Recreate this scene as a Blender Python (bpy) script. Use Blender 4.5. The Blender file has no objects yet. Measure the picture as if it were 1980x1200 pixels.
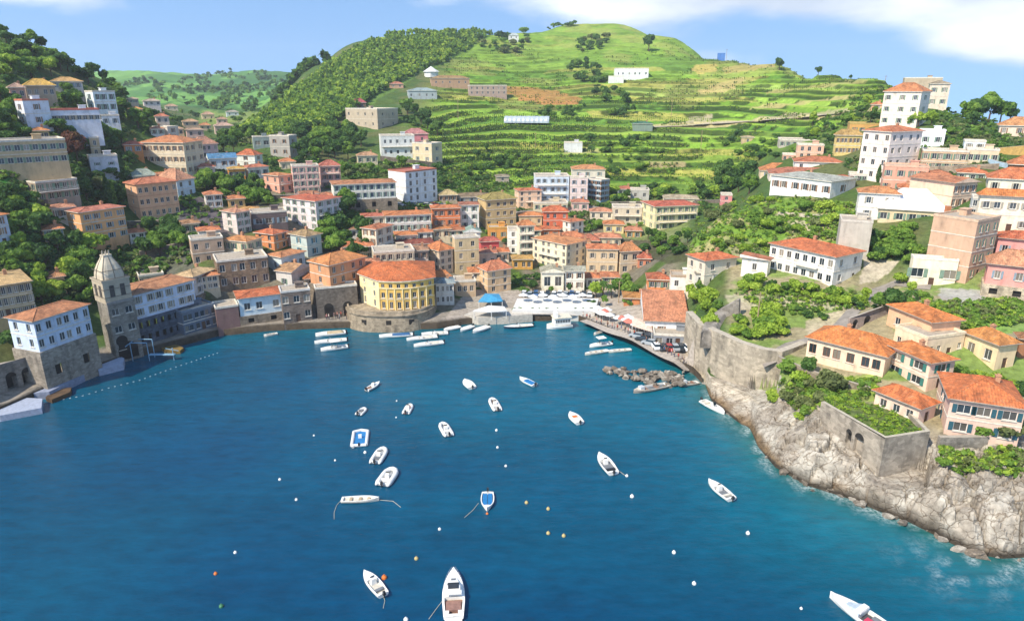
import bpy, math, random
import numpy as np
from mathutils import Vector, Matrix
random.seed(7); rng = np.random.default_rng(7)
S = bpy.context.scene
COL = S.collection
R = math.radians
# ---------------------------------------------------------------- camera
CAMH = 62.0; PITCH = R(18.0); F = 1320.0; CX = 990.0; CY = 600.0
cp, sp = math.cos(PITCH), math.sin(PITCH)
cam_d = bpy.data.cameras.new('camera'); cam = bpy.data.objects.new('camera', cam_d); COL.objects.link(cam)
cam.location = (0, 0, CAMH); cam.rotation_euler = (R(90) - PITCH, 0, 0)
cam_d.sensor_width = 36; cam_d.lens = 24.0; cam_d.clip_end = 20000; cam_d.clip_start = 0.5
S.camera = cam
# ---------------------------------------------------------------- sun, sky, exposure
SUN_AZ_BACK = 42.0; SUN_EL = 47.0
a = R(SUN_AZ_BACK); e = R(SUN_EL)
to_sun = Vector((-math.cos(e)*math.cos(a), -math.cos(e)*math.sin(a), math.sin(e)))
sd = bpy.data.lights.new('sun', 'SUN'); sd.energy = 3.4; sd.angle = R(0.5); sd.color = (1.0, 0.90, 0.74)
sun = bpy.data.objects.new('sun', sd); COL.objects.link(sun)
sun.rotation_euler = to_sun.to_track_quat('Z', 'Y').to_euler(); sun.location = (-200, -60, 200)
S.view_settings.view_transform = 'Standard'; S.view_settings.look = 'None'
S.view_settings.exposure = 0.93; S.view_settings.gamma = 1
w = bpy.data.worlds.new('World'); S.world = w; w.use_nodes = True
nt = w.node_tree; nt.nodes.clear(); N = nt.nodes.new; L = nt.links.new
out = N('ShaderNodeOutputWorld'); bg = N('ShaderNodeBackground'); L(bg.outputs[0], out.inputs[0])
bg.inputs[1].default_value = 0.15
tc = N('ShaderNodeTexCoord')
sky = N('ShaderNodeTexSky'); sky.sky_type = 'NISHITA'; sky.sun_disc = False
sky.sun_elevation = R(SUN_EL); sky.sun_rotation = math.atan2(to_sun.x, to_sun.y); sky.ozone_density = 1.0; sky.air_density = 1.0; sky.dust_density = 0.4
lift = N('ShaderNodeVectorMath'); lift.operation = 'ADD'; lift.inputs[1].default_value = (0, 0, 0.36)
nrm = N('ShaderNodeVectorMath'); nrm.operation = 'NORMALIZE'
L(tc.outputs['Generated'], lift.inputs[0]); L(lift.outputs[0], nrm.inputs[0]); L(nrm.outputs[0], sky.inputs[0])
# clouds: a bank over the right half of the bay, a smaller one upper left
mp = N('ShaderNodeMapping'); mp.inputs['Scale'].default_value = (1.5, 1.5, 4.6); mp.inputs['Location'].default_value = (0.3, 0.0, 0.2)
L(tc.outputs['Generated'], mp.inputs[0])
n1 = N('ShaderNodeTexNoise'); n1.inputs['Scale'].default_value = 1.7; n1.inputs['Detail'].default_value = 9; n1.inputs['Roughness'].default_value = 0.52
L(mp.outputs[0], n1.inputs[0])
sx = N('ShaderNodeSeparateXYZ'); L(tc.outputs['Generated'], sx.inputs[0])
def wm(op, a_, b_=None, c_=None):
    n = N('ShaderNodeMath'); n.operation = op
    for i, v in enumerate((a_, b_, c_)):
        if v is None: continue
        if isinstance(v, (int, float)): n.inputs[i].default_value = v
        else: L(v, n.inputs[i])
    return n.outputs[0]
def bump2(cx_, wx_, cz_, wz_):     # soft blob in direction space
    dx = wm('DIVIDE', wm('SUBTRACT', sx.outputs[0], cx_), wx_); dz = wm('DIVIDE', wm('SUBTRACT', sx.outputs[2], cz_), wz_)
    r2 = wm('ADD', wm('MULTIPLY', dx, dx), wm('MULTIPLY', dz, dz))
    return wm('POWER', 2.718, wm('MULTIPLY', r2, -1.0))
bias = wm('ADD', wm('ADD', wm('MULTIPLY', bump2(0.40, 0.50, 0.13, 0.058), 1.3), wm('MULTIPLY', bump2(-0.60, 0.14, 0.125, 0.032), 1.25)), bump2(0.60, 0.14, 0.045, 0.035))
bias = wm('MINIMUM', bias, 1.1)
m_ = wm('ADD', wm('MULTIPLY', bias, 0.40), n1.outputs[0])
mr = N('ShaderNodeMapRange'); mr.inputs[1].default_value = 0.62; mr.inputs[2].default_value = 0.80; mr.interpolation_type = 'SMOOTHSTEP'
L(m_, mr.inputs[0])
n2 = N('ShaderNodeTexNoise'); n2.inputs['Scale'].default_value = 3.2; n2.inputs['Detail'].default_value = 6; L(mp.outputs[0], n2.inputs[0])
cr = N('ShaderNodeValToRGB'); cr.color_ramp.elements[0].position = 0.38; cr.color_ramp.elements[0].color = (2.6, 2.95, 3.5, 1)
cr.color_ramp.elements[1].position = 0.68; cr.color_ramp.elements[1].color = (5.0, 5.05, 5.1, 1); L(n2.outputs[0], cr.inputs[0])
mx = N('ShaderNodeMixRGB'); L(wm('MULTIPLY', mr.outputs[0], 0.93), mx.inputs[0]); tint = N('ShaderNodeMixRGB'); tint.blend_type = 'MULTIPLY'; tint.inputs[0].default_value = 1; tint.inputs[2].default_value = (.84, .97, 1.0, 1); L(sky.outputs[0], tint.inputs[1]); L(tint.outputs[0], mx.inputs[1]); L(cr.outputs[0], mx.inputs[2])
L(mx.outputs[0], bg.inputs[0])
# ---------------------------------------------------------------- projection helpers (metres, z up, camera over the bay mouth)
def elev(py):
    b = (CY - py)/F
    return (-sp + b*cp)/(cp + b*sp)
def py_of(Y, z):
    dz = z - CAMH
    dep = Y*cp - dz*sp; up = Y*sp + dz*cp
    return CY - F*up/dep
def x_of(px, Y, z):
    return (px - CX)/F*(Y*cp - (z - CAMH)*sp)
def px_of(x, Y, z):
    return CX + F*x/(Y*cp - (z - CAMH)*sp)
def at_z(px, py, z=0.0):
    Y = (z - CAMH)/elev(py); return Vector((x_of(px, Y, z), Y, z))
# ---------------------------------------------------------------- numpy noise
_perm = rng.random((256, 256))
def vnoise(x, y):
    xi = np.floor(x).astype(int); yi = np.floor(y).astype(int); fx = x - xi; fy = y - yi
    fx = fx*fx*(3-2*fx); fy = fy*fy*(3-2*fy)
    g = lambda i, j: _perm[i & 255, j & 255]
    return (g(xi, yi)*(1-fx) + g(xi+1, yi)*fx)*(1-fy) + (g(xi, yi+1)*(1-fx) + g(xi+1, yi+1)*fx)*fy
def fbm(x, y, o=4):
    s = 0; amp = .5; t = 0
    for i in range(o):
        s = s + amp*vnoise(x*2**i + 17.3*i, y*2**i + 9.1*i); t += amp; amp *= .5
    return s/t
def voro(x, y):   # returns d1, d2, cell random
    xi = np.floor(x).astype(int); yi = np.floor(y).astype(int)
    d1 = np.full(x.shape, 9.); d2 = np.full(x.shape, 9.); c = np.zeros(x.shape); ox = np.zeros(x.shape); oy = np.zeros(x.shape)
    for i in (-1, 0, 1):
        for j in (-1, 0, 1):
            a_ = xi+i; b_ = yi+j
            jx = a_ + _perm[a_ & 255, b_ & 255]; jy = b_ + _perm[(a_+91) & 255, (b_+37) & 255]
            d = np.hypot(x-jx, y-jy); rr = _perm[(a_+13) & 255, (b_+201) & 255]
            m = d < d1
            d2 = np.where(m, d1, np.minimum(d2, d)); c = np.where(m, rr, c); d1 = np.where(m, d, d1); ox = np.where(m, x-jx, ox); oy = np.where(m, y-jy, oy)
    return d1, d2, c, ox, oy
def sstep(x, a_, b_):
    t = np.clip((x-a_)/(b_-a_), 0, 1); return t*t*(3-2*t)
# ---------------------------------------------------------------- terrain table
SHORE = [(-900,1050),(-300,900),(0,802),(90,762),(180,722),(250,694),(330,673),(420,650),(520,640),(600,636),(672,634),(760,638),(845,636),(900,627),(1000,621),(1118,620),(1160,636),(1240,672),(1340,722),(1362,745),(1375,775),(1405,800),(1450,835),(1465,865),(1500,905),(1560,940),(1640,965),(1700,990),(1760,1012),(1820,1042),(1880,1072),(1940,1082),(2010,1078),(2500,1250)]
# per column: (py, z) if z<62 else (py, Y); or (0, Y, z)
COLS = {
-900:[(0,100,12),(0,120,45),(0,150,75),(0,250,98),(0,500,90),(0,1700,60)],  # unseen hill past the left frame edge, carried on to shade the waterfront
-300:[(0,112,6),(0,130,28),(0,160,55),(0,190,72),(0,240,84),(0,330,92),(0,500,80),(0,1700,60)],
0:[(745,2.5),(690,6),(625,10),(480,168),(400,182),(330,195),(245,215),(190,240),(130,270),(65,310),(0,420,80),(0,1700,70)],
100:[(740,2),(690,3),(650,5.5),(600,10),(470,180),(400,197),(330,212),(245,235),(190,262),(150,290),(103,320),(0,450,68),(0,1700,66)],
200:[(690,2),(610,6),(500,190),(430,210),(340,235),(245,262),(200,290),(150,340),(0,420,55),(0,600,46),(195,1000),(165,1250),(135,1500),(0,1700,80)],
300:[(668,2),(640,2.2),(590,5),(500,195),(425,222),(340,250),(270,285),(235,330),(205,400),(0,600,42),(195,900),(170,1150),(137,1500),(0,1700,80)],
400:[(645,2),(610,3),(548,178),(510,188),(450,210),(390,240),(340,268),(300,310),(270,400),(235,600),(200,900),(165,1250),(145,1500),(0,1700,80)],
500:[(628,2),(600,2.5),(545,185),(500,197),(450,215),(400,242),(345,275),(300,320),(262,380),(225,480),(0,600,38),(200,900),(160,1300),(136,1500),(0,1700,80)],
600:[(625,2),(600,2.5),(550,188),(500,202),(450,222),(400,248),(350,280),(300,325),(262,375),(225,430),(180,500),(130,600),(0,750,75),(0,1200,60),(142,1500),(0,1700,80)],
700:[(625,2),(600,2.5),(545,190),(500,207),(450,228),(400,255),(350,290),(300,340),(250,400),(205,460),(150,540),(100,620),(75,680),(0,900,95),(0,1700,80)],
800:[(625,2),(590,2.3),(540,200),(490,222),(440,243),(390,270),(340,305),(290,350),(240,410),(190,480),(140,570),(90,660),(66,710),(0,950,100),(0,1700,90)],
900:[(608,2),(570,2.3),(530,215),(480,238),(430,260),(390,285),(340,325),(290,370),(240,425),(190,490),(140,590),(90,690),(63,740),(0,950,100),(0,1700,90)],
1000:[(603,2),(570,2.2),(535,216),(485,240),(430,265),(390,290),(340,330),(290,375),(240,435),(190,510),(140,610),(90,710),(62,770),(0,1000,105),(0,1700,90)],
1100:[(603,2),(570,2.2),(535,216),(485,240),(430,266),(390,290),(340,330),(290,375),(240,435),(190,510),(140,615),(90,720),(46,830),(0,1000,118),(0,1700,90)],
1200:[(640,2),(600,2.2),(560,2.5),(530,220),(485,243),(430,268),(390,290),(340,330),(290,375),(240,430),(190,510),(140,600),(90,700),(42,830),(0,1000,118),(0,1700,90)],
1300:[(690,2),(650,2.2),(600,3.5),(580,178),(520,190),(490,200),(0,225,9),(430,262),(390,290),(340,330),(290,370),(240,430),(190,500),(140,590),(100,670),(70,730),(0,900,95),(0,1700,80)],
1400:[(775,2.5),(735,2.8),(0,138,10.5),(640,11.2),(600,12.5),(560,163),(500,180),(450,195),(415,208),(0,240,18),(385,290),(340,325),(290,365),(240,420),(190,490),(150,560),(110,620),(0,800,60),(0,1700,-20)],
1500:[(850,2.6),(800,3.8),(770,5.4),(738,8.2),(700,10.5),(650,11.3),(600,13),(560,157),(520,170),(450,190),(400,205),(370,225),(330,260),(290,300),(250,360),(210,430),(170,490),(135,530),(114,560),(0,700,60),(0,1700,-50)],
1600:[(900,3.5),(850,5),(800,7),(760,8.5),(710,10.8),(660,12),(600,14.5),(560,155),(500,168),(430,185),(395,200),(350,225),(310,255),(270,295),(230,345),(190,400),(150,450),(137,480),(0,620,50),(0,1700,-60)],
1700:[(950,3),(925,4),(880,5),(830,8.5),(800,9.5),(760,10.5),(700,12.5),(640,15),(600,17),(550,158),(500,165),(430,180),(390,195),(340,220),(290,250),(250,275),(200,320),(160,370),(140,420),(0,600,35),(0,1700,-70)],
1800:[(980,3.5),(925,5),(870,6),(835,8.8),(790,10),(740,11.5),(700,13.5),(650,16),(600,19),(560,148),(500,158),(440,168),(390,185),(340,208),(290,232),(250,255),(220,275),(200,300),(190,330),(0,500,20),(0,1700,-80)],
1900:[(1000,4),(925,5.5),(880,6.5),(835,9),(760,11.5),(720,13),(670,15.5),(620,18),(570,142),(520,150),(450,160),(400,172),(350,190),(300,215),(260,245),(240,280),(0,450,10),(0,1700,-90)],
2010:[(1010,4),(925,5.5),(880,6.5),(835,9),(760,11.5),(720,13),(670,15.5),(620,18),(570,142),(520,150),(450,160),(400,172),(350,190),(300,215),(260,245),(245,280),(0,450,10),(0,1700,-90)],
2500:[(0,90,8),(0,110,15),(0,150,25),(0,200,35),(0,260,44),(0,450,10),(0,1700,-90)]}
CK = sorted(COLS)
PX = np.arange(-900, 2501, 4.0); NC = len(PX); NR = 720
shore_py = np.interp(PX, [s[0] for s in SHORE], [s[1] for s in SHORE])
Ysh = np.array([(0-CAMH)/elev(v) for v in shore_py])
YMAX = 1700.0
T = np.linspace(0, 1, NR)
YG = Ysh[:, None]*(YMAX/Ysh[:, None])**T[None, :]
def colprof(c):
    pts = []
    for t in COLS[c]:
        if len(t) == 3: pts.append((t[1], t[2]))
        elif t[1] < 62: pts.append(((t[1]-CAMH)/elev(t[0]), t[1]))
        else: pts.append((t[1], CAMH + t[1]*elev(t[0])))
    pts.sort(); return pts
PROF = {c: colprof(c) for c in CK}
EG = np.zeros((NC, NR))
for i, px in enumerate(PX):
    j = max(k for k in range(len(CK)) if CK[k] <= px); j = min(j, len(CK)-2)
    c0, c1 = CK[j], CK[j+1]; t = (px-c0)/(c1-c0); t = t*t*(3-2*t)*.5 + t*.5
    res = []
    for c in (c0, c1):
        p = PROF[c]; s0 = 2.0 if c < 1380 else 0.5
        ysc = (0-CAMH)/elev(np.interp(c, [s[0] for s in SHORE], [s[1] for s in SHORE]))
        # distances of this column measured from its own shoreline so quays stay level between columns
        Ys = np.array([ysc] + [q[0] for q in p if q[0] > ysc+.5]); Zs = np.array([s0 if c < 1380 else 0.6] + [q[1] for q in p if q[0] > ysc+.5])
        off = (Ysh[i]-ysc)*np.exp(-np.maximum(YG[i]-Ysh[i], 0)/(45.0 if px < 1340 else 14.0))
        yy = YG[i]-off
        e_ = (np.interp(np.log(yy), np.log(Ys), (Zs-CAMH)/Ys))
        res.append(e_)
    EG[i] = res[0]*(1-t) + res[1]*t
ZB = CAMH + YG*EG
# smooth, keeping the quay strip near the shore level
Zs_ = ZB.copy()
for _ in range(6):
    Zs_[1:-1] = (Zs_[:-2] + 2*Zs_[1:-1] + Zs_[2:])/4
    Zs_[:, 1:-1] = (Zs_[:, :-2] + 2*Zs_[:, 1:-1] + Zs_[:, 2:])/4
for _ in range(40):
    Zs_[1:-1] = np.where(YG[1:-1] > 260, (Zs_[:-2] + 2*Zs_[1:-1] + Zs_[2:])/4, Zs_[1:-1])
ZB = Zs_
XG0 = (PX[:, None]-CX)/F*(YG*cp - (ZB-CAMH)*sp)
PYB = py_of(YG, ZB)
def near_col(px): return min(max((px-PX[0])/4.0, 0), NC-1.001)
def place(px, py, ymin=0):     # point of the (undisturbed) ground seen at px,py
    c = near_col(px); i = int(c); t = c-i
    P = PYB[i]*(1-t)+PYB[i+1]*t; Yv = YG[i]*(1-t)+YG[i+1]*t; Zv = ZB[i]*(1-t)+ZB[i+1]*t
    for k in range(NR-1):
        if Yv[k] < ymin: continue
        if P[k] >= py > P[k+1] or P[k] < py:
            if P[k] < py: f = 0
            else: f = (P[k]-py)/max(P[k]-P[k+1], 1e-6)
            Y = Yv[k]+(Yv[k+1]-Yv[k])*f; z = Zv[k]+(Zv[k+1]-Zv[k])*f
            return Vector((x_of(px, Y, z), Y, z))
    k = int(np.argmin(P)); return Vector((x_of(px, Yv[k], Zv[k]), Yv[k], Zv[k]))
# ---- displaced surface
Z = ZB.copy(); X = XG0
fields = sstep(YG, 292, 330)*sstep(X, -75-0.0*YG, -45)   # terraced hill
fields = fields*(1-0.85*sstep(YG, 640, 760))
step = 2.9
warp = (fbm(X/80, YG/80, 2)-.5)*7 + (fbm(X/22+40, YG/22, 2)-.5)*1.1
q = (ZB+warp)/step; fq = np.floor(q); fr = q-fq
stair = (fq + np.where(fr < .72, fr*.18, .13+(fr-.72)/.28*.87))*step - warp
tn = fbm(X/90+5, YG/90+5, 2)
tw = fields*(.35+.65*sstep(tn, .28, .42))*.9
Z = ZB*(1-tw)+stair*tw
riser = (fr > .72)*tw
wild = sstep(YG, 180, 260)
Z += (fbm(X/14, YG/14, 4)-.5)*3.0*wild*(1-fields) + (fbm(X/40+9, YG/40, 3)-.5)*9*sstep(YG, 450, 700)*(1-fields*.5)
# rocks on the right shore
PYs = PYB
dshore = YG-Ysh[:, None]
inrock = sstep(PX, 1352, 1380)[:, None]*np.ones_like(YG)
lim = np.interp(PX, [1350,1380,1420,1450,1500,1560,1640,1700,1750,1850,1950,2100,2500], [2,7,12,16,17,17,17,14,13,15,19,20,20])[:, None]
rock = inrock*(1-sstep(dshore, lim*.85, lim*1.25))
lim2 = lim
ca, sa = math.cos(R(-35)), math.sin(R(-35))
U = (X*ca - YG*sa); V = (X*sa + YG*ca)
wu = U + (fbm(X/5, YG/5, 3)-.5)*3; wv = V + (fbm(X/5+50, YG/5, 3)-.5)*3
d1, d2, cr_, ox, oy = voro(wu/6.5, wv/4.0)
e1 = d2-d1
dd1, dd2, cr2, ox2, oy2 = voro(wu/2.3+31, wv/1.5+7)
e2 = dd2-dd1
ang1 = cr_*40.0; ang2 = cr2*40.0
rz = (cr_-.4)*1.7 + (ox*np.cos(ang1)+oy*np.sin(ang1))*1.5 - 1.1*(1-sstep(e1, 0, .10)) + ((cr2-.5)*.55 + (ox2*np.cos(ang2)+oy2*np.sin(ang2))*.55 - .3*(1-sstep(e2, 0, .12))) + (fbm(X/1.3, YG/1.3, 3)-.5)*.55
PXG_ = np.repeat(PX[:, None], NR, 1)
rise = np.clip(dshore/3.0, 0, 1)
calm = .12+.88*sstep(PXG_, 1470, 1580)
Z = Z + rock*(rz*(.35+.65*rise)*calm + .8*rise*calm)
# level ground in front of the fort wall and the sea-garden wall, terraces behind them
_w = [at_z(1343,700,2.2), at_z(1385,727,2.6), at_z(1420,741,2.6), at_z(1465,752,3.0), at_z(1505,742,5.0)]
_sx = [v.x/v.y for v in _w]; _sy = [v.y for v in _w]; SX = X/YG; _yw = np.interp(SX, _sx, _sy)
reg = (SX > _sx[0]-.004) & (SX < _sx[-1])
cap = np.interp(SX, _sx, [2.2, 2.4, 2.6, 3.0, 4.6])
Z = np.where(reg & (YG < _yw+.4), np.minimum(Z, cap), Z); Z = np.where(reg & (YG > _yw+1.4) & (YG < _yw+14), np.maximum(Z, 10.6), Z)
_w = [at_z(1588,776,10.4), at_z(1712,846,10.6), at_z(1799,833,10.6)]
_sx = [v.x/v.y for v in _w]; _yw = np.interp(SX, _sx, [v.y for v in _w]); reg = (SX > _sx[0]) & (SX < _sx[-1]+.01); cap = np.interp(SX, _sx, [7.4, 3.6, 4.0])
Z = np.where(reg & (YG < _yw+.3) & (YG > _yw-9), np.minimum(Z, cap+.5*(fbm(X/2, YG/2, 3)-.5)), Z)
Z[:, 0] = -3.0
Z[:, 1] = np.where(PX > 1352, np.minimum(Z[:, 1], .5), Z[:, 1])
def ground(px, py, ymin=0):
    p = place(px, py, ymin); return ground_xy(p.x, p.y)
def ground_xy(x, y):
    z = 10.0
    for _ in range(4):
        px = px_of(x, y, z); c = near_col(px); i = int(c); t = c-i
        zz = []
        for ii in (i, i+1):
            f = np.log(max(y, Ysh[ii])/Ysh[ii])/np.log(YMAX/Ysh[ii])*(NR-1); k = min(int(f), NR-2); g = f-k
            kk = max(k, 1)
            zz.append((Z[ii, kk]*(1-g)+Z[ii, k+1]*g, ZB[ii, kk]*(1-g)+ZB[ii, k+1]*g))
        z = zz[0][1]*(1-t)+zz[1][1]*t
    return Vector((x, y, zz[0][0]*(1-t)+zz[1][0]*t))
# ---------------------------------------------------------------- materials
def lin(h):
    h = h.lstrip('#'); o = []
    for i in (0, 2, 4):
        c = int(h[i:i+2], 16)/255; o.append(c/12.92 if c <= .04045 else ((c+.055)/1.055)**2.4)
    return (o[0], o[1], o[2], 1)
MATS = {}
def nm(name):
    m = bpy.data.materials.new(name); m.use_nodes = True; t = m.node_tree
    return m, t, t.nodes['Principled BSDF'], t.nodes.new, t.links.new
def math_n(t, op, a_, b_=None):
    n = t.nodes.new('ShaderNodeMath'); n.operation = op
    for i, v in enumerate((a_, b_)):
        if v is None: continue
        if isinstance(v, (int, float)): n.inputs[i].default_value = v
        else: t.links.new(v, n.inputs[i])
    return n.outputs[0]
def noise_n(t, vec, scale, detail=4, rough=.5):
    n = t.nodes.new('ShaderNodeTexNoise'); n.inputs['Scale'].default_value = scale; n.inputs['Detail'].default_value = detail; n.inputs['Roughness'].default_value = rough
    if vec is not None: t.links.new(vec, n.inputs[0])
    return n.outputs[0]
def mapn(t, vec, sc):
    n = t.nodes.new('ShaderNodeMapping'); n.inputs['Scale'].default_value = sc; t.links.new(vec, n.inputs[0]); return n.outputs[0]
def ramp(t, fac, stops):
    n = t.nodes.new('ShaderNodeValToRGB'); e = n.color_ramp.elements
    while len(e) < len(stops): e.new(.5)
    for i, (p, c) in enumerate(stops): e[i].position = p; e[i].color = c
    t.links.new(fac, n.inputs[0]); return n.outputs[0]
def mixc(t, mode, fac, a_, b_):
    n = t.nodes.new('ShaderNodeMixRGB'); n.blend_type = mode
    for i, v in enumerate((fac, a_, b_)):
        if isinstance(v, (int, float, tuple)): n.inputs[i].default_value = v
        else: t.links.new(v, n.inputs[i])
    return n.outputs[0]
def bumpn(t, h, s, d=.1):
    n = t.nodes.new('ShaderNodeBump'); n.inputs['Strength'].default_value = s; n.inputs['Distance'].default_value = d
    t.links.new(h, n.inputs['Height']); return n.outputs[0]
def gr(v): return (v, v, v, 1)
def m_wall(c):
    k = 'wall'+c
    if k in MATS: return MATS[k]
    m, t, p, N, L = nm('painted_render_'+c); tc = N('ShaderNodeTexCoord').outputs['Object']
    geo = N('ShaderNodeObjectInfo').outputs['Random']
    a_ = noise_n(t, mapn(t, tc, (1.2, 1.2, .22)), 1.0, 5, .6)
    b_ = noise_n(t, tc, .35, 3)
    f = math_n(t, 'ADD', math_n(t, 'MULTIPLY', a_, .6), math_n(t, 'MULTIPLY', b_, .5))
    col = ramp(t, f, [(.30, gr(.50)), (.47, gr(.88)), (.7, gr(1.06))])
    c1 = mixc(t, 'MULTIPLY', 1.0, lin(c), col)
    warm = mixc(t, 'MIX', math_n(t, 'MULTIPLY', ramp(t, noise_n(t, tc, .9, 4, .6), [(.52, gr(0)), (.7, gr(1))]), .28), c1, lin('8a7a66'))
    L(warm, p.inputs['Base Color']); p.inputs['Roughness'].default_value = .9
    L(bumpn(t, noise_n(t, tc, 3, 3), .25, .08), p.inputs['Normal']); MATS[k] = m; return m
def m_stone(c, sc=1.0):
    k = 'stone%s%.1f' % (c, sc)
    if k in MATS: return MATS[k]
    m, t, p, N, L = nm('rubble_stone_'+c); tc = N('ShaderNodeTexCoord').outputs['Object']
    v = N('ShaderNodeTexVoronoi'); v.inputs['Scale'].default_value = 1.0; L(mapn(t, tc, (1.3*sc, 1.3*sc, 2.4*sc)), v.inputs[0])
    w_ = N('ShaderNodeTexVoronoi'); w_.feature = 'DISTANCE_TO_EDGE'; L(mapn(t, tc, (1.3*sc, 1.3*sc, 2.4*sc)), w_.inputs[0])
    cell = ramp(t, v.outputs['Color'], [(.2, gr(.72)), (.8, gr(1.1))])
    n = ramp(t, noise_n(t, mapn(t, tc, (.5, .5, .2)), 1.0, 6, .65), [(.33, gr(.5)), (.5, gr(.9)), (.7, gr(1.12))])
    c1 = mixc(t, 'MULTIPLY', 1.0, mixc(t, 'MULTIPLY', 1.0, lin(c), cell), n)
    jo = ramp(t, w_.outputs['Distance'], [(0, gr(.7)), (.06, gr(1))])
    L(mixc(t, 'MULTIPLY', 1.0, c1, jo), p.inputs['Base Color']); p.inputs['Roughness'].default_value = .95
    L(bumpn(t, math_n(t, 'MINIMUM', w_.outputs['Distance'], .12), .8, .6), p.inputs['Normal']); MATS[k] = m; return m
def m_roof(c):
    _h = [int(c[i:i+2], 16) for i in (0, 2, 4)]; _l = sum(_h)/3; c = '%02x%02x%02x' % tuple(int(min(255, v*.90+_l*.10+(6 if i_ == 1 else 0))) for i_, v in enumerate(_h))
    k = 'roof'+c
    if k in MATS: return MATS[k]
    m, t, p, N, L = nm('terracotta_tiles_'+c); uv = N('ShaderNodeUVMap').outputs[0]; ob = N('ShaderNodeTexCoord').outputs['Object']
    br = N('ShaderNodeTexBrick'); L(uv, br.inputs[0]); br.inputs['Scale'].default_value = 1.0
    br.inputs['Brick Width'].default_value = .45; br.inputs['Row Height'].default_value = .55; br.inputs['Mortar Size'].default_value = .03
    br.inputs['Color1'].default_value = gr(.60); br.inputs['Color2'].default_value = gr(1.12); br.inputs['Mortar'].default_value = gr(.6); br.inputs['Bias'].default_value = 0
    n = ramp(t, noise_n(t, ob, .45, 6, .65), [(.34, gr(.52)), (.5, gr(.95)), (.68, gr(1.18))])
    sp_ = ramp(t, noise_n(t, ob, 2.4, 4, .7), [(.38, gr(.75)), (.5, gr(1)), (.66, gr(1.12))])
    c1 = mixc(t, 'MULTIPLY', 1.0, mixc(t, 'MULTIPLY', 1.0, mixc(t, 'MULTIPLY', .8, lin(c), br.outputs[0]), n), sp_)
    lich = math_n(t, 'MULTIPLY', ramp(t, noise_n(t, ob, 1.1, 5, .7), [(.55, gr(0)), (.68, gr(1))]), .45)
    L(mixc(t, 'MIX', lich, c1, lin('a98d6c')), p.inputs['Base Color']); p.inputs['Roughness'].default_value = .85
    wv = N('ShaderNodeTexWave'); wv.wave_type = 'BANDS'; wv.bands_direction = 'X'; wv.inputs['Scale'].default_value = .75; L(uv, wv.inputs[0])
    L(bumpn(t, wv.outputs[1], .6, .1), p.inputs['Normal']); MATS[k] = m; return m
def m_plain(c, rough=.6, metal=0, var=.25, sc=1.5, name=None, spec=.5):
    k = 'plain%s%.2f%.2f%.2f' % (c, rough, metal, sc)
    if k in MATS: return MATS[k]
    m, t, p, N, L = nm((name or 'surface')+'_'+c); tc = N('ShaderNodeTexCoord').outputs['Object']
    col = ramp(t, noise_n(t, tc, sc, 5, .6), [(.35, gr(1-var)), (.65, gr(1+var*.4))])
    L(mixc(t, 'MULTIPLY', 1.0, lin(c), col), p.inputs['Base Color']); p.inputs['Roughness'].default_value = rough; p.inputs['Metallic'].default_value = metal
    p.inputs['Specular IOR Level'].default_value = spec
    MATS[k] = m; return m
def m_glass():
    if 'glass' in MATS: return MATS['glass']
    m, t, p, N, L = nm('window_glass'); oi = N('ShaderNodeObjectInfo').outputs['Random']
    L(ramp(t, oi, [(0, lin('1d2428')), (.45, lin('39434a')), (.75, lin('55504a')), (.93, lin('8d8578'))]), p.inputs['Base Color'])
    p.inputs['Roughness'].default_value = .12; p.inputs['Specular IOR Level'].default_value = .6; MATS['glass'] = m; return m
def m_leaf(name, dark, mid, light):
    k = 'leaf'+name
    if k in MATS: return MATS[k]
    m, t, p, N, L = nm('foliage_'+name)
    at = N('ShaderNodeAttribute'); at.attribute_name = 'leaf'
    oi = N('ShaderNodeObjectInfo').outputs['Random']
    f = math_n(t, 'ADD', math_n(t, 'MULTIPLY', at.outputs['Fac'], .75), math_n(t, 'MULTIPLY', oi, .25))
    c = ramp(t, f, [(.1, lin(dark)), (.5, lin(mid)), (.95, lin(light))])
    L(c, p.inputs['Base Color']); p.inputs['Roughness'].default_value = .65; p.inputs['Specular IOR Level'].default_value = .25
    tr = N('ShaderNodeBsdfTranslucent'); L(c, tr.inputs[0]); ms = N('ShaderNodeMixShader'); ms.inputs[0].default_value = .42
    L(p.outputs[0], ms.inputs[1]); L(tr.outputs[0], ms.inputs[2]); L(ms.outputs[0], t.nodes['Material Output'].inputs[0])
    MATS[k] = m; return m
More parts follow.
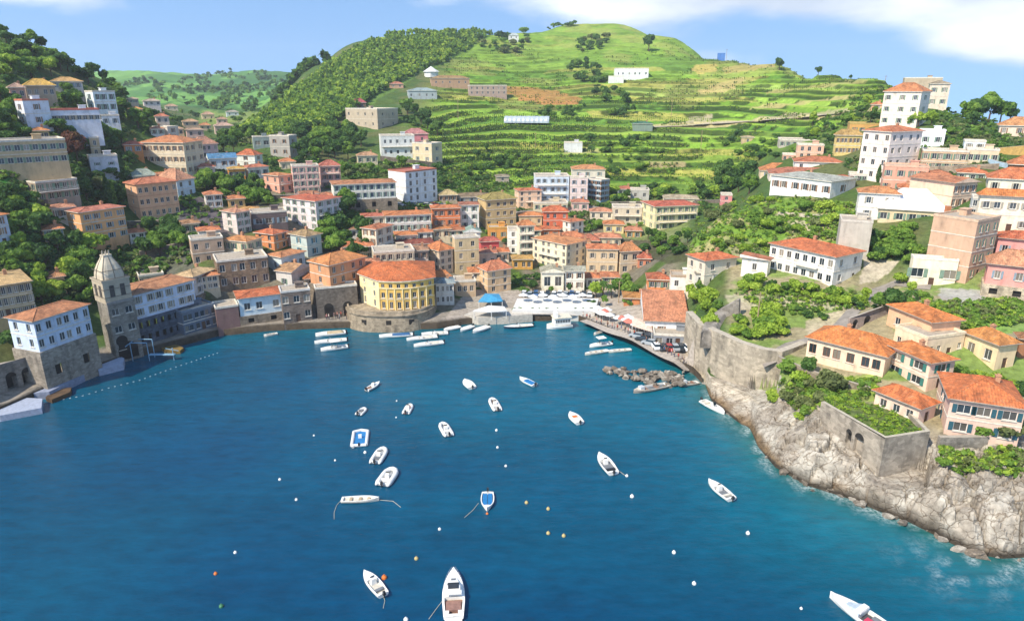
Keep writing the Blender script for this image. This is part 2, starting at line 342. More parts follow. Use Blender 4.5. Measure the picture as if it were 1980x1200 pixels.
# ---------------------------------------------------------------- objects
def tag(o, label=None, cat=None, group=None, kind=None):
    if label:
        label = ' '.join(label.split()); n = len(label.split())
        if not 4 <= n <= 16: print('LABEL LEN', n, label)
        o['label'] = label
    if cat: o['category'] = cat
    if group: o['group'] = group
    if kind: o['kind'] = kind
    return o
def empty(name, loc, rz=0, rot=None):
    o = bpy.data.objects.new(name, None); COL.objects.link(o); o.location = loc; o.rotation_euler = rot or (0, 0, rz); o.empty_display_size = .5; return o
def link(name, me, parent=None, loc=(0, 0, 0), rz=0):
    o = bpy.data.objects.new(name, me); COL.objects.link(o)
    if parent: o.parent = parent
    o.location = loc; o.rotation_euler = (0, 0, rz); return o
class MB:
    def __init__(s): s.v = []; s.f = []; s.m = []; s.uv = []
    def face(s, pts, m=0, uv=None):
        i = len(s.v); s.v += [tuple(p) for p in pts]; s.f.append(tuple(range(i, i+len(pts)))); s.m.append(m); s.uv.append(uv)
    def box(s, x0, x1, y0, y1, z0, z1, m=0, tf=None, top=1.0):
        cx_, cy_ = (x0+x1)/2, (y0+y1)/2
        P = [(x0, y0, z0), (x1, y0, z0), (x1, y1, z0), (x0, y1, z0)] + [(cx_+(x-cx_)*top, cy_+(y-cy_)*top, z1) for x, y in ((x0, y0), (x1, y0), (x1, y1), (x0, y1))]
        if tf: P = [tf(p) for p in P]
        i = len(s.v); s.v += P
        for f in ((0, 3, 2, 1), (4, 5, 6, 7), (0, 1, 5, 4), (1, 2, 6, 5), (2, 3, 7, 6), (3, 0, 4, 7)):
            s.f.append(tuple(i+k for k in f)); s.m.append(m); s.uv.append(None)
    def tube(s, p, q, r0, r1=None, n=8, m=0, caps=True):
        r1 = r0 if r1 is None else r1; p = Vector(p); q = Vector(q); d = (q-p).normalized()
        u = d.orthogonal().normalized(); v = d.cross(u); i = len(s.v)
        for c, r in ((p, r0), (q, r1)):
            for k in range(n):
                a_ = 2*math.pi*k/n; s.v.append(tuple(c+u*math.cos(a_)*r+v*math.sin(a_)*r))
        for k in range(n):
            s.f.append((i+k, i+(k+1) % n, i+n+(k+1) % n, i+n+k)); s.m.append(m); s.uv.append(None)
        if caps:
            s.f.append(tuple(i+n-1-k for k in range(n))); s.m.append(m); s.uv.append(None)
            s.f.append(tuple(i+n+k for k in range(n))); s.m.append(m); s.uv.append(None)
    def loft(s, rings, m=0, closed=True, cap0=True, cap1=True):
        i = len(s.v); n = len(rings[0])
        for r in rings: s.v += [tuple(p) for p in r]
        for a_ in range(len(rings)-1):
            for k in range(n if closed else n-1):
                s.f.append((i+a_*n+k, i+a_*n+(k+1) % n, i+(a_+1)*n+(k+1) % n, i+(a_+1)*n+k)); s.m.append(m); s.uv.append(None)
        if cap0: s.f.append(tuple(i+n-1-k for k in range(n))); s.m.append(m); s.uv.append(None)
        if cap1: b = i+(len(rings)-1)*n; s.f.append(tuple(b+k for k in range(n))); s.m.append(m); s.uv.append(None)
    def mesh(s, name, mats, smooth=False):
        me = bpy.data.meshes.new(name); me.from_pydata(s.v, [], s.f)
        for m in (mats if isinstance(mats, (list, tuple)) else [mats]): me.materials.append(m)
        me.polygons.foreach_set('material_index', s.m)
        if any(u is not None for u in s.uv):
            l = me.uv_layers.new(name='UVMap'); k = 0; dat = []
            for f, u in zip(s.f, s.uv):
                for j in range(len(f)): dat += list(u[j]) if u else [s.v[f[j]][0], s.v[f[j]][1]]
            l.data.foreach_set('uv', dat)
        if smooth: me.polygons.foreach_set('use_smooth', [True]*len(s.f))
        me.update(); return me
    def build(s, name, mats, parent=None, loc=(0, 0, 0), rz=0, smooth=False):
        return link(name, s.mesh(name, mats, smooth), parent, loc, rz)
def np_mesh(name, verts, faces, mats, attrs=None, smooth=False, mi=None):
    me = bpy.data.meshes.new(name); nv = len(verts); nf, k = faces.shape
    me.vertices.add(nv); me.vertices.foreach_set('co', np.ascontiguousarray(verts, dtype=np.float32).ravel())
    me.loops.add(nf*k); me.loops.foreach_set('vertex_index', np.ascontiguousarray(faces, dtype=np.int32).ravel())
    me.polygons.add(nf); me.polygons.foreach_set('loop_start', np.arange(0, nf*k, k, dtype=np.int32))
    for m in (mats if isinstance(mats, (list, tuple)) else [mats]): me.materials.append(m)
    if mi is not None: me.polygons.foreach_set('material_index', mi.astype(np.int32))
    if smooth: me.polygons.foreach_set('use_smooth', np.ones(nf, bool))
    for n, (dom, typ, data) in (attrs or {}).items():
        at = me.attributes.new(n, typ, dom)
        at.data.foreach_set('color' if 'COLOR' in typ else 'value', np.ascontiguousarray(data, dtype=np.float32).ravel())
    me.update(calc_edges=True); me.validate(); return me
# ---------------------------------------------------------------- ground
def poly_mask(poly, px, py):
    m = np.zeros(px.shape, bool); n = len(poly)
    for i in range(n):
        x0, y0 = poly[i]; x1, y1 = poly[(i+1) % n]
        if y0 == y1: continue
        c = ((y0 > py) != (y1 > py)) & (px < (x1-x0)*(py-y0)/(y1-y0)+x0); m ^= c
    return m
PXG = np.repeat(PX[:, None], NR, 1)
def C(h): return np.array(lin(h)[:3])
n1_ = fbm(X/9, YG/9, 4); n2_ = fbm(X/30+7, YG/30, 3); n3_ = fbm(X/2.5, YG/2.5, 3); n4_ = fbm(X/70+3, YG/70+8, 3)
def mixa(c, m, col): return c*(1-m[..., None]) + col*m[..., None]
col = np.zeros(X.shape+(3,)) + C('4c5f2c')
col = mixa(col, sstep(n1_, .45, .6), C('486030')); col = mixa(col, sstep(n2_, .52, .62)*.6, C('6b6a44'))
# town ground: paved yards and grey-brown earth
town = sstep(YG, 150, 165)*(1-sstep(YG, 265, 300))*sstep(PXG, 380, 430)*(1-sstep(PXG, 1290, 1350))
col = mixa(col, town*sstep(n1_, .38, .5)*.85, C('7d7264'))
# hill fields
fsel = sstep(YG, 285, 330)*sstep(X, -70, -40)
cellz = np.floor(q); cellx = np.floor((X+cellz*37.0+(n2_-.5)*30)/np.where(YG > 520, 90, 75))
h1 = _perm[(cellz.astype(int)*7) & 255, (cellx.astype(int)*13+5) & 255]
pal = np.array([C('6a8c34'), C('7a9e3c'), C('587f30'), C('86a448'), C('728c3c'), C('8fa858'), C('9a9a55'), C('507030'), C('7ea044'), C('608638')])
fc = pal[(h1*9.99).astype(int)]
up = sstep(YG, 560, 700); fc = fc*(1-up[..., None]) + (pal[(h1*9.99).astype(int)]*.35+C('789440')*.65)*up[..., None]
fc = fc*(0.8+.4*n3_)[..., None]; fc = mixa(fc, sstep(n1_, .55, .72)*.45, C('3f5a1e'))
lowf = 1-sstep(YG, 470, 620)
fc = mixa(fc, ((fr > .60)*tw*.95*(.5+.5*lowf)*sstep(n1_+.25*(_perm[(cellz.astype(int)*3) & 255, 7]-.5), .30, .42)), C('2c3c1a'))  # risers and their feet tinted dark green, with shadow painted in
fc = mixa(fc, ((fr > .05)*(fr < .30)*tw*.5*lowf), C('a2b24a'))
hr = sstep(n2_, .6, .68)*sstep(YG, 400, 500)*.4; fc = mixa(fc, hr, C('93925c'))
col = col*(1-fsel[..., None]) + fc*fsel[..., None]
def paint(poly, c, amt=.85, edge=None):
    global col
    jx = PXG+(n1_-.5)*14+(n3_-.5)*6; jy = PYB+(n2_-.5)*8+(n3_-.5)*3
    m = poly_mask(poly, jx, jy)*amt; col = mixa(col, m*(.65+.5*n3_).clip(0, 1), C(c))
# brown ploughed plots, pale lanes and bare strips
paint([(975,165),(1060,172),(1125,188),(1120,200),(1040,192),(978,180)], 'a07850', .9)
paint([(1000,185),(1110,193),(1120,200),(1060,202),(1000,192)], 'a87a52', .9)
paint([(1340,125),(1390,122),(1385,138),(1345,142)], 'b39f66', .8)
paint([(1400,130),(1500,118),(1500,130),(1400,143)], 'a8946a', .7)
paint([(1350,175),(1420,160),(1425,172),(1355,185)], 'b59f78', .75)
paint([(1370,165),(1440,148),(1440,158),(1370,174)], 'ab9a70', .7)
paint([(1330,222),(1380,218),(1372,235),(1328,238)], 'a49a8c', .9)
paint([(1455,226),(1700,203),(1715,208),(1640,220),(1455,234)], 'a39a88', .85)
paint([(1255,240),(1560,222),(1645,212),(1645,217),(1560,229),(1255,248)], 'b7ab88', .85)
paint([(1450,205),(1655,180),(1655,184),(1450,211)], 'b2a77a', .8)
paint([(1480,175),(1680,150),(1680,155),(1480,180)], 'a8a070', .7)
paint([(1255,310),(1320,308),(1325,320),(1250,325)], 'a5947a', .7)
paint([(1090,285),(1150,282),(1160,292),(1095,296)], 'a9a27c', .7)
# far valley hills, cooler green
fv = sstep(YG, 650, 850)*(1-sstep(PXG, 640, 700))
vc = np.zeros(X.shape+(3,))+C('4f7b3c'); vc = mixa(vc, sstep(n4_, .45, .56), C('6d9a49')); vc = mixa(vc, sstep(fbm(X/120, YG/200+3, 4), .55, .62)*.8, C('3c6335'))
col = col*(1-fv[..., None])+vc*fv[..., None]
paint([(395,215),(560,218),(600,232),(380,240)], '8a9a52', .6)
# forest floor of the wooded hill
paint([(470,262),(560,190),(640,130),(760,72),(950,58),(900,100),(800,150),(720,200),(560,262)], '5d7a35', .9)
# left hillside floor
paint([(345,398),(395,380),(455,425),(455,455),(350,440)], '5b535a', .95)
paint([(262,512),(330,478),(372,480),(375,545),(300,560),(262,545)], '5c5a52', .9)
paint([(275,505),(310,500),(330,520),(275,530)], '4e7a35', .8)
paint([(1195,470),(1260,455),(1330,470),(1330,505),(1290,510),(1230,490)], '4a4a34', .9)
paint([(1170,430),(1330,425),(1340,460),(1200,465)], '74844a', .8)
paint([(0,345),(40,343),(40,372),(0,372)], '4a8a3a', .9)
# spur: bright scrub and pale rock
spur = poly_mask([(1330,500),(1345,420),(1400,395),(1480,375),(1650,390),(1670,430),(1640,470),(1500,480),(1430,480),(1340,520)], PXG, PYB)*1.0*(YG < 215)
col = mixa(col, spur*.9, C('6f8f35')); col = mixa(col, spur*sstep(n1_, .5, .58)*.8, C('a8996f'))
paint([(1500,425),(1600,430),(1610,455),(1520,450)], 'b3a58c', .9)
paint([(1505,410),(1620,418),(1618,424),(1503,417)], 'a49c8c', .9)
# right bank: pale gravel, gardens
low = (1-sstep(YG-Ysh[:, None], 62, 75))*sstep(PXG, 1395, 1420)
col = mixa(col, low*.75, C('a99a7e')); col = mixa(col, low*sstep(n1_, .47, .56)*.8, C('6c8a38'))
paint([(1560,620),(1640,600),(1650,640),(1560,655)], 'b5a68c', .9)
paint([(1400,570),(1640,575),(1640,600),(1420,600)], 'b3a891', .8)
paint([(1670,500),(1740,505),(1700,540),(1660,548)], 'b5aa97', .95)
paint([(1820,580),(1980,575),(2000,640),(1850,650)], '6f9440', .9)
paint([(1815,555),(1910,562),(1905,590),(1820,592)], 'a7a3a0', .9)
paint([(1850,885),(1980,880),(2050,925),(1860,925)], '84a040', .9)
paint([(1500,735),(1690,720),(1700,770),(1560,800),(1490,760)], '86a03c', .8)
# quay paving
strip = (1-sstep(YG-Ysh[:, None], 6, 8))*(PXG < 1356); col = mixa(col, strip, C('8d857a'))
piaz = poly_mask([(840,640),(905,560),(1210,560),(1260,600),(1350,650),(1350,740),(1100,640)], PXG, PYB)*1.0; col = mixa(col, piaz*.9, C('a79c90'))
# rocks
rc = np.zeros(X.shape+(3,))+C('9f9587'); rc = mixa(rc, sstep(fbm(X/3+9, YG/3, 4), .45, .62), C('b8b0a2')); rc = mixa(rc, sstep(fbm(X/1.5, YG/1.5+9, 3), .58, .7)*.6, C('82786a'))
rc = mixa(rc, (1-sstep(Z+(n3_-.5)*1.6, .5, 2.0)), C('7f6a50')); rc = mixa(rc, (1-sstep(Z, -.2, .45)), C('3c3226'))
rc = mixa(rc, sstep(n2_, .56, .64)*sstep(Z, 4, 6)*.7, C('78894a'))
rk = np.maximum(np.clip(rock*1.3, 0, 1), poly_mask([(1358,712),(1505,700),(1515,780),(1380,800)], PXG, PYB)*1.0); col = col*(1-rk[..., None])+rc*rk[..., None]
plat = poly_mask([(1350,706),(1385,728),(1420,742),(1465,753),(1470,768),(1440,778),(1385,762),(1350,730)], PXG, PYB)*.85; col = mixa(col, plat, C('b9ad9a'))
crev = rock*(1-sstep(e1, .0, .10))
col = mixa(col, crev*.35, C('5a4c3e'))
for k in (0, 1): col[:, k] = C('4a4238')
quay = (PX <= 1356)
_g0 = at_z(1588, 776, 10.4); _g1 = at_z(1712, 846, 10.6); _g2 = at_z(1799, 833, 10.6)
inside = poly_mask([(_g0.x+.4, _g0.y+.3), (_g1.x, _g1.y+.3), (_g2.x+.3, _g2.y+.3), (_g2.x+.5, _g2.y+9), (_g0.x+3.5, _g0.y+5)], X, YG)
Z = np.where(inside & (Z > 9.4), 9.4, Z)
verts = np.stack([X, YG, Z], -1)
verts[:, 0, 1] = Ysh; verts[quay, 1, 1] = Ysh[quay]+.03; verts[quay, 1, 2] = 1.7; verts[:, 1, 0] = (PX-CX)/F*(verts[:, 1, 1]*cp-(verts[:, 1, 2]-CAMH)*sp)
idx = np.arange(NC*NR).reshape(NC, NR)
faces = np.stack([idx[:-1, :-1], idx[1:, :-1], idx[1:, 1:], idx[:-1, 1:]], -1).reshape(-1, 4)
fsw = (fsel*.45)[..., None]; col = col*(1-fsw)+col*np.array([1.2, 1.16, .66])*fsw
rgba = np.concatenate([np.clip(col, 0, 1), np.ones(X.shape+(1,))], -1)
m, t, p, N, L = nm('ground_cover')
at = N('ShaderNodeAttribute'); at.attribute_name = 'ground'; ar = N('ShaderNodeAttribute'); ar.attribute_name = 'rock'
tc = N('ShaderNodeTexCoord').outputs['Object']
nz = ramp(t, noise_n(t, tc, .9, 6, .7), [(.32, gr(.6)), (.5, gr(1)), (.68, gr(1.25))])
nz2 = ramp(t, noise_n(t, mapn(t, tc, (.12, .5, .5)), 1, 4, .6), [(.35, gr(.82)), (.65, gr(1.1))])
rw = N('ShaderNodeTexNoise'); rw.inputs['Scale'].default_value = .5; rw.inputs['Detail'].default_value = 4; L(tc, rw.inputs[0])
wa = N('ShaderNodeVectorMath'); wa.operation = 'MULTIPLY_ADD'; wa.inputs[1].default_value = (2.2, 2.2, 2.2); L(rw.outputs['Color'], wa.inputs[0]); L(tc, wa.inputs[2])
crk = None
for sc_, wd_ in (((.13, .24, .3), .02), ((.36, .62, .8), .028)):
    vo = N('ShaderNodeTexVoronoi'); vo.feature = 'DISTANCE_TO_EDGE'; vo.inputs['Scale'].default_value = 1.0; L(mapn(t, wa.outputs[0], sc_), vo.inputs[0])
    cc = ramp(t, vo.outputs['Distance'], [(0, gr(0)), (wd_, gr(1))]); crk = cc if crk is None else math_n(t, 'MULTIPLY', crk, cc)
crm = mixc(t, 'MIX', ar.outputs['Fac'], gr(1), crk)
crd = mixc(t, 'MIX', crm, (.55, .49, .43, 1), gr(1))
L(mixc(t, 'MULTIPLY', 1.0, mixc(t, 'MULTIPLY', 1.0, mixc(t, 'MULTIPLY', 1.0, at.outputs[0], nz), nz2), crd), p.inputs['Base Color']); p.inputs['Roughness'].default_value = .95; p.inputs['Specular IOR Level'].default_value = .15
L(bumpn(t, math_n(t, 'ADD', noise_n(t, tc, 1.6, 8, .7), math_n(t, 'MULTIPLY', crm, .5)), .6, .6), p.inputs['Normal'])
me = np_mesh('terrain', verts.reshape(-1, 3), faces, m, {'ground': ('POINT', 'FLOAT_COLOR', rgba), 'rock': ('POINT', 'FLOAT', rock)}, smooth=True)
me.polygons.foreach_set('use_smooth', (rock[:-1, :-1] < .3).ravel())
tag(link('terrain', me), kind='structure')
# ---------------------------------------------------------------- water
wx = np.arange(-260, 261, 1.3); wy = np.arange(-120, 200, 1.3); WX, WY = np.meshgrid(wx, wy, indexing='ij')
pxw = px_of(WX, np.maximum(WY, 20), 0); ysw = np.interp(pxw, PX, Ysh)
dsh = ysw-WY
# distance to the shoreline as a polyline
sxp = x_of(PX, Ysh, 0); SPT = np.stack([sxp, Ysh], -1)[::2]; dist = np.full(WX.shape, 1e9)
for q_ in SPT: dist = np.minimum(dist, (WX-q_[0])**2+(WY-q_[1])**2)
dist = np.sqrt(dist); dist[dsh < 0] = 0
rocky = sstep(WX, 33, 42)
foamn = fbm(WX/2.2, WY/2.2, 4)
foam = .42*rocky*np.clip(1-(dist-.4)/(.5+2.0*sstep(fbm(WX/9, WY/9+4, 2), .42, .62)), 0, 1)*sstep(foamn, .40, .62)
blot = np.exp(-(((WX-63)/7.0)**2+((WY-78)/4.5)**2)); foam = np.maximum(foam, np.clip(blot*1.1, 0, 1)*sstep(foamn, .50, .66)*.45)
shal = np.clip(np.exp(-dist/16)*.8+.0, 0, 1)
big = fbm(WX/55+3, WY/42, 3)
teal = np.clip(shal*.75 + sstep(WY, 60, 165)*.38 + sstep(WX, 5, 75)*.45 + (big-.5)*1.0, 0, 1)
deepc, tealc, shc = C('003657'), C('005e70'), C('1b6e68')
wc = deepc*(1-teal[..., None])+tealc*teal[..., None]
wc = mixa(wc, np.exp(-dist/3.0)*rocky*.8, C('20564a')); wc = mixa(wc, (1-sstep(WX, -95, -55))*.5, C('0a3f5c'))
wi = np.arange(WX.size).reshape(WX.shape)
wf = np.stack([wi[:-1, :-1], wi[1:, :-1], wi[1:, 1:], wi[:-1, 1:]], -1).reshape(-1, 4)
m, t, p, N, L = nm('sea_water')
at = N('ShaderNodeAttribute'); at.attribute_name = 'tint'; af = N('ShaderNodeAttribute'); af.attribute_name = 'foam'
tc = N('ShaderNodeTexCoord').outputs['Object']
fm = math_n(t, 'MULTIPLY', af.outputs['Fac'], ramp(t, noise_n(t, tc, 1.6, 6, .7), [(.42, gr(.1)), (.6, gr(1))]))
vv = mixc(t, 'MULTIPLY', 1.0, ramp(t, noise_n(t, mapn(t, tc, (.25, .6, 1)), 1.0, 4, .6), [(.3, gr(.80)), (.7, gr(1.2))]), ramp(t, noise_n(t, mapn(t, tc, (.018, .05, 1)), 1.0, 5, .6), [(.35, gr(.88)), (.65, gr(1.1))]))
L(mixc(t, 'MIX', fm, mixc(t, 'MULTIPLY', 1.0, at.outputs[0], vv), lin('e4ecec')), p.inputs['Base Color'])
L(math_n(t, 'ADD', math_n(t, 'MULTIPLY', fm, .6), ramp(t, noise_n(t, mapn(t, tc, (.02, .06, 1)), 1.3, 4, .6), [(.4, gr(.03)), (.65, gr(.16))])), p.inputs['Roughness']); p.inputs['IOR'].default_value = 1.33
w1 = noise_n(t, mapn(t, tc, (.8, 1.6, 1)), 1.1, 5, .6); w2 = noise_n(t, mapn(t, tc, (.16, .34, 1)), 1, 3, .5)
hh = math_n(t, 'ADD', math_n(t, 'MULTIPLY', w1, .22), math_n(t, 'MULTIPLY', w2, .35))
L(bumpn(t, hh, .55, 1.0), p.inputs['Normal'])
me = np_mesh('sea', np.stack([WX, WY, np.zeros_like(WX)], -1).reshape(-1, 3), wf, m, {'tint': ('POINT', 'FLOAT_COLOR', np.concatenate([np.clip(wc, 0, 1), np.ones(WX.shape+(1,))], -1)), 'foam': ('POINT', 'FLOAT', foam)}, smooth=True)
tag(link('water', me), kind='structure')
# ---------------------------------------------------------------- buildings
WINC = {}
def window_meshes(w, h, near, arch=False, fc='e9e6df'):
    k = (round(w, 1), round(h, 1), near, fc)
    if k in WINC: return WINC[k]
    w, h = k[0], k[1]; g = MB(); g.face([(-w/2, 0, -h/2), (w/2, 0, -h/2), (w/2, 0, h/2), (-w/2, 0, h/2)], 0)
    f = MB(); t = .07; fm = m_plain(fc, .6, name='frame_paint')
    for (a_, b_, c_, d_) in ((-w/2, -w/2+t, -h/2, h/2), (w/2-t, w/2, -h/2, h/2), (-w/2+t, w/2-t, h/2-t, h/2), (-w/2+t, w/2-t, -h/2, -h/2+t), (-t*.4, t*.4, -h/2+t, h/2-t)):
        f.box(a_, b_, -.05, .0, c_, d_)
    s = MB(); s.box(-w/2-.12, w/2+.12, -.34, -.12, -h/2-.14, -h/2-.0)
    if near: r = (g.mesh('window', [m_glass()]), f.mesh('frame', [fm]), s.mesh('sill', [m_plain('d8cfc0', .8, name='sill_stone')]))
    else:
        n0 = len(g.v); g.v += f.v; g.f += [tuple(i+n0 for i in q) for q in f.f]; g.m += [1]*len(f.f); g.uv += [None]*len(f.f)
        r = (g.mesh('window', [m_glass(), fm]), None, None)
    WINC[k] = r; return r
SHUT = {}
def shutter_mesh(w, h, c):
    k = (round(w, 1), round(h, 1), c)
    if k not in SHUT:
        b = MB(); b.box(-w/2, w/2, -.05, 0, -h/2, h/2)
        for i in range(5): b.box(-w/2+.06, w/2-.06, -.08, -.05, -h/2+h*(i+.2)/5, -h/2+h*(i+.75)/5)
        SHUT[k] = b.mesh('shutter', [m_plain(c, .6, name='shutter_paint')])
    return SHUT[k]
def facade(mb, L_, z0, z1, rects, tf, m=0, depth=.22):
    xs = sorted({0, L_} | {v for r in rects for v in (r[0], r[1])}); zs = sorted({z0, z1} | {v for r in rects for v in (r[2], r[3])})
    for i in range(len(xs)-1):
        for j in range(len(zs)-1):
            mx_, mz = (xs[i]+xs[i+1])/2, (zs[j]+zs[j+1])/2
            if any(r[0] < mx_ < r[1] and r[2] < mz < r[3] for r in rects): continue
            mb.face([tf(xs[i], 0, zs[j]), tf(xs[i+1], 0, zs[j]), tf(xs[i+1], 0, zs[j+1]), tf(xs[i], 0, zs[j+1])], m)
    for (a_, b_, c_, d_) in rects:
        mb.face([tf(a_, 0, c_), tf(b_, 0, c_), tf(b_, depth, c_), tf(a_, depth, c_)], m)
        mb.face([tf(a_, 0, d_), tf(a_, depth, d_), tf(b_, depth, d_), tf(b_, 0, d_)], m)
        mb.face([tf(a_, 0, c_), tf(a_, depth, c_), tf(a_, depth, d_), tf(a_, 0, d_)], m)
        mb.face([tf(b_, 0, c_), tf(b_, 0, d_), tf(b_, depth, d_), tf(b_, depth, c_)], m)
def roof_mesh(W, D, kind, rh, o=.45, th=.18):
    b = MB(); x0, x1, y0, y1 = -W/2-o, W/2+o, -D/2-o, D/2+o
    ring = [(x0, y0, 0), (x1, y0, 0), (x1, y1, 0), (x0, y1, 0)]; up = lambda p: (p[0], p[1], th)
    b.face([ring[3], ring[2], ring[1], ring[0]], 1)
    for i in range(4): b.face([ring[i], ring[(i+1) % 4], up(ring[(i+1) % 4]), up(ring[i])], 1)
    def slope(pts, eu):   # uv: u along the eave, v up the slope
        p0 = Vector(pts[0]); u = (Vector(pts[1])-p0).normalized(); n = u.cross(Vector(pts[2])-p0).normalized(); v = n.cross(u)
        b.face(pts, 0, [((Vector(p)-p0).dot(u), (Vector(p)-p0).dot(v)) for p in pts])
    A, B, Cc, Dd = [up(p) for p in ring]
    if kind == 'hip':
        w_, d_ = x1-x0, y1-y0
        if w_ >= d_: r0 = (x0+d_/2, 0, th+rh); r1 = (x1-d_/2, 0, th+rh)
        else: r0 = (0, y0+w_/2, th+rh); r1 = (0, y1-w_/2, th+rh)
        if abs(w_-d_) < .2:
            for P, Q in ((A, B), (B, Cc), (Cc, Dd), (Dd, A)): slope([P, Q, r0], 0)
        elif w_ > d_: slope([A, B, r1, r0], 0); slope([B, Cc, r1], 0); slope([Cc, Dd, r0, r1], 0); slope([Dd, A, r0], 0)
        else: slope([A, B, r0], 0); slope([B, Cc, r1, r0], 0); slope([Cc, Dd, r1], 0); slope([Dd, A, r0, r1], 0)
        hips = [(A, r0), (B, r1 if w_ > d_ else r0), (Cc, r1), (Dd, r0 if w_ > d_ else r1), (r0, r1)]
        for P, Q in hips:
            if (Vector(P)-Vector(Q)).length > .3: b.tube(P, Q, .12, n=5, m=0)
    elif kind == 'gx':
        r0 = (x0, 0, th+rh); r1 = (x1, 0, th+rh); slope([A, B, r1, r0], 0); slope([Cc, Dd, r0, r1], 0)
        b.face([A, r0, Dd], 2); b.face([B, Cc, r1], 2); b.tube(r0, r1, .12, n=5)
    elif kind == 'gy':
        r0 = (0, y0, th+rh); r1 = (0, y1, th+rh); slope([B, Cc, r1, r0], 0); slope([Dd, A, r0, r1], 0)
        b.face([A, B, r0], 2); b.face([Cc, Dd, r1], 2); b.tube(r0, r1, .12, n=5)
    elif kind == 'sy':   # single pitch rising away from the right-hand face
        r0 = (x0, y1, th+rh); r1 = (x1, y1, th+rh); slope([A, B, r1, r0], 0); b.face([B, Cc, r1], 2); b.face([Dd, A, r0], 2); b.face([Cc, Dd, r0, r1], 2)
    elif kind == 'sx':
        r0 = (x1, y0, th+rh); r1 = (x1, y1, th+rh); slope([Dd, A, r0, r1], 0); b.face([A, B, r0], 2); b.face([Cc, Dd, r1], 2); b.face([B, Cc, r1, r0], 2)
    return b
SITES = []
def H(label, xl, xc, xr, yb, ye, yp=None, roof='hip', wall='e4ddd0', rc='c4603a', st=2, cat='house', name='house', cols=None, win=(1.15, 1.7),
      stone=None, pod=None, shut=None, balc=None, chim=0, dmin=6, rho=.7, th=None, ymin=0, loc=None, door=True, trim=None, nowin=False, Dm=None, group=None, found=7, parc=None, fcol='e9e6df', pstone='9a8c7a', ref=None, podw=0):
    """walls are set out from three upright edges (left end, near corner, right end), ground and eaves level at the near corner"""
    C0 = loc or place(xc, yb, ymin); x, y, z = C0; ztop = CAMH+y*elev(ye)
    x = x_of(xc, y, z+(ztop-z)*.55)
    al = math.atan2(x, y); r = Vector((math.cos(al), -math.sin(al))); f = Vector((math.sin(al), math.cos(al)))
    Lp, Rp = xc-xl, xr-xc
    if Lp <= 3: Lp = 0
    if th is None:
        if Lp <= 2: th_ = R(4)
        elif Rp <= 2: th_ = R(86)
        else:
            ra = rho if Lp < Rp else 1/rho
            th_ = math.atan2(Lp/Rp, ra); th_ = min(max(th_, R(12)), R(78))
    else: th_ = R(th)
    dR = r*math.cos(th_)+f*math.sin(th_); dL = -r*math.sin(th_)+f*math.cos(th_)
    zm = (z+ztop)/2
    def solve(d, px):
        k = (px-CX)/F; # (x+L dx) = k*((y+L dy)cp-(zm-CAMH)sp)
        den = d.x-k*d.y*cp; num = k*(y*cp-(zm-CAMH)*sp)-x
        return num/den if abs(den) > 1e-4 else 10
    W = solve(dR, xr) if Rp > 2 else None; D = solve(dL, xl) if Lp > 2 else None
    if W is None: W = Dm or max(dmin, min(12, (D or 10)*.7))
    if D is None: D = Dm or max(dmin, min(12, W*.7))
    W = min(max(W, 2.0), 60); D = min(max(D, 2.0), 45); h = max(ztop-z, 1.8)
    ctr = Vector((x, y))+dR*(W/2)+dL*(D/2); rz = math.atan2(dR.y, dR.x)
    ground_loc = (ctr.x, ctr.y, z); dist_ = y
    t = empty(name, ground_loc, rz); tag(t, label.replace('|', ' '), cat, group)
    near = dist_ < 178; ppm = F/(y*cp-(z-CAMH)*sp)
    wm_ = m_stone(stone) if stone else m_wall(wall)
    hs = sum(map(ord, label)); 
    if shut is None and not stone and ppm > 4 and not nowin and hs % 5 in (0, 2, 3) and len(SITES) > 8: shut = ['7d9480', '94735c', '8a9aa4', '6f8a74', 'a8a090'][hs % 7 % 5]
    if not chim and roof in ('hip', 'gx', 'gy') and ppm > 3 and hs % 3: chim = 1
    zbase = 0
    if pod is not None:
        zp = CAMH+y*elev(pod)-z; zbase = zp
        b = MB(); o_ = .35
        rects = []
        facL = W+2*o_
        if podw:
            n = int(facL/1.7)
            for r_i in range(podw):
                for i in range(n): cxx = facL*(i+.5)/n; z_ = zp*(r_i+.3)/podw; rects.append((cxx-.45, cxx+.45, z_, z_+zp/podw*.45))
        else:
            n = max(2, int(facL/5))
            for i in range(n): cxx = facL*(i+.5)/n; rects.append((cxx-.75, cxx+.75, zp*.22, zp*.22+min(2.2, zp*.5)))
        facade(b, facL, -found, zp, rects, lambda u, d, zz: (-W/2-o_+u, -D/2-o_+d, zz))
        facade(b, D+2*o_, -found, zp, [], lambda u, d, zz: (-W/2-o_+d, D/2+o_-u, zz))
        b.face([(W/2+o_, -D/2-o_, -found), (W/2+o_, D/2+o_, -found), (W/2+o_, D/2+o_, zp), (W/2+o_, -D/2-o_, zp)])
        b.face([(-W/2-o_, -D/2-o_, zp), (W/2+o_, -D/2-o_, zp), (W/2+o_, D/2+o_, zp), (-W/2-o_, D/2+o_, zp)])
        for rr in rects: b.face([(-W/2-o_+rr[0], -D/2-o_+.5, rr[2]-.2), (-W/2-o_+rr[1], -D/2-o_+.5, rr[2]-.2), (-W/2-o_+rr[1], -D/2-o_+.5, rr[3]+.2), (-W/2-o_+rr[0], -D/2-o_+.5, rr[3]+.2)], 1)
        b.build('stone_base', [m_stone(pstone), m_plain('2a2622', .9, name='dark_opening')], t)
    hh = h-zbase; sh = hh/st
    wb = MB()
    wins = []; doors = []
    ww, wh = win; wh = min(wh, sh*.64); ww = min(ww, W*.35)
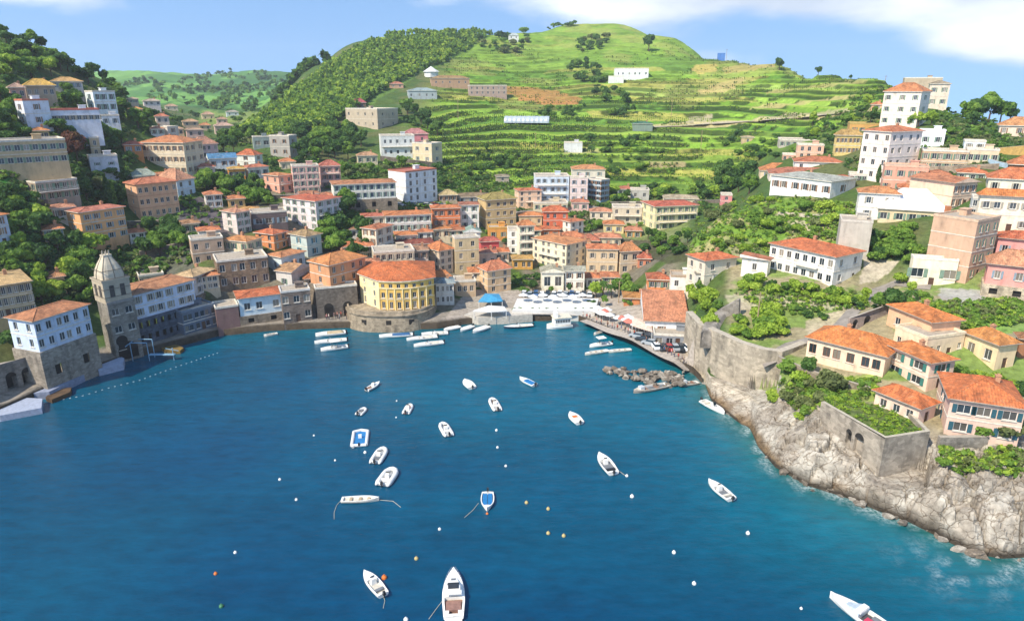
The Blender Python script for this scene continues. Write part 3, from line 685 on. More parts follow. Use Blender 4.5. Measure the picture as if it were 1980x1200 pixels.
    for fi, (Lf, nc) in enumerate(((W, cols[0] if cols else None), (D, cols[1] if cols else None))):
        px_w = (Rp if fi == 0 else Lp)
        if nc is None: nc = 0 if px_w < 7 else max(1, int(round(Lf/2.75)))
        nc = min(nc, int(Lf/(ww+.35)))
        if nowin: nc = 0
        rects = []
        for i in range(st):
            for j in range(nc):
                cxx = Lf*(j+.5)/nc + ((.12*Lf/nc)*math.sin(j*2.1+fi+1.7*len(SITES)) if nc > 2 and nc < 7 else 0); zc = zbase+sh*(i+.5)+.08
                isdoor = door and i == 0 and zbase == 0 and fi == 0 and j == nc//2 and sh > 2.2 and near
                if isdoor: rr = (cxx-.55, cxx+.55, .05, min(2.25, sh*.85)); doors.append((fi, rr, Lf))
                else: rr = (cxx-ww/2, cxx+ww/2, zc-wh/2, zc+wh/2); wins.append((fi, rr, Lf))
                rects.append(rr)
        if fi == 0: tf = lambda u, d, zz: (-W/2+u, -D/2+d, zz)
        else: tf = lambda u, d, zz, Lf=Lf: (-W/2+d, D/2-u, zz)
        facade(wb, Lf, zbase-(found if zbase == 0 else 0), h, rects, tf)
    z0 = zbase-(found if zbase == 0 else 0)
    wb.face([(W/2, -D/2, z0), (W/2, D/2, z0), (W/2, D/2, h), (W/2, -D/2, h)]); wb.face([(W/2, D/2, z0), (-W/2, D/2, z0), (-W/2, D/2, h), (W/2, D/2, h)])
    tcol = m_plain(trim or 'd9d0c0', .85, name='trim_plaster')
    if st > 1 and ppm > 2.0 and not stone:     # string course, 5 cm proud
        for i in range(1, st):
            zz = zbase+sh*i
            wb.box(-W/2-.06, W/2+.06, -D/2-.07, -D/2-.003, zz-.09, zz+.09, 1); wb.box(-W/2-.07, -W/2-.003, -D/2+.0, D/2+.06, zz-.09, zz+.09, 1)
    wb.build('wall', [wm_, tcol], t)
    for fi, rr, Lf in wins:
        cu, cz = (rr[0]+rr[1])/2, (rr[2]+rr[3])/2; a_, b_ = rr[1]-rr[0], rr[3]-rr[2]
        g, fr_, si = window_meshes(a_, b_, near and ppm > 6.2, fc=fcol)
        lc = (-W/2+cu, -D/2+.17, cz) if fi == 0 else (-W/2+.17, D/2-cu, cz); rt = 0 if fi == 0 else -math.pi/2
        wo = link('window', g, t, lc, rt)
        if fr_: link('frame', fr_, wo); link('sill', si, wo)
        if shut and ppm > 4:
            sm_ = shutter_mesh(a_*.34, b_, shut)
            for s_ in (-1, 1): link('shutter', sm_, wo, (s_*(a_*.67+.04), -.19, 0), 0)
    for fi, rr, Lf in doors:
        b = MB(); wd = rr[1]-rr[0]; hd = rr[3]-rr[2]; b.box(-wd/2, wd/2, 0, .06, 0, hd); b.box(-wd/2+.12, -.06, -.02, 0, .2, hd-.2); b.box(.06, wd/2-.12, -.02, 0, .2, hd-.2)
        d = b.build('door', [m_plain('5b4030', .6, name='door_paint')], t, (-W/2+(rr[0]+rr[1])/2, -D/2+.15, rr[2]))
        hb = MB(); hb.box(wd/2-.2, wd/2-.12, -.08, -.02, 1.0, 1.12); hb.build('handle', [m_plain('b9a25a', .3, 1, name='brass')], d)
    for bl in (balc or []):
        row, u0, u1, fi = bl; zz = zbase+sh*row+.15; Lf = W if fi == 0 else D; ba = MB(); rl = MB()
        if fi == 0: X0, X1 = -W/2+u0*W, -W/2+u1*W; ba.box(X0, X1, -D/2-1.1, -D/2+.02, zz-.15, zz); seg = [((X0+.04, -D/2), (X0+.04, -D/2-1.05)), ((X0+.04, -D/2-1.05), (X1-.04, -D/2-1.05)), ((X1-.04, -D/2-1.05), (X1-.04, -D/2))]
        else: Y0, Y1 = D/2-u0*D, D/2-u1*D; ba.box(-W/2-1.1, -W/2+.02, Y1, Y0, zz-.15, zz); seg = [((-W/2, Y0-.04), (-W/2-1.05, Y0-.04)), ((-W/2-1.05, Y0-.04), (-W/2-1.05, Y1+.04)), ((-W/2-1.05, Y1+.04), (-W/2, Y1+.04))]
        bo = ba.build('balcony', [tcol], t)
        for p0, p1 in seg:
            rl.tube((*p0, zz+.95), (*p1, zz+.95), .035, n=4); rl.tube((*p0, zz+.5), (*p1, zz+.5), .02, n=4)
            ln = math.hypot(p1[0]-p0[0], p1[1]-p0[1]); nn = max(1, int(ln/.45))
            for k in range(nn+1): q0 = (p0[0]+(p1[0]-p0[0])*k/nn, p0[1]+(p1[1]-p0[1])*k/nn); rl.tube((*q0, zz), (*q0, zz+.95), .02, n=4, caps=False)
        rl.build('railing', [m_plain('d8d4cc', .5, name='rail_paint')], bo)
    rm = m_roof(rc) if rc not in ("e4e4ea",) else m_plain(rc, .7, var=.06, name="canvas")
    rh = 0
    if roof in ('hip', 'gx', 'gy', 'sx', 'sy'):
        mid = Vector((ctr.x, ctr.y)); zpk = CAMH+mid.y*elev(yp)-z if yp else h+2
        rh = min(max(zpk-h-.18, .7), .42*min(W, D)+.6)
        ro = roof_mesh(W, D, roof, rh, o=.5 if ppm > 5 else .4).build('roof', [rm, tcol, wm_], t, (0, 0, h))
        g = MB(); o = .5
        g.tube((-W/2-o-.05, -D/2-o-.05, .1), (W/2+o+.05, -D/2-o-.05, .1), .08, n=6); g.tube((-W/2-o-.05, -D/2-o-.05, .1), (-W/2-o-.05, D/2+o+.05, .1), .08, n=6)
        if near: g.build('gutter', [m_plain('8f8578', .5, name='gutter_metal')], ro)
    else:
        b = MB(); ph = .55
        for (a_, b_, c_, d_) in ((-W/2-.08, W/2+.08, -D/2-.08, -D/2+.2), (-W/2-.08, W/2+.08, D/2-.2, D/2+.08), (-W/2-.08, -W/2+.2, -D/2+.2, D/2-.2), (W/2-.2, W/2+.08, -D/2+.2, D/2-.2)): b.box(a_, b_, c_, d_, 0.0, ph, 1)
        b.face([(-W/2+.2, -D/2+.2, .12), (W/2-.2, -D/2+.2, .12), (W/2-.2, D/2-.2, .12), (-W/2+.2, D/2-.2, .12)], 0)
        ro = b.build('roof', [m_plain(rc if roof == 'flatc' else 'a89c8c', .9, name='flat_roof'), m_plain(parc, .8, name='parapet') if parc else tcol], t, (0, 0, h))
        u = MB(); u.box(-1.1, 1.1, -.8, .8, .12, 1.5, 0, top=.96); u.box(-1.3, 1.3, -1, 1, 1.5, 1.62, 0)
        if W > 6 and D > 5 and ppm > 3: u.build('roof_hatch', [wm_], ro, (W*.2, D*.15, 0))
    for i in range(chim):
        c_ = MB(); px_, py_ = (W*(.22-.5*i), D*.12) ; c_.box(-.35, .35, -.35, .35, -.6, 1.1, 0); c_.box(-.45, .45, -.45, .45, 1.1, 1.22, 0); c_.box(-.2, .2, -.2, .2, 1.22, 1.45, 0)
        c_.build('chimney', [m_wall('b88a6a')], ro, (px_, py_, rh*.62 if rh else .12))
    SITES.append(dict(ref=(ref or label.split('|')[0]), px=(xl+xr)/2, py=(yb+(yp or ye))/2, yb=yb, yt=yp or ye, xl=xl, xr=xr))
    return t, W, D, h, z
# right bank, near
O1, O2, O3 = 'd4743a', 'd06a3a', 'c97448'
H('small pink cottage with red hip roof|above the walled sea garden', 1691,1776,1808,825,790,750, wall='ecc9b4', rc=O2, st=1, cols=(1,3), win=(1.2,1.4), shut=None)
H('broad pinkish two-storey house with teal shutters|and red hip roof at the lower right edge', 1812,1832,1975,838,770,728, wall='d9b9a6', rc=O2, st=2, cols=(3,1), win=(1.9,1.5), shut='2f5a66', th=12, chim=1, rho=1.1)
H('cream house with arched teal window and orange hip roof|joined to the long row', 1712,1795,1842,757,702,670, wall='eac9b2', rc=O1, st=2, cols=(1,2), win=(2.1,1.5), shut='3d7a70')
H('long low cream house with brown windows and orange roof|beside the walled lane', 1560,1710,1738,729,690,637, wall='ecceb2', rc=O1, st=1, cols=(1,6), win=(1.4,1.9), Dm=11, fcol='8a5a40')
H('peach two-storey house with orange hip roof|topmost of the cluster above the rocks', 1716,1798,1854,672,624,590, wall='e6b48e', rc=O1, st=1, cols=(2,2), win=(1.4,1.5), chim=1)
H('yellow linking wing with flat roof|between the two orange-roofed peach houses', 1728,1790,1862,700,656, roof='flat', wall='e8cfae', st=1, cols=(4,3), parc='e8d4b4', win=(.9,1.2))
H('yellow house with orange hip roof and blue-grey windows|right end of the row', 1861,1927,1963,716,668,636, wall='e4c9a0', rc='cc7c3e', st=1, cols=(1,2), win=(1.6,2.0))
H('low terracotta-roofed outhouse with wooden posts|at the right frame edge', 1962,1970,2010,690,655,643, wall='9a6a4c', rc='a86b47', st=1)
# right bank, middle
H('large white two-storey house with orange hip roof|and corner balcony on the right bank', 1487,1612,1665,555,498,465, wall='ece6dc', rc='c8643c', st=2, cols=(2,8), win=(1.3,1.7), balc=[(1,.45,.78,1)], Dm=13)
H('plain white wing with faded red roof|left of the large white house', 1434,1484,1490,535,504,493, wall='efe7da', rc='b86749', st=1, cols=(0,1), roof='sy')
H('square grey-cream house with bright orange pyramid roof|above the fort', 1328,1362,1422,560,505,487, wall='d9cdb8', rc='cf663e', st=2, cols=(2,2))
H('white tower-like house with flat roof|beside the tall orange house', 1294,1296,1342,585,535, roof='flat', wall='eee6d8', st=2, cols=(2,0), parc='b39c82')
H('tall orange house with arched windows and red roof|near the promenade', 1250,1252,1294,580,540,526, wall='dd8850', rc='b5583a', st=2, cols=(3,0))
H('dark grey-roofed white lodge|behind the fort bastion', 1341,1345,1378,572,532, roof='flat', wall='d6d0c4', st=2, cols=(2,0), parc='8a8478')
H('boathouse with wide coral shed roof and white walls|at the promenade', 1245,1247,1328,652,620,577, wall='dfe0e0', rc='cc7c5b', st=1, roof='sy', Dm=16, cols=(4,0))
H('low ochre-roofed kiosk|beside the tall orange house', 1205,1207,1252,592,576,566, wall='c98050', rc='b8763c', st=1, cols=(2,0))
H('long light-beige concrete building with blind left wall|on the right bank', 1795,1880,1922,545,430, roof='flat', wall='c8a488', st=4, cols=(3,0), parc='d0b094', win=(.9,1.7), th=66)
H('white loggia house with flat roof|in front of the blind beige building', 1757,1762,1848,552,500, roof='flat', wall='efe2c4', st=1, cols=(3,0), win=(2.4,2.0), parc='e6ddcc', Dm=8)
H('pink house with cream base and salmon roof|at the right frame edge', 1903,1906,1990,570,510,482, wall='dd9a8e', rc='cf8564', st=1, cols=(2,0), pod=548, pstone='e0cdb0')
H('rose-walled house with red roof|behind the pink house', 1925,1927,2010,500,460,446, wall='dc9890', rc='c45d3e', st=1, cols=(3,0), ymin=150)
H('big cream three-storey house with red-orange hip roof|at the right frame edge', 1886,1890,2020,447,378,354, wall='efe0c6', rc=O1, st=2, cols=(5,0), chim=1, win=(1.3,1.5))
H('orange-roofed house peeking over|the big cream three-storey house', 1908,1910,2020,372,345,324, wall='e6d8c2', rc='cc6b43', st=1, cols=(3,0))
H('peach gabled house with blind gable and windowed side|below the pink tower block', 1757,1842,1886,405,355,338, wall='e6c4a8', rc='c07150', st=2, cols=(4,0), roof='gy', trim='c9a88c', ymin=165)
H('white cube house with low orange roof|left of the white tent roof', 1657,1659,1737,425,373,360, wall='ece6dc', rc='c87b4e', st=2, cols=(2,0))
H('tall white block with orange hip roof|and peach right half', 1663,1717,1776,352,256,243, wall='e8d8cc', rc='c66d47', st=4, cols=(4,3), win=(1.3,1.7))
H('salmon-pink stepped block|below the tall white block', 1706,1708,1792,372,322, roof='flat', wall='dba088', st=2, cols=(4,0), parc='d8ad92')
H('yellow rounded house with tall windows|left of the tall white block', 1612,1616,1664,300,262,250, wall='dcc37c', rc='b58a50', st=2, cols=(6,0), win=(.8,1.6))
H('ochre flat-topped house with dark dormers|behind the yellow rounded house', 1640,1642,1732,262,240, roof='flat', wall='c99a58', st=1, cols=(5,0), parc='b89d59')
H('white hilltop villa with orange hip roof and yellow side|highest on the right', 1705,1777,1794,246,178,160, wall='ecdccb', rc='c8764c', st=3, cols=(1,3))
H('cream wing with flat terrace and tall windows|right of the hilltop villa', 1793,1795,1834,208,163,156, wall='dccbb6', rc='9a8470', st=2, cols=(2,0))
H('small orange-roofed annex|left of the hilltop villa', 1683,1685,1707,212,203,196, wall='d8a884', rc='cc7650', st=1, cols=(1,0))
H('low stone ruin-like house on the skyline|behind the hilltop villa', 1745,1747,1820,165,152, roof='flat', wall='b8a68e', st=1, cols=(5,0))
H('white box house with blue garage|right of the tall white block', 1776,1778,1826,286,253, roof='flat', wall='eef0f0', st=1, cols=(2,0), parc='eeeeee')
H('long beige flat-roofed terrace house|right of the peach tower block', 1780,1782,1870,330,292, roof='flat', wall='c6a888', st=2, cols=(6,0))
H('cream terrace house with blue pool deck|on the upper right slope', 1866,1868,1930,318,290, roof='flat', wall='d8c2a2', st=1, cols=(4,0))
H('brown timbered house with orange roof|at the upper right frame edge', 1948,1950,2010,345,318,300, wall='8e6244', rc='c87147', st=1, cols=(3,0))
H('pale house with orange roof and white garden wall|far right under the skyline trees', 1930,1932,2010,262,243,226, wall='e2cdb6', rc='cc8554', st=1, cols=(3,0))
H('small white shed with blue door|on the grassy upper right terrace', 1862,1864,1905,292,274, roof='flat', wall='dde4ea', st=1, cols=(2,0))
# white villa group on the spur
H('white villa with pale grey hip roof and tall windows|on the green spur', 1490,1606,1653,384,352,334, wall='e9e7e2', rc='a8a49e', st=1, cols=(1,6), win=(1.5,2.0), pod=392 if False else None, Dm=14, chim=1)
H('white house with long red roof|behind the grey-roofed white villa', 1486,1488,1636,352,336,324, wall='ead8c6', rc='b86650', st=1, cols=(6,0), ymin=215)
H('white walled house with red hip roof|above the grey-roofed villa', 1534,1537,1632,330,313,302, wall='eae4da', rc='c26847', st=1, cols=(3,0), ymin=222)
H('small cream house with orange roof|left tip of the spur', 1468,1470,1536,345,330,315, wall='e8cfae', rc='c87647', st=1, cols=(3,0), ymin=222)
H('pink two-storey house|behind the red hip roof on the spur', 1539,1541,1592,308,281,278, roof='flat', wall='dcb096', st=2, cols=(3,0), ymin=235)
H('tiny pink house with dark windows|left of the pink two-storey house', 1512,1514,1541,312,300, roof='flat', wall='dca88c', st=1, cols=(3,0), ymin=235)
H('long stone terrace house under the fields|above the pink two-storey house', 1505,1507,1592,285,271, roof='flat', wall='b8aea0', st=1, cols=(7,0), ymin=245)
# centre
H('cream house with bright red hip roof and vine-hung balconies|centre right', 1240,1266,1348,446,400,388, wall='e4d6a8', rc='c45943', st=3, cols=(6,2), balc=[(1,.1,.95,0),(2,.1,.95,0)])
H('flat-topped cream storey|behind the bright red hip roof', 1282,1284,1350,400,384,376, wall='dccbb0', rc='b59c84', st=1, cols=(5,0), ymin=262)
H('low grey-beige house with open balconies|left of the vine-hung cream house', 1183,1185,1241,432,402, roof='flat', wall='cbbda4', st=2, cols=(3,0), balc=[(1,.05,.95,0)])
H('peach house with orange hip roof|right of the wide cream hotel', 1134,1136,1194,530,482,471, wall='dcc09a', rc='cf7047', st=2, cols=(3,0))
H('pale house with rounded orange roof and glass front|at the palms', 1190,1200,1236,532,487,466, wall='c9b598', rc='c87a4e', st=2, cols=(2,1), win=(1.6,1.9))
H('small red-roofed house|far right of the old centre', 1232,1234,1258,520,500,488, wall='c88060', rc='c05b43', st=1, cols=(2,0))
H('wide cream hotel with orange roof terrace|in the middle of the old town', 1030,1095,1134,527,474,458, wall='e6d8b8', rc='cc7e50', st=4, cols=(3,5), balc=[(2,.2,.8,1)])
H('cream arcaded gatehouse with green doors|on the square', 1046,1048,1090,562,527,514, wall='e9e0c8', rc='a89c88', st=1, cols=(2,0), win=(2.0,3.0), roof='gy')
H('white house with grey roof|right of the arcaded gatehouse', 1090,1092,1130,560,524,516, wall='eee6d4', rc='a39a8c', st=2, cols=(2,0), roof='gx')
H('tall white apartment house with orange balconies|left of the wide hotel', 1000,1004,1033,500,437,425, wall='e8dcc4', rc='c87649', st=4, cols=(2,0), balc=[(1,.1,.9,0),(2,.1,.9,0),(3,.1,.9,0)])
H('narrow white tower house|left of the tall white apartment house', 981,983,1002,492,446, roof='flat', wall='ecebe2', st=3, cols=(1,0))
H('small white house with red roof|in the upper old centre', 1088,1103,1128,455,430,422, wall='eee4d2', rc='c66b47', st=2, cols=(2,1))
H('orange-red fronted house with red roof|high in the old centre', 1049,1051,1098,442,410,397, wall='cf6a48', rc='c9603d', st=2, cols=(3,0))
H('rust-orange terrace house|below the orange-red fronted house', 1046,1048,1082,462,444,438, wall='d0784c', rc='c8623c', st=1, cols=(2,0))
H('beige house with terracotta lean-to roof|right of the rust-orange terrace house', 1080,1083,1130,478,460,447, wall='d8bc98', rc='c9714c', st=1, cols=(2,0))
H('brick-red roofed house|behind the peach hip-roofed house', 1118,1120,1158,486,466,452, wall='c8a083', rc='b9624c', st=1, cols=(2,0))
H('pale blue and white hillside block|left of the glass block', 1033,1035,1100,392,342, roof='flat', wall='cfdbe6', st=3, cols=(5,0), balc=[(1,.05,.9,0),(2,.05,.9,0)], name='apartment_building', cat='building')
H('pinkish-white hillside block|between the pale blue block and the glass block', 1100,1102,1136,392,345,None, roof='flat', wall='e2cfc8', st=3, cols=(2,0), name='apartment_building', cat='building')
H('blue glass-fronted block|right end of the hillside blocks', 1135,1162,1178,390,350, roof='flat', wall='8fa9bd', st=4, cols=(2,4), win=(2.0,2.0), name='apartment_building', cat='building')
H('orange-roofed house peeking over|the hillside blocks', 1105,1107,1170,345,328,318, wall='ddd0c2', rc='cc8354', st=1, cols=(3,0), ymin=305)
H('peach and red house|beside the olive-roofed mansion', 995,1003,1047,402,370,363, wall='e6bfa0', rc='c66647', st=3, cols=(3,1), balc=[(1,.3,.95,0)])
H('large tan mansion with olive hip roof|in the upper centre', 924,940,998,442,388,371, wall='c8ac7c', rc='9c8448', st=3, cols=(4,0), win=(1.3,1.5))
H('white four-storey house with dark-edged roof|left of the olive-roofed mansion', 888,890,926,443,397,393, wall='ece8de', rc='a8604c', st=3, cols=(2,0), rho=1)
H('orange house with white ground floor|in the long white row', 833,836,890,440,404,398, wall='dc7e4c', rc='c86d43', st=2, cols=(4,0))
H('long white house with orange eaves|on the upper street', 743,746,834,450,418,408, wall='e0dcd4', rc='c87143', st=2, cols=(7,0), Dm=9)
H('cream turret-fronted house with red roof|below the long white house', 701,728,760,492,444,434, wall='e6d2ba', rc='bb6847', st=3, cols=(2,2), balc=[(1,.1,.9,0)])
H('ruined pale terrace with arches|behind the yellow palace', 722,724,802,527,490, roof='flat', wall='c9b89e', st=2, cols=(6,0), name='terrace_building', cat='building')
H('dull red awning-roofed restaurant|above the ruined pale terrace', 768,770,838,492,474,466, wall='b59880', rc='8c3c30', st=1, cols=(4,0))
H('pale house with orange gable roof|left of the tan church front', 824,850,876,527,486,467, wall='cdb8a0', rc='cf7343', st=3, cols=(2,2))
H('weathered grey-pink house|right of the ruined pale terrace', 796,798,828,524,485,480, wall='baa79a', rc='a8765d', st=2, cols=(2,0))
H('tan stone church front with round-arched window|in the old centre', 875,880,926,530,462, roof='flat', wall='c9b48c', st=3, cols=(2,0), name='church', cat='church')
H('white gabled house with grey roof|above the tan church front', 896,898,929,482,450,438, wall='e2e2dc', rc='8fa096', st=1, cols=(2,0), roof='gy')
H('rose-red walled house|right of the white gabled house', 926,930,965,498,468,457, wall='cc5a58', rc='b45249', st=1, cols=(2,0))
H('ochre-orange walled house|above the rose-red house', 943,945,983,466,442, roof='flat', wall='d8974a', st=1, cols=(2,0), parc='d09f4e')
H('beige house with coral terrace roof|left of the garden square', 927,943,988,568,525,502, wall='d6b48c', rc='cc7150', st=3, cols=(2,1), chim=1)
H('pale pink house|behind the coral-roofed beige house', 926,928,960,520,490,482, wall='dcb8a4', rc='c06d54', st=1, cols=(2,0))
H('yellow-ochre small house|between the coral roof and the tall white apartment house', 990,992,1030,522,502,494, wall='d09c4c', rc='c08e4c', st=1, cols=(3,0))
H('low beige house with tiled parapet|behind the blue tarpaulin', 878,880,920,572,546, roof='flat', wall='bfa484', st=1, cols=(3,0))
H('stone-beige house with flat terrace|over the low beige house', 884,886,926,528,502, roof='flat', wall='c8ab84', st=1, cols=(2,0), pod=None)
H('grey-white house with slate roof|right of the yellow palace', 841,843,878,590,549,538, wall='cfcdc6', rc='8b96a0', st=2, cols=(4,0), win=(.8,1.6))
H('orange-roofed house|directly behind the yellow palace', 808,812,872,566,541,522, wall='c9a67e', rc='cc7647', st=1, cols=(3,0))
# mid left
H('tall white block with brown-red roof|in the upper middle', 752,785,845,392,334,328, wall='dfe2e4', rc='a86450', st=4, cols=(4,0), win=(1.2,1.9), roof='flatc', parc='b07159', name='apartment_building', cat='building')
H('long white house with blue windows and brown roof|left of the tall white block', 643,646,766,408,358,347, wall='dcdcd2', rc='b9714c', st=2, cols=(9,0), pod=388, Dm=11, fcol='5d86a8')
H('small round-roofed tan café|right of the tall white block', 847,850,884,390,378,366, wall='a89880', rc='c0a273', st=1, cols=(4,0))
H('white-blue balconied house with red peaked roof|above the green gully', 549,612,660,446,390,379, wall='dcd2d2', rc='c0593e', st=4, cols=(3,4), balc=[(2,.1,.9,0)], chim=1)
H('pink apartment house with red pyramid roof|tallest of the pink cluster', 617,620,659,365,322,309, wall='d8a89c', rc='b85d50', st=3, cols=(3,0), balc=[(2,.2,.9,0)], name='apartment_building', cat='building')
H('pink flat-roofed apartment house|in the middle of the pink cluster', 565,567,618,376,323, roof='flat', wall='d8aa9e', st=4, cols=(4,0), name='apartment_building', cat='building')
H('salmon house with orange roof|left end of the pink cluster', 511,540,566,374,341,334, wall='dda48c', rc='c87a52', st=2, cols=(2,2), balc=[(1,.1,.8,0)])
H('grey concrete house with boarded base|in the trees', 522,560,575,304,264, roof='flat', wall='a9a49c', st=2, cols=(1,2), ymin=280)
H('open-sided grey veranda house|left of the grey concrete house', 488,490,523,288,266, roof='flat', wall='93a09c', st=1, cols=(2,0), win=(2.5,2.0), ymin=280)
H('long grey-beige farmhouse with blind lower wall|at the foot of the wood', 669,730,770,250,212, roof='flat', wall='b9aa94', st=2, cols=(2,4))
H('dark-walled house with crimson roof|behind the long grey-beige farmhouse', 678,680,708,210,199,190, wall='7a6454', rc='a84754', st=1, cols=(2,0), ymin=440)
H('white balconied house|on the terrace edge below the farmhouse', 735,737,802,305,264, roof='flat', wall='d6d8d4', st=2, cols=(5,0), balc=[(1,.02,.95,0)])
H('strawberry-pink house|on top of the white balconied house', 778,781,828,279,260,248, wall='d08088', rc='b87173', st=1, cols=(2,0), ymin=345)
H('cream house|right of the white balconied house', 798,835,855,318,279, roof='flat', wall='d4c2a2', st=2, cols=(1,2))
H('white house with orange pyramid roof|behind the blue tarpaulin roof', 458,493,508,324,301,288, wall='e2e4da', rc='c8623d', st=2, cols=(1,1))
H('low white house with small red roof|right of the orange domed house', 470,480,520,344,325,317, wall='e0ddd0', rc='c4684c', st=1, cols=(3,0))
H('orange domed-roof house|above the dark green thicket', 440,443,474,347,328,322, wall='d8923c', rc='cc9947', st=1, cols=(3,0))
H('white house under blue tarpaulin roof|in the upper left town', 402,405,458,326,308,296, wall='d6dde0', rc='4a7cae', st=1, cols=(3,0), roof='gx')
H('pink house with salmon roof|right of the cream hip-roofed mansion', 365,380,422,308,281,264, wall='d0aca8', rc='c4836d', st=2, cols=(4,0))
H('cream mansion with orange hip roof|in the upper left town', 275,358,395,340,277,262, wall='dccbae', rc='c8764c', st=3, cols=(3,7))
H('orange-trimmed house with red roof|left of the cream mansion', 238,240,276,297,281,272, wall='c9844c', rc='c45d43', st=1, cols=(2,0))
H('white-beige tower block|behind the cream mansion', 296,325,346,272,247, roof='flat', wall='d2c8ba', st=2, cols=(1,1), ymin=290)
H('pale pink house|behind the salmon-roofed pink house', 360,362,395,280,252,248, wall='d2b0a2', rc='b88e78', st=2, cols=(2,0), ymin=300)
H('tall peach house with four storeys and orange left side|in the left town', 247,268,345,426,358,342, wall='dfae88', rc='c66d50', st=3, cols=(6,1), win=(1.1,1.6), trim='c98d6c')
H('long pink-roofed house with blue lower walls|behind the tall peach house', 300,343,377,384,350,326, wall='c8d6de', rc='cc876a', st=2, cols=(2,0))
H('grey-white domed greenhouse annex|left of the pink-roofed house', 252,258,302,356,342,326, wall='b9bdb4', rc='9aa096', st=1, cols=(3,0), ymin=222)
H('peach three-storey house with low red roof|among the left trees', 130,159,244,474,412,400, wall='e2aa78', rc='c06b59', st=3, cols=(4,1), win=(1.2,1.5), balc=[(2,.18,.33,0)], chim=1)
H('white house with orange roof|at the left frame edge', -40,-10,19,480,420,409, wall='c4cede', rc='cc733e', st=3, cols=(1,0))
H('orange and grey scaffolded building|on the upper left slope', 48,72,152,391,355, roof='flat', wall='a89684', st=2, cols=(5,2), balc=[(1,.02,.98,0)], name='building', cat='building')
H('small terrace storey with orange gable|on the scaffolded building', 70,72,134,354,333,None, roof='flat', wall='8f8a7e', st=1, cols=(4,0), ymin=185)
H('long beige terraced building with balconies|below the white school', -30,-28,130,326,277, roof='flat', wall='c4ab84', st=2, cols=(9,0), win=(1.4,1.6), name='building', cat='building')
H('grey-beige lower storey block|under the long beige terraced building', 48,50,122,330,305, roof='flat', wall='a3a08c', st=1, cols=(5,0), win=(1.5,1.7), name='building', cat='building')
H('beige square tower house|right of the reddish tree', 173,175,194,304,268, roof='flat', wall='c2ad8c', st=2, cols=(1,0))
H('plain white box building|right of the reddish tree', 171,174,229,333,304, roof='flat', wall='c8ccd4', st=1, cols=(2,0), win=(1.0,1.0))
H('tall white gable block of the school|on the upper left hill', 33,48,98,245,195, roof='flat', wall='dde2ec', st=2, cols=(1,1), parc='c97c62')
H('long white school wing with a band of windows|on the upper left hill', 97,99,194,244,214, roof='flat', wall='dde0e8', st=1, cols=(9,0), win=(1.4,1.5), parc='c8715f', rho=1, Dm=9)
H('small white annex|right of the school wing', 194,196,232,244,225, roof='flat', wall='e0e2e6', st=1, cols=(2,0))
H('white hillside villa with tall windows|above the school wing', 167,182,225,217,178, roof='flat', wall='e2eaec', st=2, cols=(3,1), win=(1.2,2))
H('mustard-roofed house|on the upper left hill', 48,50,108,190,166,152, wall='b39c84', rc='cf9c44', st=1, cols=(4,0))
H('orange-roofed white house|right of the mustard-roofed house', 98,100,160,172,158,149, wall='cfc0b4', rc='c89459', st=1, cols=(4,0))
H('faded pink house|left of the mustard-roofed house', 18,20,50,192,170,160, wall='c89a8a', rc='b88d7e', st=1, cols=(2,0))
# left waterfront
H('ochre palazzo with tall windows and faded orange roof|at the left frame edge', -60,-58,65,628,563,547, wall='bfa577', rc='c99f6f', st=3, cols=(10,0), win=(.8,1.7), Dm=14)
H('long white waterfront house with brown-orange roof|on a stone base at the left', 29,77,181,745,622,590, wall='c6d2e2', rc='b9714e', st=2, cols=(6,2), pod=681, pstone='b3a797', podw=0, chim=0, th=33)
H('long white waterfront house over a slate-blue arcade|right of the stone bell tower', 262,264,380,668,571,552, wall='ccd6e6', rc='b5714f', st=2, cols=(6,0), pod=618, podw=2, pstone='66707e', th=28, Dm=10)
H('white-grey house with tan roof|above the slate-blue arcade', 345,378,418,610,536,518, wall='c6c4c2', rc='c8a078', st=2, cols=(2,1), pod=572)
H('white waterfront house with red roof|left of the stone gabled building', 462,464,546,629,578,562, wall='ccd8dc', rc='c4603c', st=1, cols=(3,0), pod=612, win=(1.6,1.9))
H('stone waterfront building with white parapet|below the white gabled house', 544,546,602,628,567, roof='flat', stone='8a7c72', st=2, cols=(3,0), win=(1.5,1.8), parc='cfcac2', name='stone_building', cat='building')
H('white gabled house with brown roof|on the stone waterfront building', 535,565,602,566,527,508, wall='cfc9c0', rc='b8835d', st=1, cols=(1,1), roof='gy', ymin=176)
H('white-blue house with orange roof|behind the white gabled house', 519,545,590,532,498,483, wall='cfdada', rc='c87a4f', st=1, cols=(3,1))
H('orange palazzo with big orange hip roof|above the stone arches', 602,640,709,610,514,486, wall='cf966c', rc='cf7c47', st=2, cols=(4,1), pod=556, chim=1)
H('house with blue door bay and brown roof|left of the orange palazzo', 563,594,622,498,458,444, wall='b9c4be', rc='a8835d', st=2, cols=(1,1), shut='3c7f96')
H('small orange house with red-orange roof|in the left old town', 495,530,555,485,454,442, wall='d88c5c', rc='cc643e', st=2, cols=(2,2))
H('cream house with orange roof|left of the small orange house', 433,479,508,510,468,456, wall='dcc9a8', rc='cc814c', st=2, cols=(2,3))
H('beige stone block with flat roof|above the dark boat-yard wall', 370,372,434,516,466, roof='flat', wall='b89c84', st=2, cols=(3,0), pod=None, name='stone_building', cat='building')
H('pinkish-white house with salmon roof|below the purple slope', 431,458,485,455,412,404, wall='d8cac4', rc='c8856a', st=3, cols=(2,1))
H('small house with orange tiled lean-to|right of the salmon-roofed house', 470,472,503,430,408,400, wall='c98a5a', rc='c88c50', st=1, cols=(2,0))
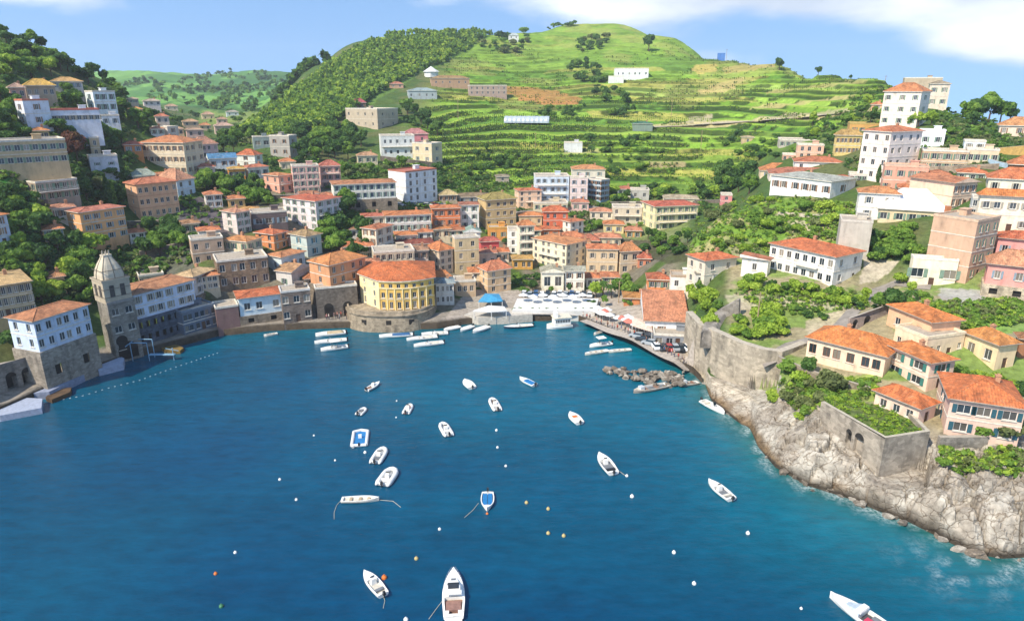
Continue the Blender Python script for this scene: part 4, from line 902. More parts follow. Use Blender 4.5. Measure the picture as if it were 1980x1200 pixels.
H('dark shaded garage block|under the white-blue balconied house', 486,488,556,445,414, roof='flat', wall='6b5c5a', st=1, cols=(3,0), win=(2,1.8))  # wall colour kept dark so it carries the shade on the block
H('brown brick boat garage|between the arcade and the white waterfront house', 417,419,463,640,598, roof='flat', wall='7d5f5a', st=1, nowin=True, name='boat_garage', cat='garage')
H('tall rough stone retaining house with dark openings|under the cream orange-roofed house', 420,422,520,560,508, roof='flat', stone='9c846c', st=2, cols=(5,0), win=(1.4,2.0), name='stone_building', cat='building')
# valley beyond
H('red-roofed cottage|in the valley behind the left town', 300,302,327,240,226,219, wall='d8c6b8', rc='c46b54', st=1, cols=(2,0))
H('pair of white cottages under one roof|high in the left valley', 276,278,310,204,196,191, wall='dcd0cc', rc='b89c90', st=1, cols=(3,0))
H('cream cottage|near the valley road', 389,391,415,234,222,216, wall='d8c09c', rc='c09078', st=1, cols=(2,0))
H('long pink-roofed cottage|at the foot of the wooded hill', 414,416,452,262,244,237, wall='ccb0a0', rc='c4978a', st=1, cols=(3,0))
H('orange-roofed cottage hidden in trees|in the left valley', 250,252,276,222,212,206, wall='c8a27a', rc='cc8e4c', st=1, cols=(2,0))
H('pale valley house with grey roof|at the far end of the valley', 436,438,462,225,217,213, wall='c9d0d2', rc='a89a94', st=1, cols=(2,0))
H('beige valley farmhouse|above the cream cottage', 330,332,356,262,250,244, wall='cdb89a', rc='b98c70', st=1, cols=(2,0))
H('small tan valley house|left of the wooded hill', 352,354,384,244,236,230, wall='ccb094', rc='c09070', st=1, cols=(2,0))
# hill
H('white modern farm complex|high on the green hill', 1188,1190,1254,152,133, roof='flat', wall='e4e6e4', st=1, cols=(6,0), Dm=18, name='farm_building', cat='building')
H('low white barn|left of the modern farm complex', 1175,1177,1206,158,148, roof='flat', wall='dde0dc', st=1, nowin=True, name='barn', cat='barn')
H('white shed|standing alone in the terraced fields', 1090,1092,1126,292,277, roof='flat', wall='dadada', st=1, nowin=True, name='shed', cat='shed')
H('long russet farmhouse with brown roof|on the upper terraces', 832,834,908,166,152,146, wall='b39074', rc='a0764c', st=1, cols=(5,0))
H('stone farm row with dark windows|beside the ploughed orange field', 905,907,980,184,166, roof='flat', wall='ab9488', st=2, cols=(7,0))
H('grey-blue farm building with pale roof|below the russet farmhouse', 788,790,845,192,176,170, wall='a9b2b4', rc='93a2a8', st=1, cols=(4,0))
H('red-roofed cottage|on the edge of the wood', 752,754,780,170,163,158, wall='c9a082', rc='b46854', st=1, cols=(2,0))
H('white chalet|on the wooded skyline', 982,984,1003,76,69,64, wall='dddcd8', rc='b0b4b8', st=1, cols=(2,0), ymin=640)
H('blue shed|on the right-hand skyline', 1386,1388,1402,112,104, roof='flat', wall='4d7cc0', st=1, nowin=True, name='shed', cat='shed', parc='5a88c8')
H('cream stable with shutters|above the little red-roofed square house', 1218,1220,1255,386,368, roof='flat', wall='b8b4a8', st=1, cols=(2,0), name='stable', cat='stable')
H('green-roofed field barn|below the pale lane', 1222,1224,1262,250,240,235, wall='7d8d84', rc='3f6a5c', st=1, cols=(0,0), name='barn', cat='barn')
H('pink cottage with yellow bush|at the foot of the spur', 1392,1394,1415,400,378, roof='flat', wall='d88a8a', st=2, cols=(1,0))
H('stone barn with tan roof|in the middle of the terraces', 1432,1434,1458,278,266,262, wall='bfa684', rc='b89c78', st=1, cols=(1,0), name='barn', cat='barn')
H('brown-roofed depot|below the terraced hill', 885,887,950,393,382,372, wall='a59a8c', rc='8c6f58', st=1, cols=(4,0))

# infill of the old town
H('narrow cream house with small orange roof|squeezed behind the wide cream hotel', 1008,1010,1046,470,446,436, wall='e2d0ac', rc='cf7448', st=2, cols=(2,0))
H('beige house with brown roof|between the hotel and the peach hip-roofed house', 1112,1114,1140,500,470,462, wall='d4bb94', rc='b87850', st=2, cols=(2,0))
H('low cream house with salmon roof|above the peach hip-roofed house', 1150,1152,1200,478,460,450, wall='decaa8', rc='cc7a5c', st=1, cols=(3,0))
H('pale yellow house with orange roof|on the slope below the low grey-beige house', 1166,1168,1206,452,434,425, wall='dcc890', rc='cc7444', st=1, cols=(2,0))
H('ochre cottage with salmon roof|on the slope below the vine-hung cream house', 1208,1210,1240,462,446,437, wall='cf9c60', rc='c8785c', st=1, cols=(2,0))
H('tan house with orange terrace roof|left of the orange-red fronted house', 1002,1004,1048,438,418,409, wall='cfb288', rc='cf7846', st=1, cols=(3,0))
H('off-white cottage with orange roof|behind the beige house with coral terrace roof', 955,957,984,508,488,479, wall='e2d8c4', rc='cc6c40', st=1, cols=(2,0))
H('cream strip house with brown eaves|between the church front and the coral-roofed house', 926,928,952,545,522,514, wall='d8c29c', rc='b4714c', st=1, cols=(2,0))
H('grey-beige cottage with red roof|above the turret-fronted house', 700,702,744,438,420,412, wall='c4b8a6', rc='bc5c48', st=1, cols=(3,0))
H('pale cottage with orange roof|right of the turret-fronted house', 764,766,806,476,456,447, wall='d8ccba', rc='cc7444', st=1, cols=(3,0))
H('cream cottage with brown-orange roof|on the upper street, right end', 836,838,872,462,444,436, wall='decba8', rc='c0703f', st=1, cols=(2,0))
H('beige house with red-brown roof|below the orange house with white ground floor', 866,868,900,470,446,438, wall='cbb08c', rc='b0603f', st=2, cols=(2,0))
H('light stone house with orange roof|behind the orange palazzo', 664,666,706,500,478,466, wall='cbb8a0', rc='cc6e42', st=1, cols=(2,0), ymin=205)
H('plain beige house with salmon roof|right of the orange palazzo', 706,708,736,545,512,503, wall='cdb193', rc='c87a5c', st=2, cols=(2,0))
H('tan cottage with faded roof|between the stone retaining house and the orange palazzo', 590,592,622,490,470,460, wall='c9ab86', rc='bd7a55', st=1, cols=(2,0))
H('small whitewashed house with orange roof|left of the beige stone block', 384,386,426,470,448,440, wall='d9d5cc', rc='cc7048', st=1, cols=(2,0))
H('cream cottage with orange roof|behind the pink flat-roofed apartment house', 540,542,572,330,314,305, wall='dccaa8', rc='cc7448', st=1, cols=(2,0))
H('white cottage with faded roof|right of the white-blue balconied house', 676,678,704,462,444,436, wall='dcd8d0', rc='b87c60', st=1, cols=(2,0))
H('long cream terrace house|below the hillside blocks', 1030,1032,1098,408,394, roof='flat', wall='d4c4a4', st=1, cols=(5,0))
H('pale pink cottage|right end below the hillside blocks', 1104,1106,1138,408,392,384, wall='dcb8ac', rc='c07058', st=1, cols=(2,0))
H('cream house with red-brown roof|between the tall white block and the gabled peach house', 1786,1788,1836,358,338,328, wall='e0ccaa', rc='b86a4c', st=1, cols=(3,0))
H('white-walled house with orange roof|behind the big cream three-storey house', 1850,1852,1906,352,334,324, wall='e4dccf', rc='cc6c44', st=1, cols=(3,0))
H('grey-white windowed house|right of the peach gabled house', 1876,1878,1902,420,384, roof='flat', wall='c4c6c4', st=2, cols=(2,0))
H('small peach house with orange roof|under the tall white block', 1736,1738,1760,382,364,355, wall='e2b894', rc='cc7048', st=1, cols=(2,0))
H('low white house with red roof|left of the white cube house', 1608,1610,1650,362,346,338, wall='e8e2d8', rc='bc6048', st=1, cols=(3,0), ymin=205)
H('white garden house with flat roof|by the hedge below the tall white block', 1640,1642,1690,352,338, roof='flat', wall='d4d2cc', st=1, cols=(4,0), ymin=205)

H('tiny cream valley cottage|right of the pair of white cottages', 318,320,344,214,206,201, wall='d8cab0', rc='b98c74', st=1, cols=(2,0))
H('white farm cottage|lowest in the left valley', 290,292,318,262,250,244, wall='d8d6d0', rc='c07a5c', st=1, cols=(2,0))
H('orange-roofed cottage|beside the small tan valley house', 384,386,408,252,243,237, wall='d2b898', rc='c87a50', st=1, cols=(2,0))
H('dull pink cottage|right of the cream cottage by the valley road', 418,420,440,240,231,226, wall='ccaca0', rc='b4806c', st=1, cols=(2,0))
H('white roadside cottage|between the tower block and the valley road', 340,342,366,290,278,271, wall='d8d4cc', rc='b87a60', st=1, cols=(2,0))
H('little stone farmhouse|on the far valley slope', 246,248,268,200,194,190, wall='c8b8a0', rc='b09080', st=1, cols=(2,0))
H('cream house with faded roof|in the dark grove below the farmhouse', 690,692,730,318,302,293, wall='cdbfa2', rc='b88464', st=1, cols=(3,0))
H('small grey stone hut|in the dark terraces above the olive-roofed mansion', 958,960,984,352,342,337, wall='a89c8a', rc='94806c', st=1, cols=(1,0), name='hut', cat='hut')
H('white-walled cottage with red roof|right of the glass block', 1192,1194,1224,378,366,359, wall='ddd8cc', rc='b8604c', st=1, cols=(2,0))
H('pale long house with salmon roof|in the row behind the pale yellow house', 1140,1142,1184,424,410,401, wall='dccdb4', rc='c47c60', st=1, cols=(3,0))
H('beige cottage with orange roof|left of the grey stone waterfront arches', 588,590,612,560,540,530, wall='d0b898', rc='c87448', st=1, cols=(1,0))
H('rosy cottage with brown roof|between the garage block and the small orange house', 556,558,580,476,458,450, wall='c89a8c', rc='a8684c', st=1, cols=(1,0))
H('whitewashed house with orange roof|behind the red awning-roofed restaurant', 806,808,836,466,450,442, wall='ded8cc', rc='c8704a', st=1, cols=(2,0))
H('cream two-storey house with orange roof|behind the low beige tiled-parapet house', 906,908,930,556,528,520, wall='d8c4a0', rc='cc7448', st=2, cols=(1,0))
H('small white house with orange roof|right of the arcaded gatehouse pair', 1132,1134,1160,556,538,530, wall='e6dcc8', rc='cc7048', st=1, cols=(2,0))
H('tan house with orange roof|at the palms, far right of the square', 1162,1164,1196,560,536,527, wall='cdb08a', rc='c8704a', st=2, cols=(2,0))

H('small peach house with faded roof|on the left slope above the ochre palazzo', 96,98,126,560,538,529, wall='d8b08c', rc='bf7c58', st=1, cols=(2,0))
H('beige walled house with flat roof|behind the stone bell tower', 268,270,318,556,536, roof='flat', wall='b8a68e', st=1, cols=(4,0))
H('cream house with orange roof|in the wood left of the peach three-storey house', 84,86,124,470,446,436, wall='dcc8a4', rc='c8744a', st=2, cols=(3,0))
H('pale house with salmon roof|below the scaffolded building', 100,102,146,424,404,396, wall='cfc4b4', rc='c07c64', st=1, cols=(4,0))
H('white house with orange roof|right of the peach three-storey house', 250,252,282,474,452,443, wall='d8d2c8', rc='c8704a', st=2, cols=(2,0))
H('yellow cottage with orange roof|left of the reddish tree', 60,62,96,272,254,246, wall='d4b878', rc='c87a48', st=1, cols=(3,0))
H('tan house with orange roof|under the cream hip-roofed mansion', 292,294,336,356,340,333, wall='cdb08a', rc='c8744c', st=1, cols=(3,0), ymin=205)
H('pink-white house with red roof|between the mansion and the blue-roofed house', 384,386,416,342,324,315, wall='d8c0b8', rc='bc6450', st=1, cols=(2,0))
H('white two-storey house with orange roof|on the purple slope edge', 396,398,430,402,378,368, wall='dcd6cc', rc='c87450', st=2, cols=(2,0))
H('cream cottage with brown roof|above the beige stone block', 352,354,386,452,434,426, wall='d2c0a0', rc='a87454', st=1, cols=(2,0))
H('ochre house with orange roof|behind the pinkish-white salmon-roofed house', 440,442,474,404,386,377, wall='cfa468', rc='c8744a', st=1, cols=(2,0))
H('pale blue house with red-brown roof|above the white-blue balconied house', 580,582,616,394,376,368, wall='bfccd4', rc='a8644c', st=1, cols=(3,0))
H('terracotta-walled house|between the pink cluster and the long white house', 620,622,646,400,380,372, wall='c88a68', rc='b8684c', st=1, cols=(2,0))
H('large cream house with orange roof|on the bank above the dark retaining house', 384,386,424,562,536,527, wall='d8c4a4', rc='c8724a', st=2, cols=(3,0))
H('white house with terracotta roof|at the right edge of the green gully', 716,718,746,472,452,443, wall='e0dad0', rc='c06c4c', st=1, cols=(2,0))
H('stone-coloured house with orange roof|directly right of the green gully', 690,692,722,500,478,468, wall='c4b298', rc='c8704a', st=2, cols=(2,0))
# ---------------------------------------------------------------- special structures
DARK = m_plain('2a2622', .9, name='dark_opening')
STN = m_stone('b8a78e'); STG = m_stone('a39c92'); STP = m_stone('b9ab96', .7); CONC = m_plain('a39a8d', .9, name='concrete', sc=.6)
def site(label, xl, xr, yt, yb, ref=None): SITES.append(dict(ref=ref or label.split('|')[0], px=(xl+xr)/2, py=(yb+yt)/2, yb=yb, yt=yt, xl=xl, xr=xr))
# --- yellow palace on its round bastion
pc = Vector((x_of(760, 184, 1), 184, 0))
lab = 'yellow curved-front palace with orange roof|on a round stone bastion'
t = empty('palace', (pc.x, pc.y, 0)); tag(t, lab.replace('|', ' '), 'palace'); site(lab, 690, 841, 513, 640, 'yellow palace')
def sup(a_, rx, ry, n=2.6):
    c, s = math.cos(a_), math.sin(a_); return (rx*abs(c)**(2/n)*(1 if c > 0 else -1), ry*abs(s)**(2/n)*(1 if s > 0 else -1))
b = MB(); rings = []
for z_, k in ((-3, 1.04), (0, 1.03), (4.4, 1.0), (4.42, 1.03), (4.75, 1.03), (4.77, 1.0), (5.6, .99)):
    rings.append([(sup(2*math.pi*i/48, 12.2*k, 12.0*k)[0], sup(2*math.pi*i/48, 12.2*k, 12.0*k)[1], z_) for i in range(48)])
b.loft(rings, cap0=False, cap1=False)
inn = [(sup(2*math.pi*i/48, 11.7, 11.5)[0], sup(2*math.pi*i/48, 11.7, 11.5)[1]) for i in range(48)]
b.loft([rings[-1], [(x, y, 5.6) for x, y in inn], [(x, y, 5.0) for x, y in inn]], cap0=False, cap1=True)
bast = b.build('bastion', [STN], t)
for a_ in (-112, -88, -62):
    x, y = sup(R(a_), 12.25, 12.05); w_ = MB(); w_.box(-.7, .7, -.12, .25, 1.9, 3.3); w_.build('loophole', [DARK], bast, (x, y, 0), R(a_+90))
P = []
def rel(px, Y): return (x_of(px, Y, 8)-pc.x, Y-pc.y)
P = [rel(697, 183.5), rel(734, 176.2)] + [rel(734+106*k/7, 176.2-1.5*math.sin(math.pi*k/9)+4.6*(k/7)**2) for k in range(1, 8)] + [rel(838, 197), rel(704, 197)]
wb = MB(); z0, z1 = 5.0, 13.0; wl = []
for i in range(len(P)):
    p0 = Vector(P[i]+(0,)); p1 = Vector(P[(i+1) % len(P)]+(0,)); d = p1-p0; Ld = d.length; u = d/Ld; nin = Vector((-u.y, u.x, 0))
    rects = []; nc = 2 if i == 0 else (1 if i < 8 else 0)
    for rr in range(3):
        for c in range(nc):
            cx_ = Ld*(c+.5)/nc; zc = z0+(1.35, 4.1, 6.7)[rr]; hh = (.95, .75, .55)[rr]; rects.append((cx_-.48, cx_+.48, zc-hh, zc+hh))
    facade(wb, Ld, z0, z1, rects, lambda a_, dd, zz: tuple(p0+u*a_+nin*dd+Vector((0, 0, zz))), 0 if i != 0 else 2)
    for r_ in rects: wl.append((p0+u*((r_[0]+r_[1])/2)+nin*.17+Vector((0, 0, (r_[2]+r_[3])/2)), math.atan2(u.y, u.x), r_[3]-r_[2]))
    if 0 < i < 8:
        for zz, th_, pr in ((7.9, .16, .14), (10.9, .3, .2), (z1-.25, .4, .3)):
            q = [p0-nin*pr, p1-nin*pr, p1, p0]; wb.loft([[(v.x, v.y, zz) for v in q], [(v.x, v.y, zz+th_) for v in q]], 1)
        q = p0-nin*.0; wb.tube((q.x, q.y, z0), (q.x, q.y, 10.9), .22, n=6, m=1)
wb.build('wall', [m_wall('dcb35c'), m_wall('e6d09a'), m_wall('ead9a8')], t)  # paler colour on the left wall stands for sun falling on it
for loc_, a_, hgt in wl:
    g, fr_, si = window_meshes(.96, hgt, True); wo = link('window', g, t, loc_, a_); link('frame', fr_, wo); link('sill', si, wo)
rb = MB(); ctr = Vector((sum(p[0] for p in P)/len(P), sum(p[1] for p in P)/len(P))); pk0 = (rel(752, 186)[0], rel(752, 186)[1]-.5, 16.0); pk1 = (rel(790, 188)[0], rel(790, 188)[1], 15.8)
eav = [((Vector(p)-ctr)*1.06+ctr) for p in P]
for i in range(len(P)):
    a0, a1 = eav[i], eav[(i+1) % len(P)]; q0 = (a0.x, a0.y, z1+.15); q1 = (a1.x, a1.y, z1+.15); k0 = pk0 if i in (0, 1, 2, 9) or i == 10 else pk1; k1 = k0
    if i == 4 or i == 3: k0 = pk0; k1 = pk0 if i == 3 else pk1
    L_ = (a1-a0).length; uv = [(0, 0), (L_, 0), (L_*.5, 9)]
    rb.face([q0, q1, k0], 0, uv)
    if k0 != k1: rb.face([q1, k1, k0], 0, [(0, 0), (2, 8), (0, 9)])
    rb.face([(q0[0], q0[1], z1-.02), (q1[0], q1[1], z1-.02), q1, q0], 1)
i = 9; a0 = eav[9]; a1 = eav[8]
rb.face([(eav[9].x, eav[9].y, z1+.15), pk0, pk1], 0, [(0, 0), (2, 8), (0, 9)]); rb.face([(eav[3].x+.0, eav[3].y, z1+.15), pk1, pk0], 0, [(0, 0), (2, 8), (0, 9)])
rb.face([(q.x, q.y, z1-.02) for q in reversed(eav)], 1)
rb.build('roof', [m_roof('cc6434'), m_plain('d9d0c0', .85, name='trim_plaster')], t)
# --- stone bell tower at the waterfront
t, W, D, h, z = H('grey stone waterfront church with scaffolded bell tower|and stepped dome', 197, 216, 268, 690, 590, roof='flat', stone='a39c90', st=3, cols=(2, 0), th=20, name='church', cat='church', parc='8f8a84', win=(1.6, 1.6), Dm=8, ref='stone bell tower')
tw_ = 5.9; b = MB(); hx = tw_/2
b.box(-hx, hx, -hx, hx, 0, 5.2, 0); b.box(-hx-.2, hx+.2, -hx-.2, hx+.2, 5.2, 5.6, 0)
tow = b.build('bell_tower', [m_wall('b5a892')], t, (W/2-hx-.2, -D/2+hx+.2, h+.1))
BDK = m_plain('4a4642', .9, name='dark_opening')
for s_ in (-1, 1):
    b = MB(); b.box(s_*hx*.4-.5, s_*hx*.4+.5, -hx-.12, -hx+.1, 1.4, 4.2); b.build('belfry_opening', [BDK], tow)
    b = MB(); b.box(-hx-.12, -hx+.1, s_*hx*.4-.5, s_*hx*.4+.5, 1.4, 4.2); b.build('belfry_opening', [BDK], tow)
rings = []
for z_, k in ((5.6, .96), (6.6, .93), (7.6, .84), (8.8, .66), (9.8, .46), (10.5, .34), (10.6, .3)): rings.append([(sup(2*math.pi*i/24, hx*k, hx*k, 3.5)[0], sup(2*math.pi*i/24, hx*k, hx*k, 3.5)[1], z_) for i in range(24)])
b = MB(); b.loft(rings); dome = b.build('dome', [m_wall('c2b6a0')], tow)
b = MB()
for i in range(6): a_ = 2*math.pi*i/6; b.box(math.cos(a_)*hx*.26-.13, math.cos(a_)*hx*.26+.13, math.sin(a_)*hx*.26-.13, math.sin(a_)*hx*.26+.13, 10.4, 11.8, 0, top=.4)
b.box(-hx*.32, hx*.32, -hx*.32, hx*.32, 10.55, 10.9); b.build('finial', [m_wall('c2b6a0')], dome)
b = MB()
for i in range(24):
    if i % 3: continue
    for a_ in range(len(rings)-1): p0 = Vector(rings[a_][i]); p1 = Vector(rings[a_+1][i]); b.tube(p0*1.0+Vector((p0.x*.03, p0.y*.03, 0)), p1+Vector((p1.x*.03, p1.y*.03, 0)), .07, n=4, caps=False)
for zz in (1.5, 3.4, 5.7, 7.6):
    e_ = hx*1.03 if zz < 6 else hx*.88
    for q0, q1 in (((-e_, -e_), (e_, -e_)), ((-e_, -e_), (-e_, e_)), ((e_, -e_), (e_, e_))): b.tube((*q0, zz), (*q1, zz), .07, n=4)
b.build('scaffold', [m_plain('6e665c', .6, name='scaffold_pole')], tow)
b = MB(); b.tube((0, 0, 0), (0, .3, 0), 1.3, n=20); b.build('round_window', [DARK], t, (-W*.22, -D/2-.06, 3.6))
b = MB(); b.box(-2.2, 2.2, -.1, .2, -1, 1.2); b.tube((0, -.1, 1.0), (0, .2, 1.0), 2.2, n=20); b.build('boat_arch', [DARK], t, (-W*.05, -D/2-.03, 0))
# --- arcade quay building rooms under the second white house continue right
t, W, D, h, z = H('slate-blue two-tier arcade|under the white-grey tan-roofed house', 352, 354, 418, 648, 606, roof='flat', wall='66717f', st=2, cols=(9, 0), win=(1.0, 1.4), name='arcade', cat='arcade', parc='77828f', th=28, Dm=6, fcol='4a525c')
# --- stone wall and walkways of the left quay
def wall_run(name, label, cat, pts, th, mat, holes=None, group=None, cap=None, sink=4):
    """pts: (x, y, zbase, ztop) along the outer face; thickness th lies to the left of travel"""
    o = Vector(pts[0][:2]); b = MB(); rel_ = [(p[0]-o.x, p[1]-o.y, p[2], p[3]) for p in pts]; n = len(rel_); offs = []
    for i in range(n):
        d = Vector((0, 0))
        if i > 0: d += (Vector(rel_[i][:2])-Vector(rel_[i-1][:2])).normalized()
        if i < n-1: d += (Vector(rel_[i+1][:2])-Vector(rel_[i][:2])).normalized()
        d.normalize(); offs.append(Vector((-d.y, d.x))*th)
    zb = min(p[2] for p in rel_)
    ring = lambda i: [(rel_[i][0], rel_[i][1], rel_[i][2]-sink), (rel_[i][0], rel_[i][1], rel_[i][3]), (rel_[i][0]+offs[i].x, rel_[i][1]+offs[i].y, rel_[i][3]), (rel_[i][0]+offs[i].x, rel_[i][1]+offs[i].y, rel_[i][2]-sink)]
    for i in range(n-1):
        a_, c_ = ring(i), ring(i+1); hs = [q for q in (holes or []) if q[0] == i]
        if hs:
            p0 = Vector(a_[0][:2]+(0,)); d = Vector(c_[0][:2]+(0,))-p0; Ld = d.length; u = d/Ld; nin = Vector((offs[i].x, offs[i].y, 0)).normalized()
            rects = [(q[1]*Ld-q[2]/2, q[1]*Ld+q[2]/2, q[3], q[4]) for q in hs]; zt = rel_[i][3]
            facade(b, Ld, rel_[i][2]-sink, zt, rects, lambda aa, dd, zz: tuple(p0+u*aa+nin*dd+Vector((0, 0, zz))), 0, depth=th*.9)
            for r_ in rects:
                q = p0+u*((r_[0]+r_[1])/2)+nin*(th*.85); b.face([tuple(q+u*(-(r_[1]-r_[0])/2)+Vector((0, 0, r_[2]))), tuple(q+u*((r_[1]-r_[0])/2)+Vector((0, 0, r_[2]))), tuple(q+u*((r_[1]-r_[0])/2)+Vector((0, 0, r_[3]))), tuple(q+u*(-(r_[1]-r_[0])/2)+Vector((0, 0, r_[3])))], 1)
                w2 = (r_[1]-r_[0])/2; ar = [tuple(q-nin*(th*.85+.02)+u*(w2*math.cos(k*math.pi/10))+Vector((0, 0, r_[3]-.02+w2*math.sin(k*math.pi/10)))) for k in range(11)]; b.face(ar, 1)
        else: b.face([a_[0], c_[0], c_[1], a_[1]])
        b.face([a_[1], c_[1], c_[2], a_[2]], 2); b.face([a_[2], c_[2], c_[3], a_[3]])
    b.face(list(reversed(ring(0)))); b.face(ring(n-1))
    ob = b.build(name, [mat, DARK, cap or CONC], loc=(o.x, o.y, 0)); tag(ob, label, cat, group); return ob
def gp(px, py, zb, zt): v = at_z(px, py, zb); return (v.x, v.y, zb, zt)
wall_run('sea_wall', 'rough stone sea wall under the left white waterfront house with blocked openings', 'wall', [gp(-80, 800, 2, 8.5), gp(0, 762, 2, 8.2), gp(76, 738, 2, 7.2)], 2.0, STG, holes=[(1, .35, 2, 2.2, 5), (1, .75, 2, 2.2, 5), (0, .6, 2, 2.5, 5)])
site('', -80, 76, 690, 762, 'left sea wall')
# --- fort wall
fz = 2.6
fp = [gp(1343, 700, 2.2, 11.6), gp(1385, 727, 2.6, 12.4), gp(1420, 741, 2.6, 11.9), gp(1465, 752, 3.0, 11.8), gp(1505, 742, 5.0, 12.0)]
A_ = at_z(1346, 655, 9)
wall_run('fort_wall', 'tall pale stone fort wall with corner, at the end of the promenade', 'wall', [(fp[0][0]-.5, fp[0][1]+9, 2, 11.6)]+fp+[(at_z(1560, 668, 11.5).x, at_z(1560, 668, 11.5).y, 9, 12.1)], 1.6, m_stone('c3b59f', .7), cap=m_plain('b3a896', .9, name='parapet_stone'), sink=3)
site('', 1343, 1503, 600, 740, 'pale fort wall')
# rampart ramp with raised blade-like nose
b = MB(); r0 = at_z(1384, 622, 12.3); pts = [(1372, 640, 11.9, 3.6), (1378, 622, 12.2, 3.8), (1392, 606, 12.9, 3.6), (1408, 594, 13.9, 3.0), (1422, 585, 15.2, 2.0), (1432, 577, 16.4, .6)]
rings = []
for (px, py, z_, w_) in pts:
    v = at_z(px, py, z_); rings.append([(v.x-r0.x-w_/2, v.y-r0.y, 8), (v.x-r0.x-w_/2, v.y-r0.y, z_-.3), (v.x-r0.x-w_*.3, v.y-r0.y+.6, z_), (v.x-r0.x+w_*.35, v.y-r0.y+.6, z_-.2), (v.x-r0.x+w_/2, v.y-r0.y, z_-1.1), (v.x-r0.x+w_/2, v.y-r0.y-.1, 8)])
b.loft(rings); tag(b.build('rampart', [m_stone('a59c90', .7)], loc=(r0.x, r0.y, 0)), 'grey stone rampart rising to a pointed nose behind the fort wall', 'rampart')
# --- sea garden wall with arches and its grassed terrace
g0 = at_z(1588, 776, 10.4); g1 = at_z(1712, 846, 10.6); g2 = at_z(1799, 833, 10.6); g3 = at_z(1800, 812, 10.6)
wall_run('garden_wall', 'whitish L-shaped garden wall with two arches standing on the rocks', 'wall', [(g0.x, g0.y, 7.5, 10.4), (g1.x, g1.y, 3.5, 10.6), (g2.x, g2.y, 3.5, 10.6), (g2.x+.8, g2.y+6.5, 5, 10.6)], .7, m_stone('b9ac9a', .8), holes=[(0, .50, 1.2, 4.6, 8.0), (0, .66, 1.9, 4.2, 8.0)], cap=m_plain('b0a794', .9, name='parapet_stone'))
site('', 1588, 1800, 775, 925, 'L-shaped garden wall')
gg = (g0+g1+g2)/3
b = MB(); off = lambda v, dx, dy: (v.x+dx-gg.x, v.y+dy-gg.y)
n = MB()
e0 = off(g0, 1.2, .9); e1 = off(g1, .1, .9); e2 = off(g2, -.1, .9); e3 = off(g2, -.0, 9); e4 = off(g0, 3, 4.5)
b.loft([[(x, y, 3) for x, y in (e0, e1, e2, e3, e4)], [(x, y, 9.75) for x, y in (e0, e1, e2, e3, e4)]]); tag(b.build('garden_terrace', [m_plain('5d6c30', .95, var=.5, sc=.8, name='garden_grass')], loc=(gg.x, gg.y, 0)), kind='structure')
GARDEN = [(x+gg.x, y+gg.y) for x, y in (e0, e1, e2, e3, e4)]
wall_run('retaining_wall', 'grey rubble retaining wall below the broad pinkish house', 'wall', [gp(1812, 880, 6, 9.2), gp(1900, 880, 6, 9.3), gp(2010, 880, 6, 9.3)], .8, m_stone('a9a195'))
wall_run('lane_wall', 'low stone wall along the curved lane below the long cream house', 'wall', [gp(1503, 697, 10.6, 11.6), gp(1560, 722, 10.4, 11.2), gp(1640, 745, 10.2, 11.0), gp(1692, 760, 10, 10.8)], .5, m_stone('aa9c86'))
wall_run('garden_boundary', 'long grey fence wall with dark gates above the curved lane', 'wall', [gp(1640, 640, 14.2, 17.0), gp(1718, 612, 16.2, 19)], .4, m_plain('9a8c84', .9, name='boards'), holes=[(0, .15, 1.2, 14.5, 16), (0, .45, 1.6, 14.8, 16.3)])
H('big square concrete retaining block|left of the ivy bank', 1620,1622,1682,498,428, roof='flat', wall='bcb4a6', st=1, nowin=True, name='retaining_block', cat='wall', parc='c6beb0', Dm=8)
H('cream pavilion under a white tent-like roof|right of the white cube house', 1696,1699,1830,430,403,364, wall='dcc8a0', rc='e4e4ea', st=1, cols=(5,0), win=(1.6,1.7), name='pavilion', cat='pavilion', Dm=10)
wall_run('chimney_wall', 'orange-brown pillar wall beside the tent-roofed pavilion', 'wall', [gp(1826, 430, 31, 35), gp(1834, 430, 31, 35)], 1, m_plain('c07a50', .9, name='brick'))
H('restaurant terrace block with pale parasol deck|below the fort', 1262,1264,1342,668,648, roof='flat', wall='8a8d92', st=1, cols=(6,0), win=(1.6,1.5), name='restaurant', cat='restaurant', Dm=7, ymin=0)
# --- stone arches under the orange palazzo
t, W, D, h, z = H('pair of large dark arches in grey stone|under the orange palazzo', 610, 612, 692, 616, 560, roof='flat', stone='857a6e', st=1, nowin=True, name='arched_wall', cat='wall', Dm=4)
for u in (-.22, .24):
    b = MB(); w_ = W*.11; b.box(-w_, w_, -.08, .2, .2, h*.35); b.tube((0, -.08, h*.35), (0, .2, h*.35), w_, n=20); b.build('arch', [DARK], t, (u*W, -D/2-.05, 0))
# --- retaining walls that stripe the left hillside
def hillwall(label, px0, py0, px1, py1, hgt, mat=None, th=.8):
    a_ = place(px0, py0); c_ = place(px1, py1); m_ = place((px0+px1)/2, (py0+py1)/2)
    wall_run('retaining_wall', label, 'wall', [(a_.x, a_.y, a_.z-.5, a_.z+hgt), (m_.x, m_.y, m_.z-.5, m_.z+hgt), (c_.x, c_.y, c_.z-.5, c_.z+hgt)], th, mat or m_stone('7f7568'))
hillwall('curved grey terrace wall above the stone bell tower', 272, 500, 372, 478, 2.2)
hillwall('long low wall under the grey-beige lower storey block', 0, 342, 160, 342, 1.5)
hillwall('stone wall below the scaffolded building', 60, 396, 160, 396, 1.5)
hillwall('brown wall under the long white house on the upper street', 745, 462, 870, 458, 2.2, m_stone('7a6f66'))
hillwall('dark grey wall below the tall peach house', 248, 440, 346, 436, 2.0)
hillwall('grey road wall above the vine-hung cream house', 1180, 396, 1400, 392, 1.2)
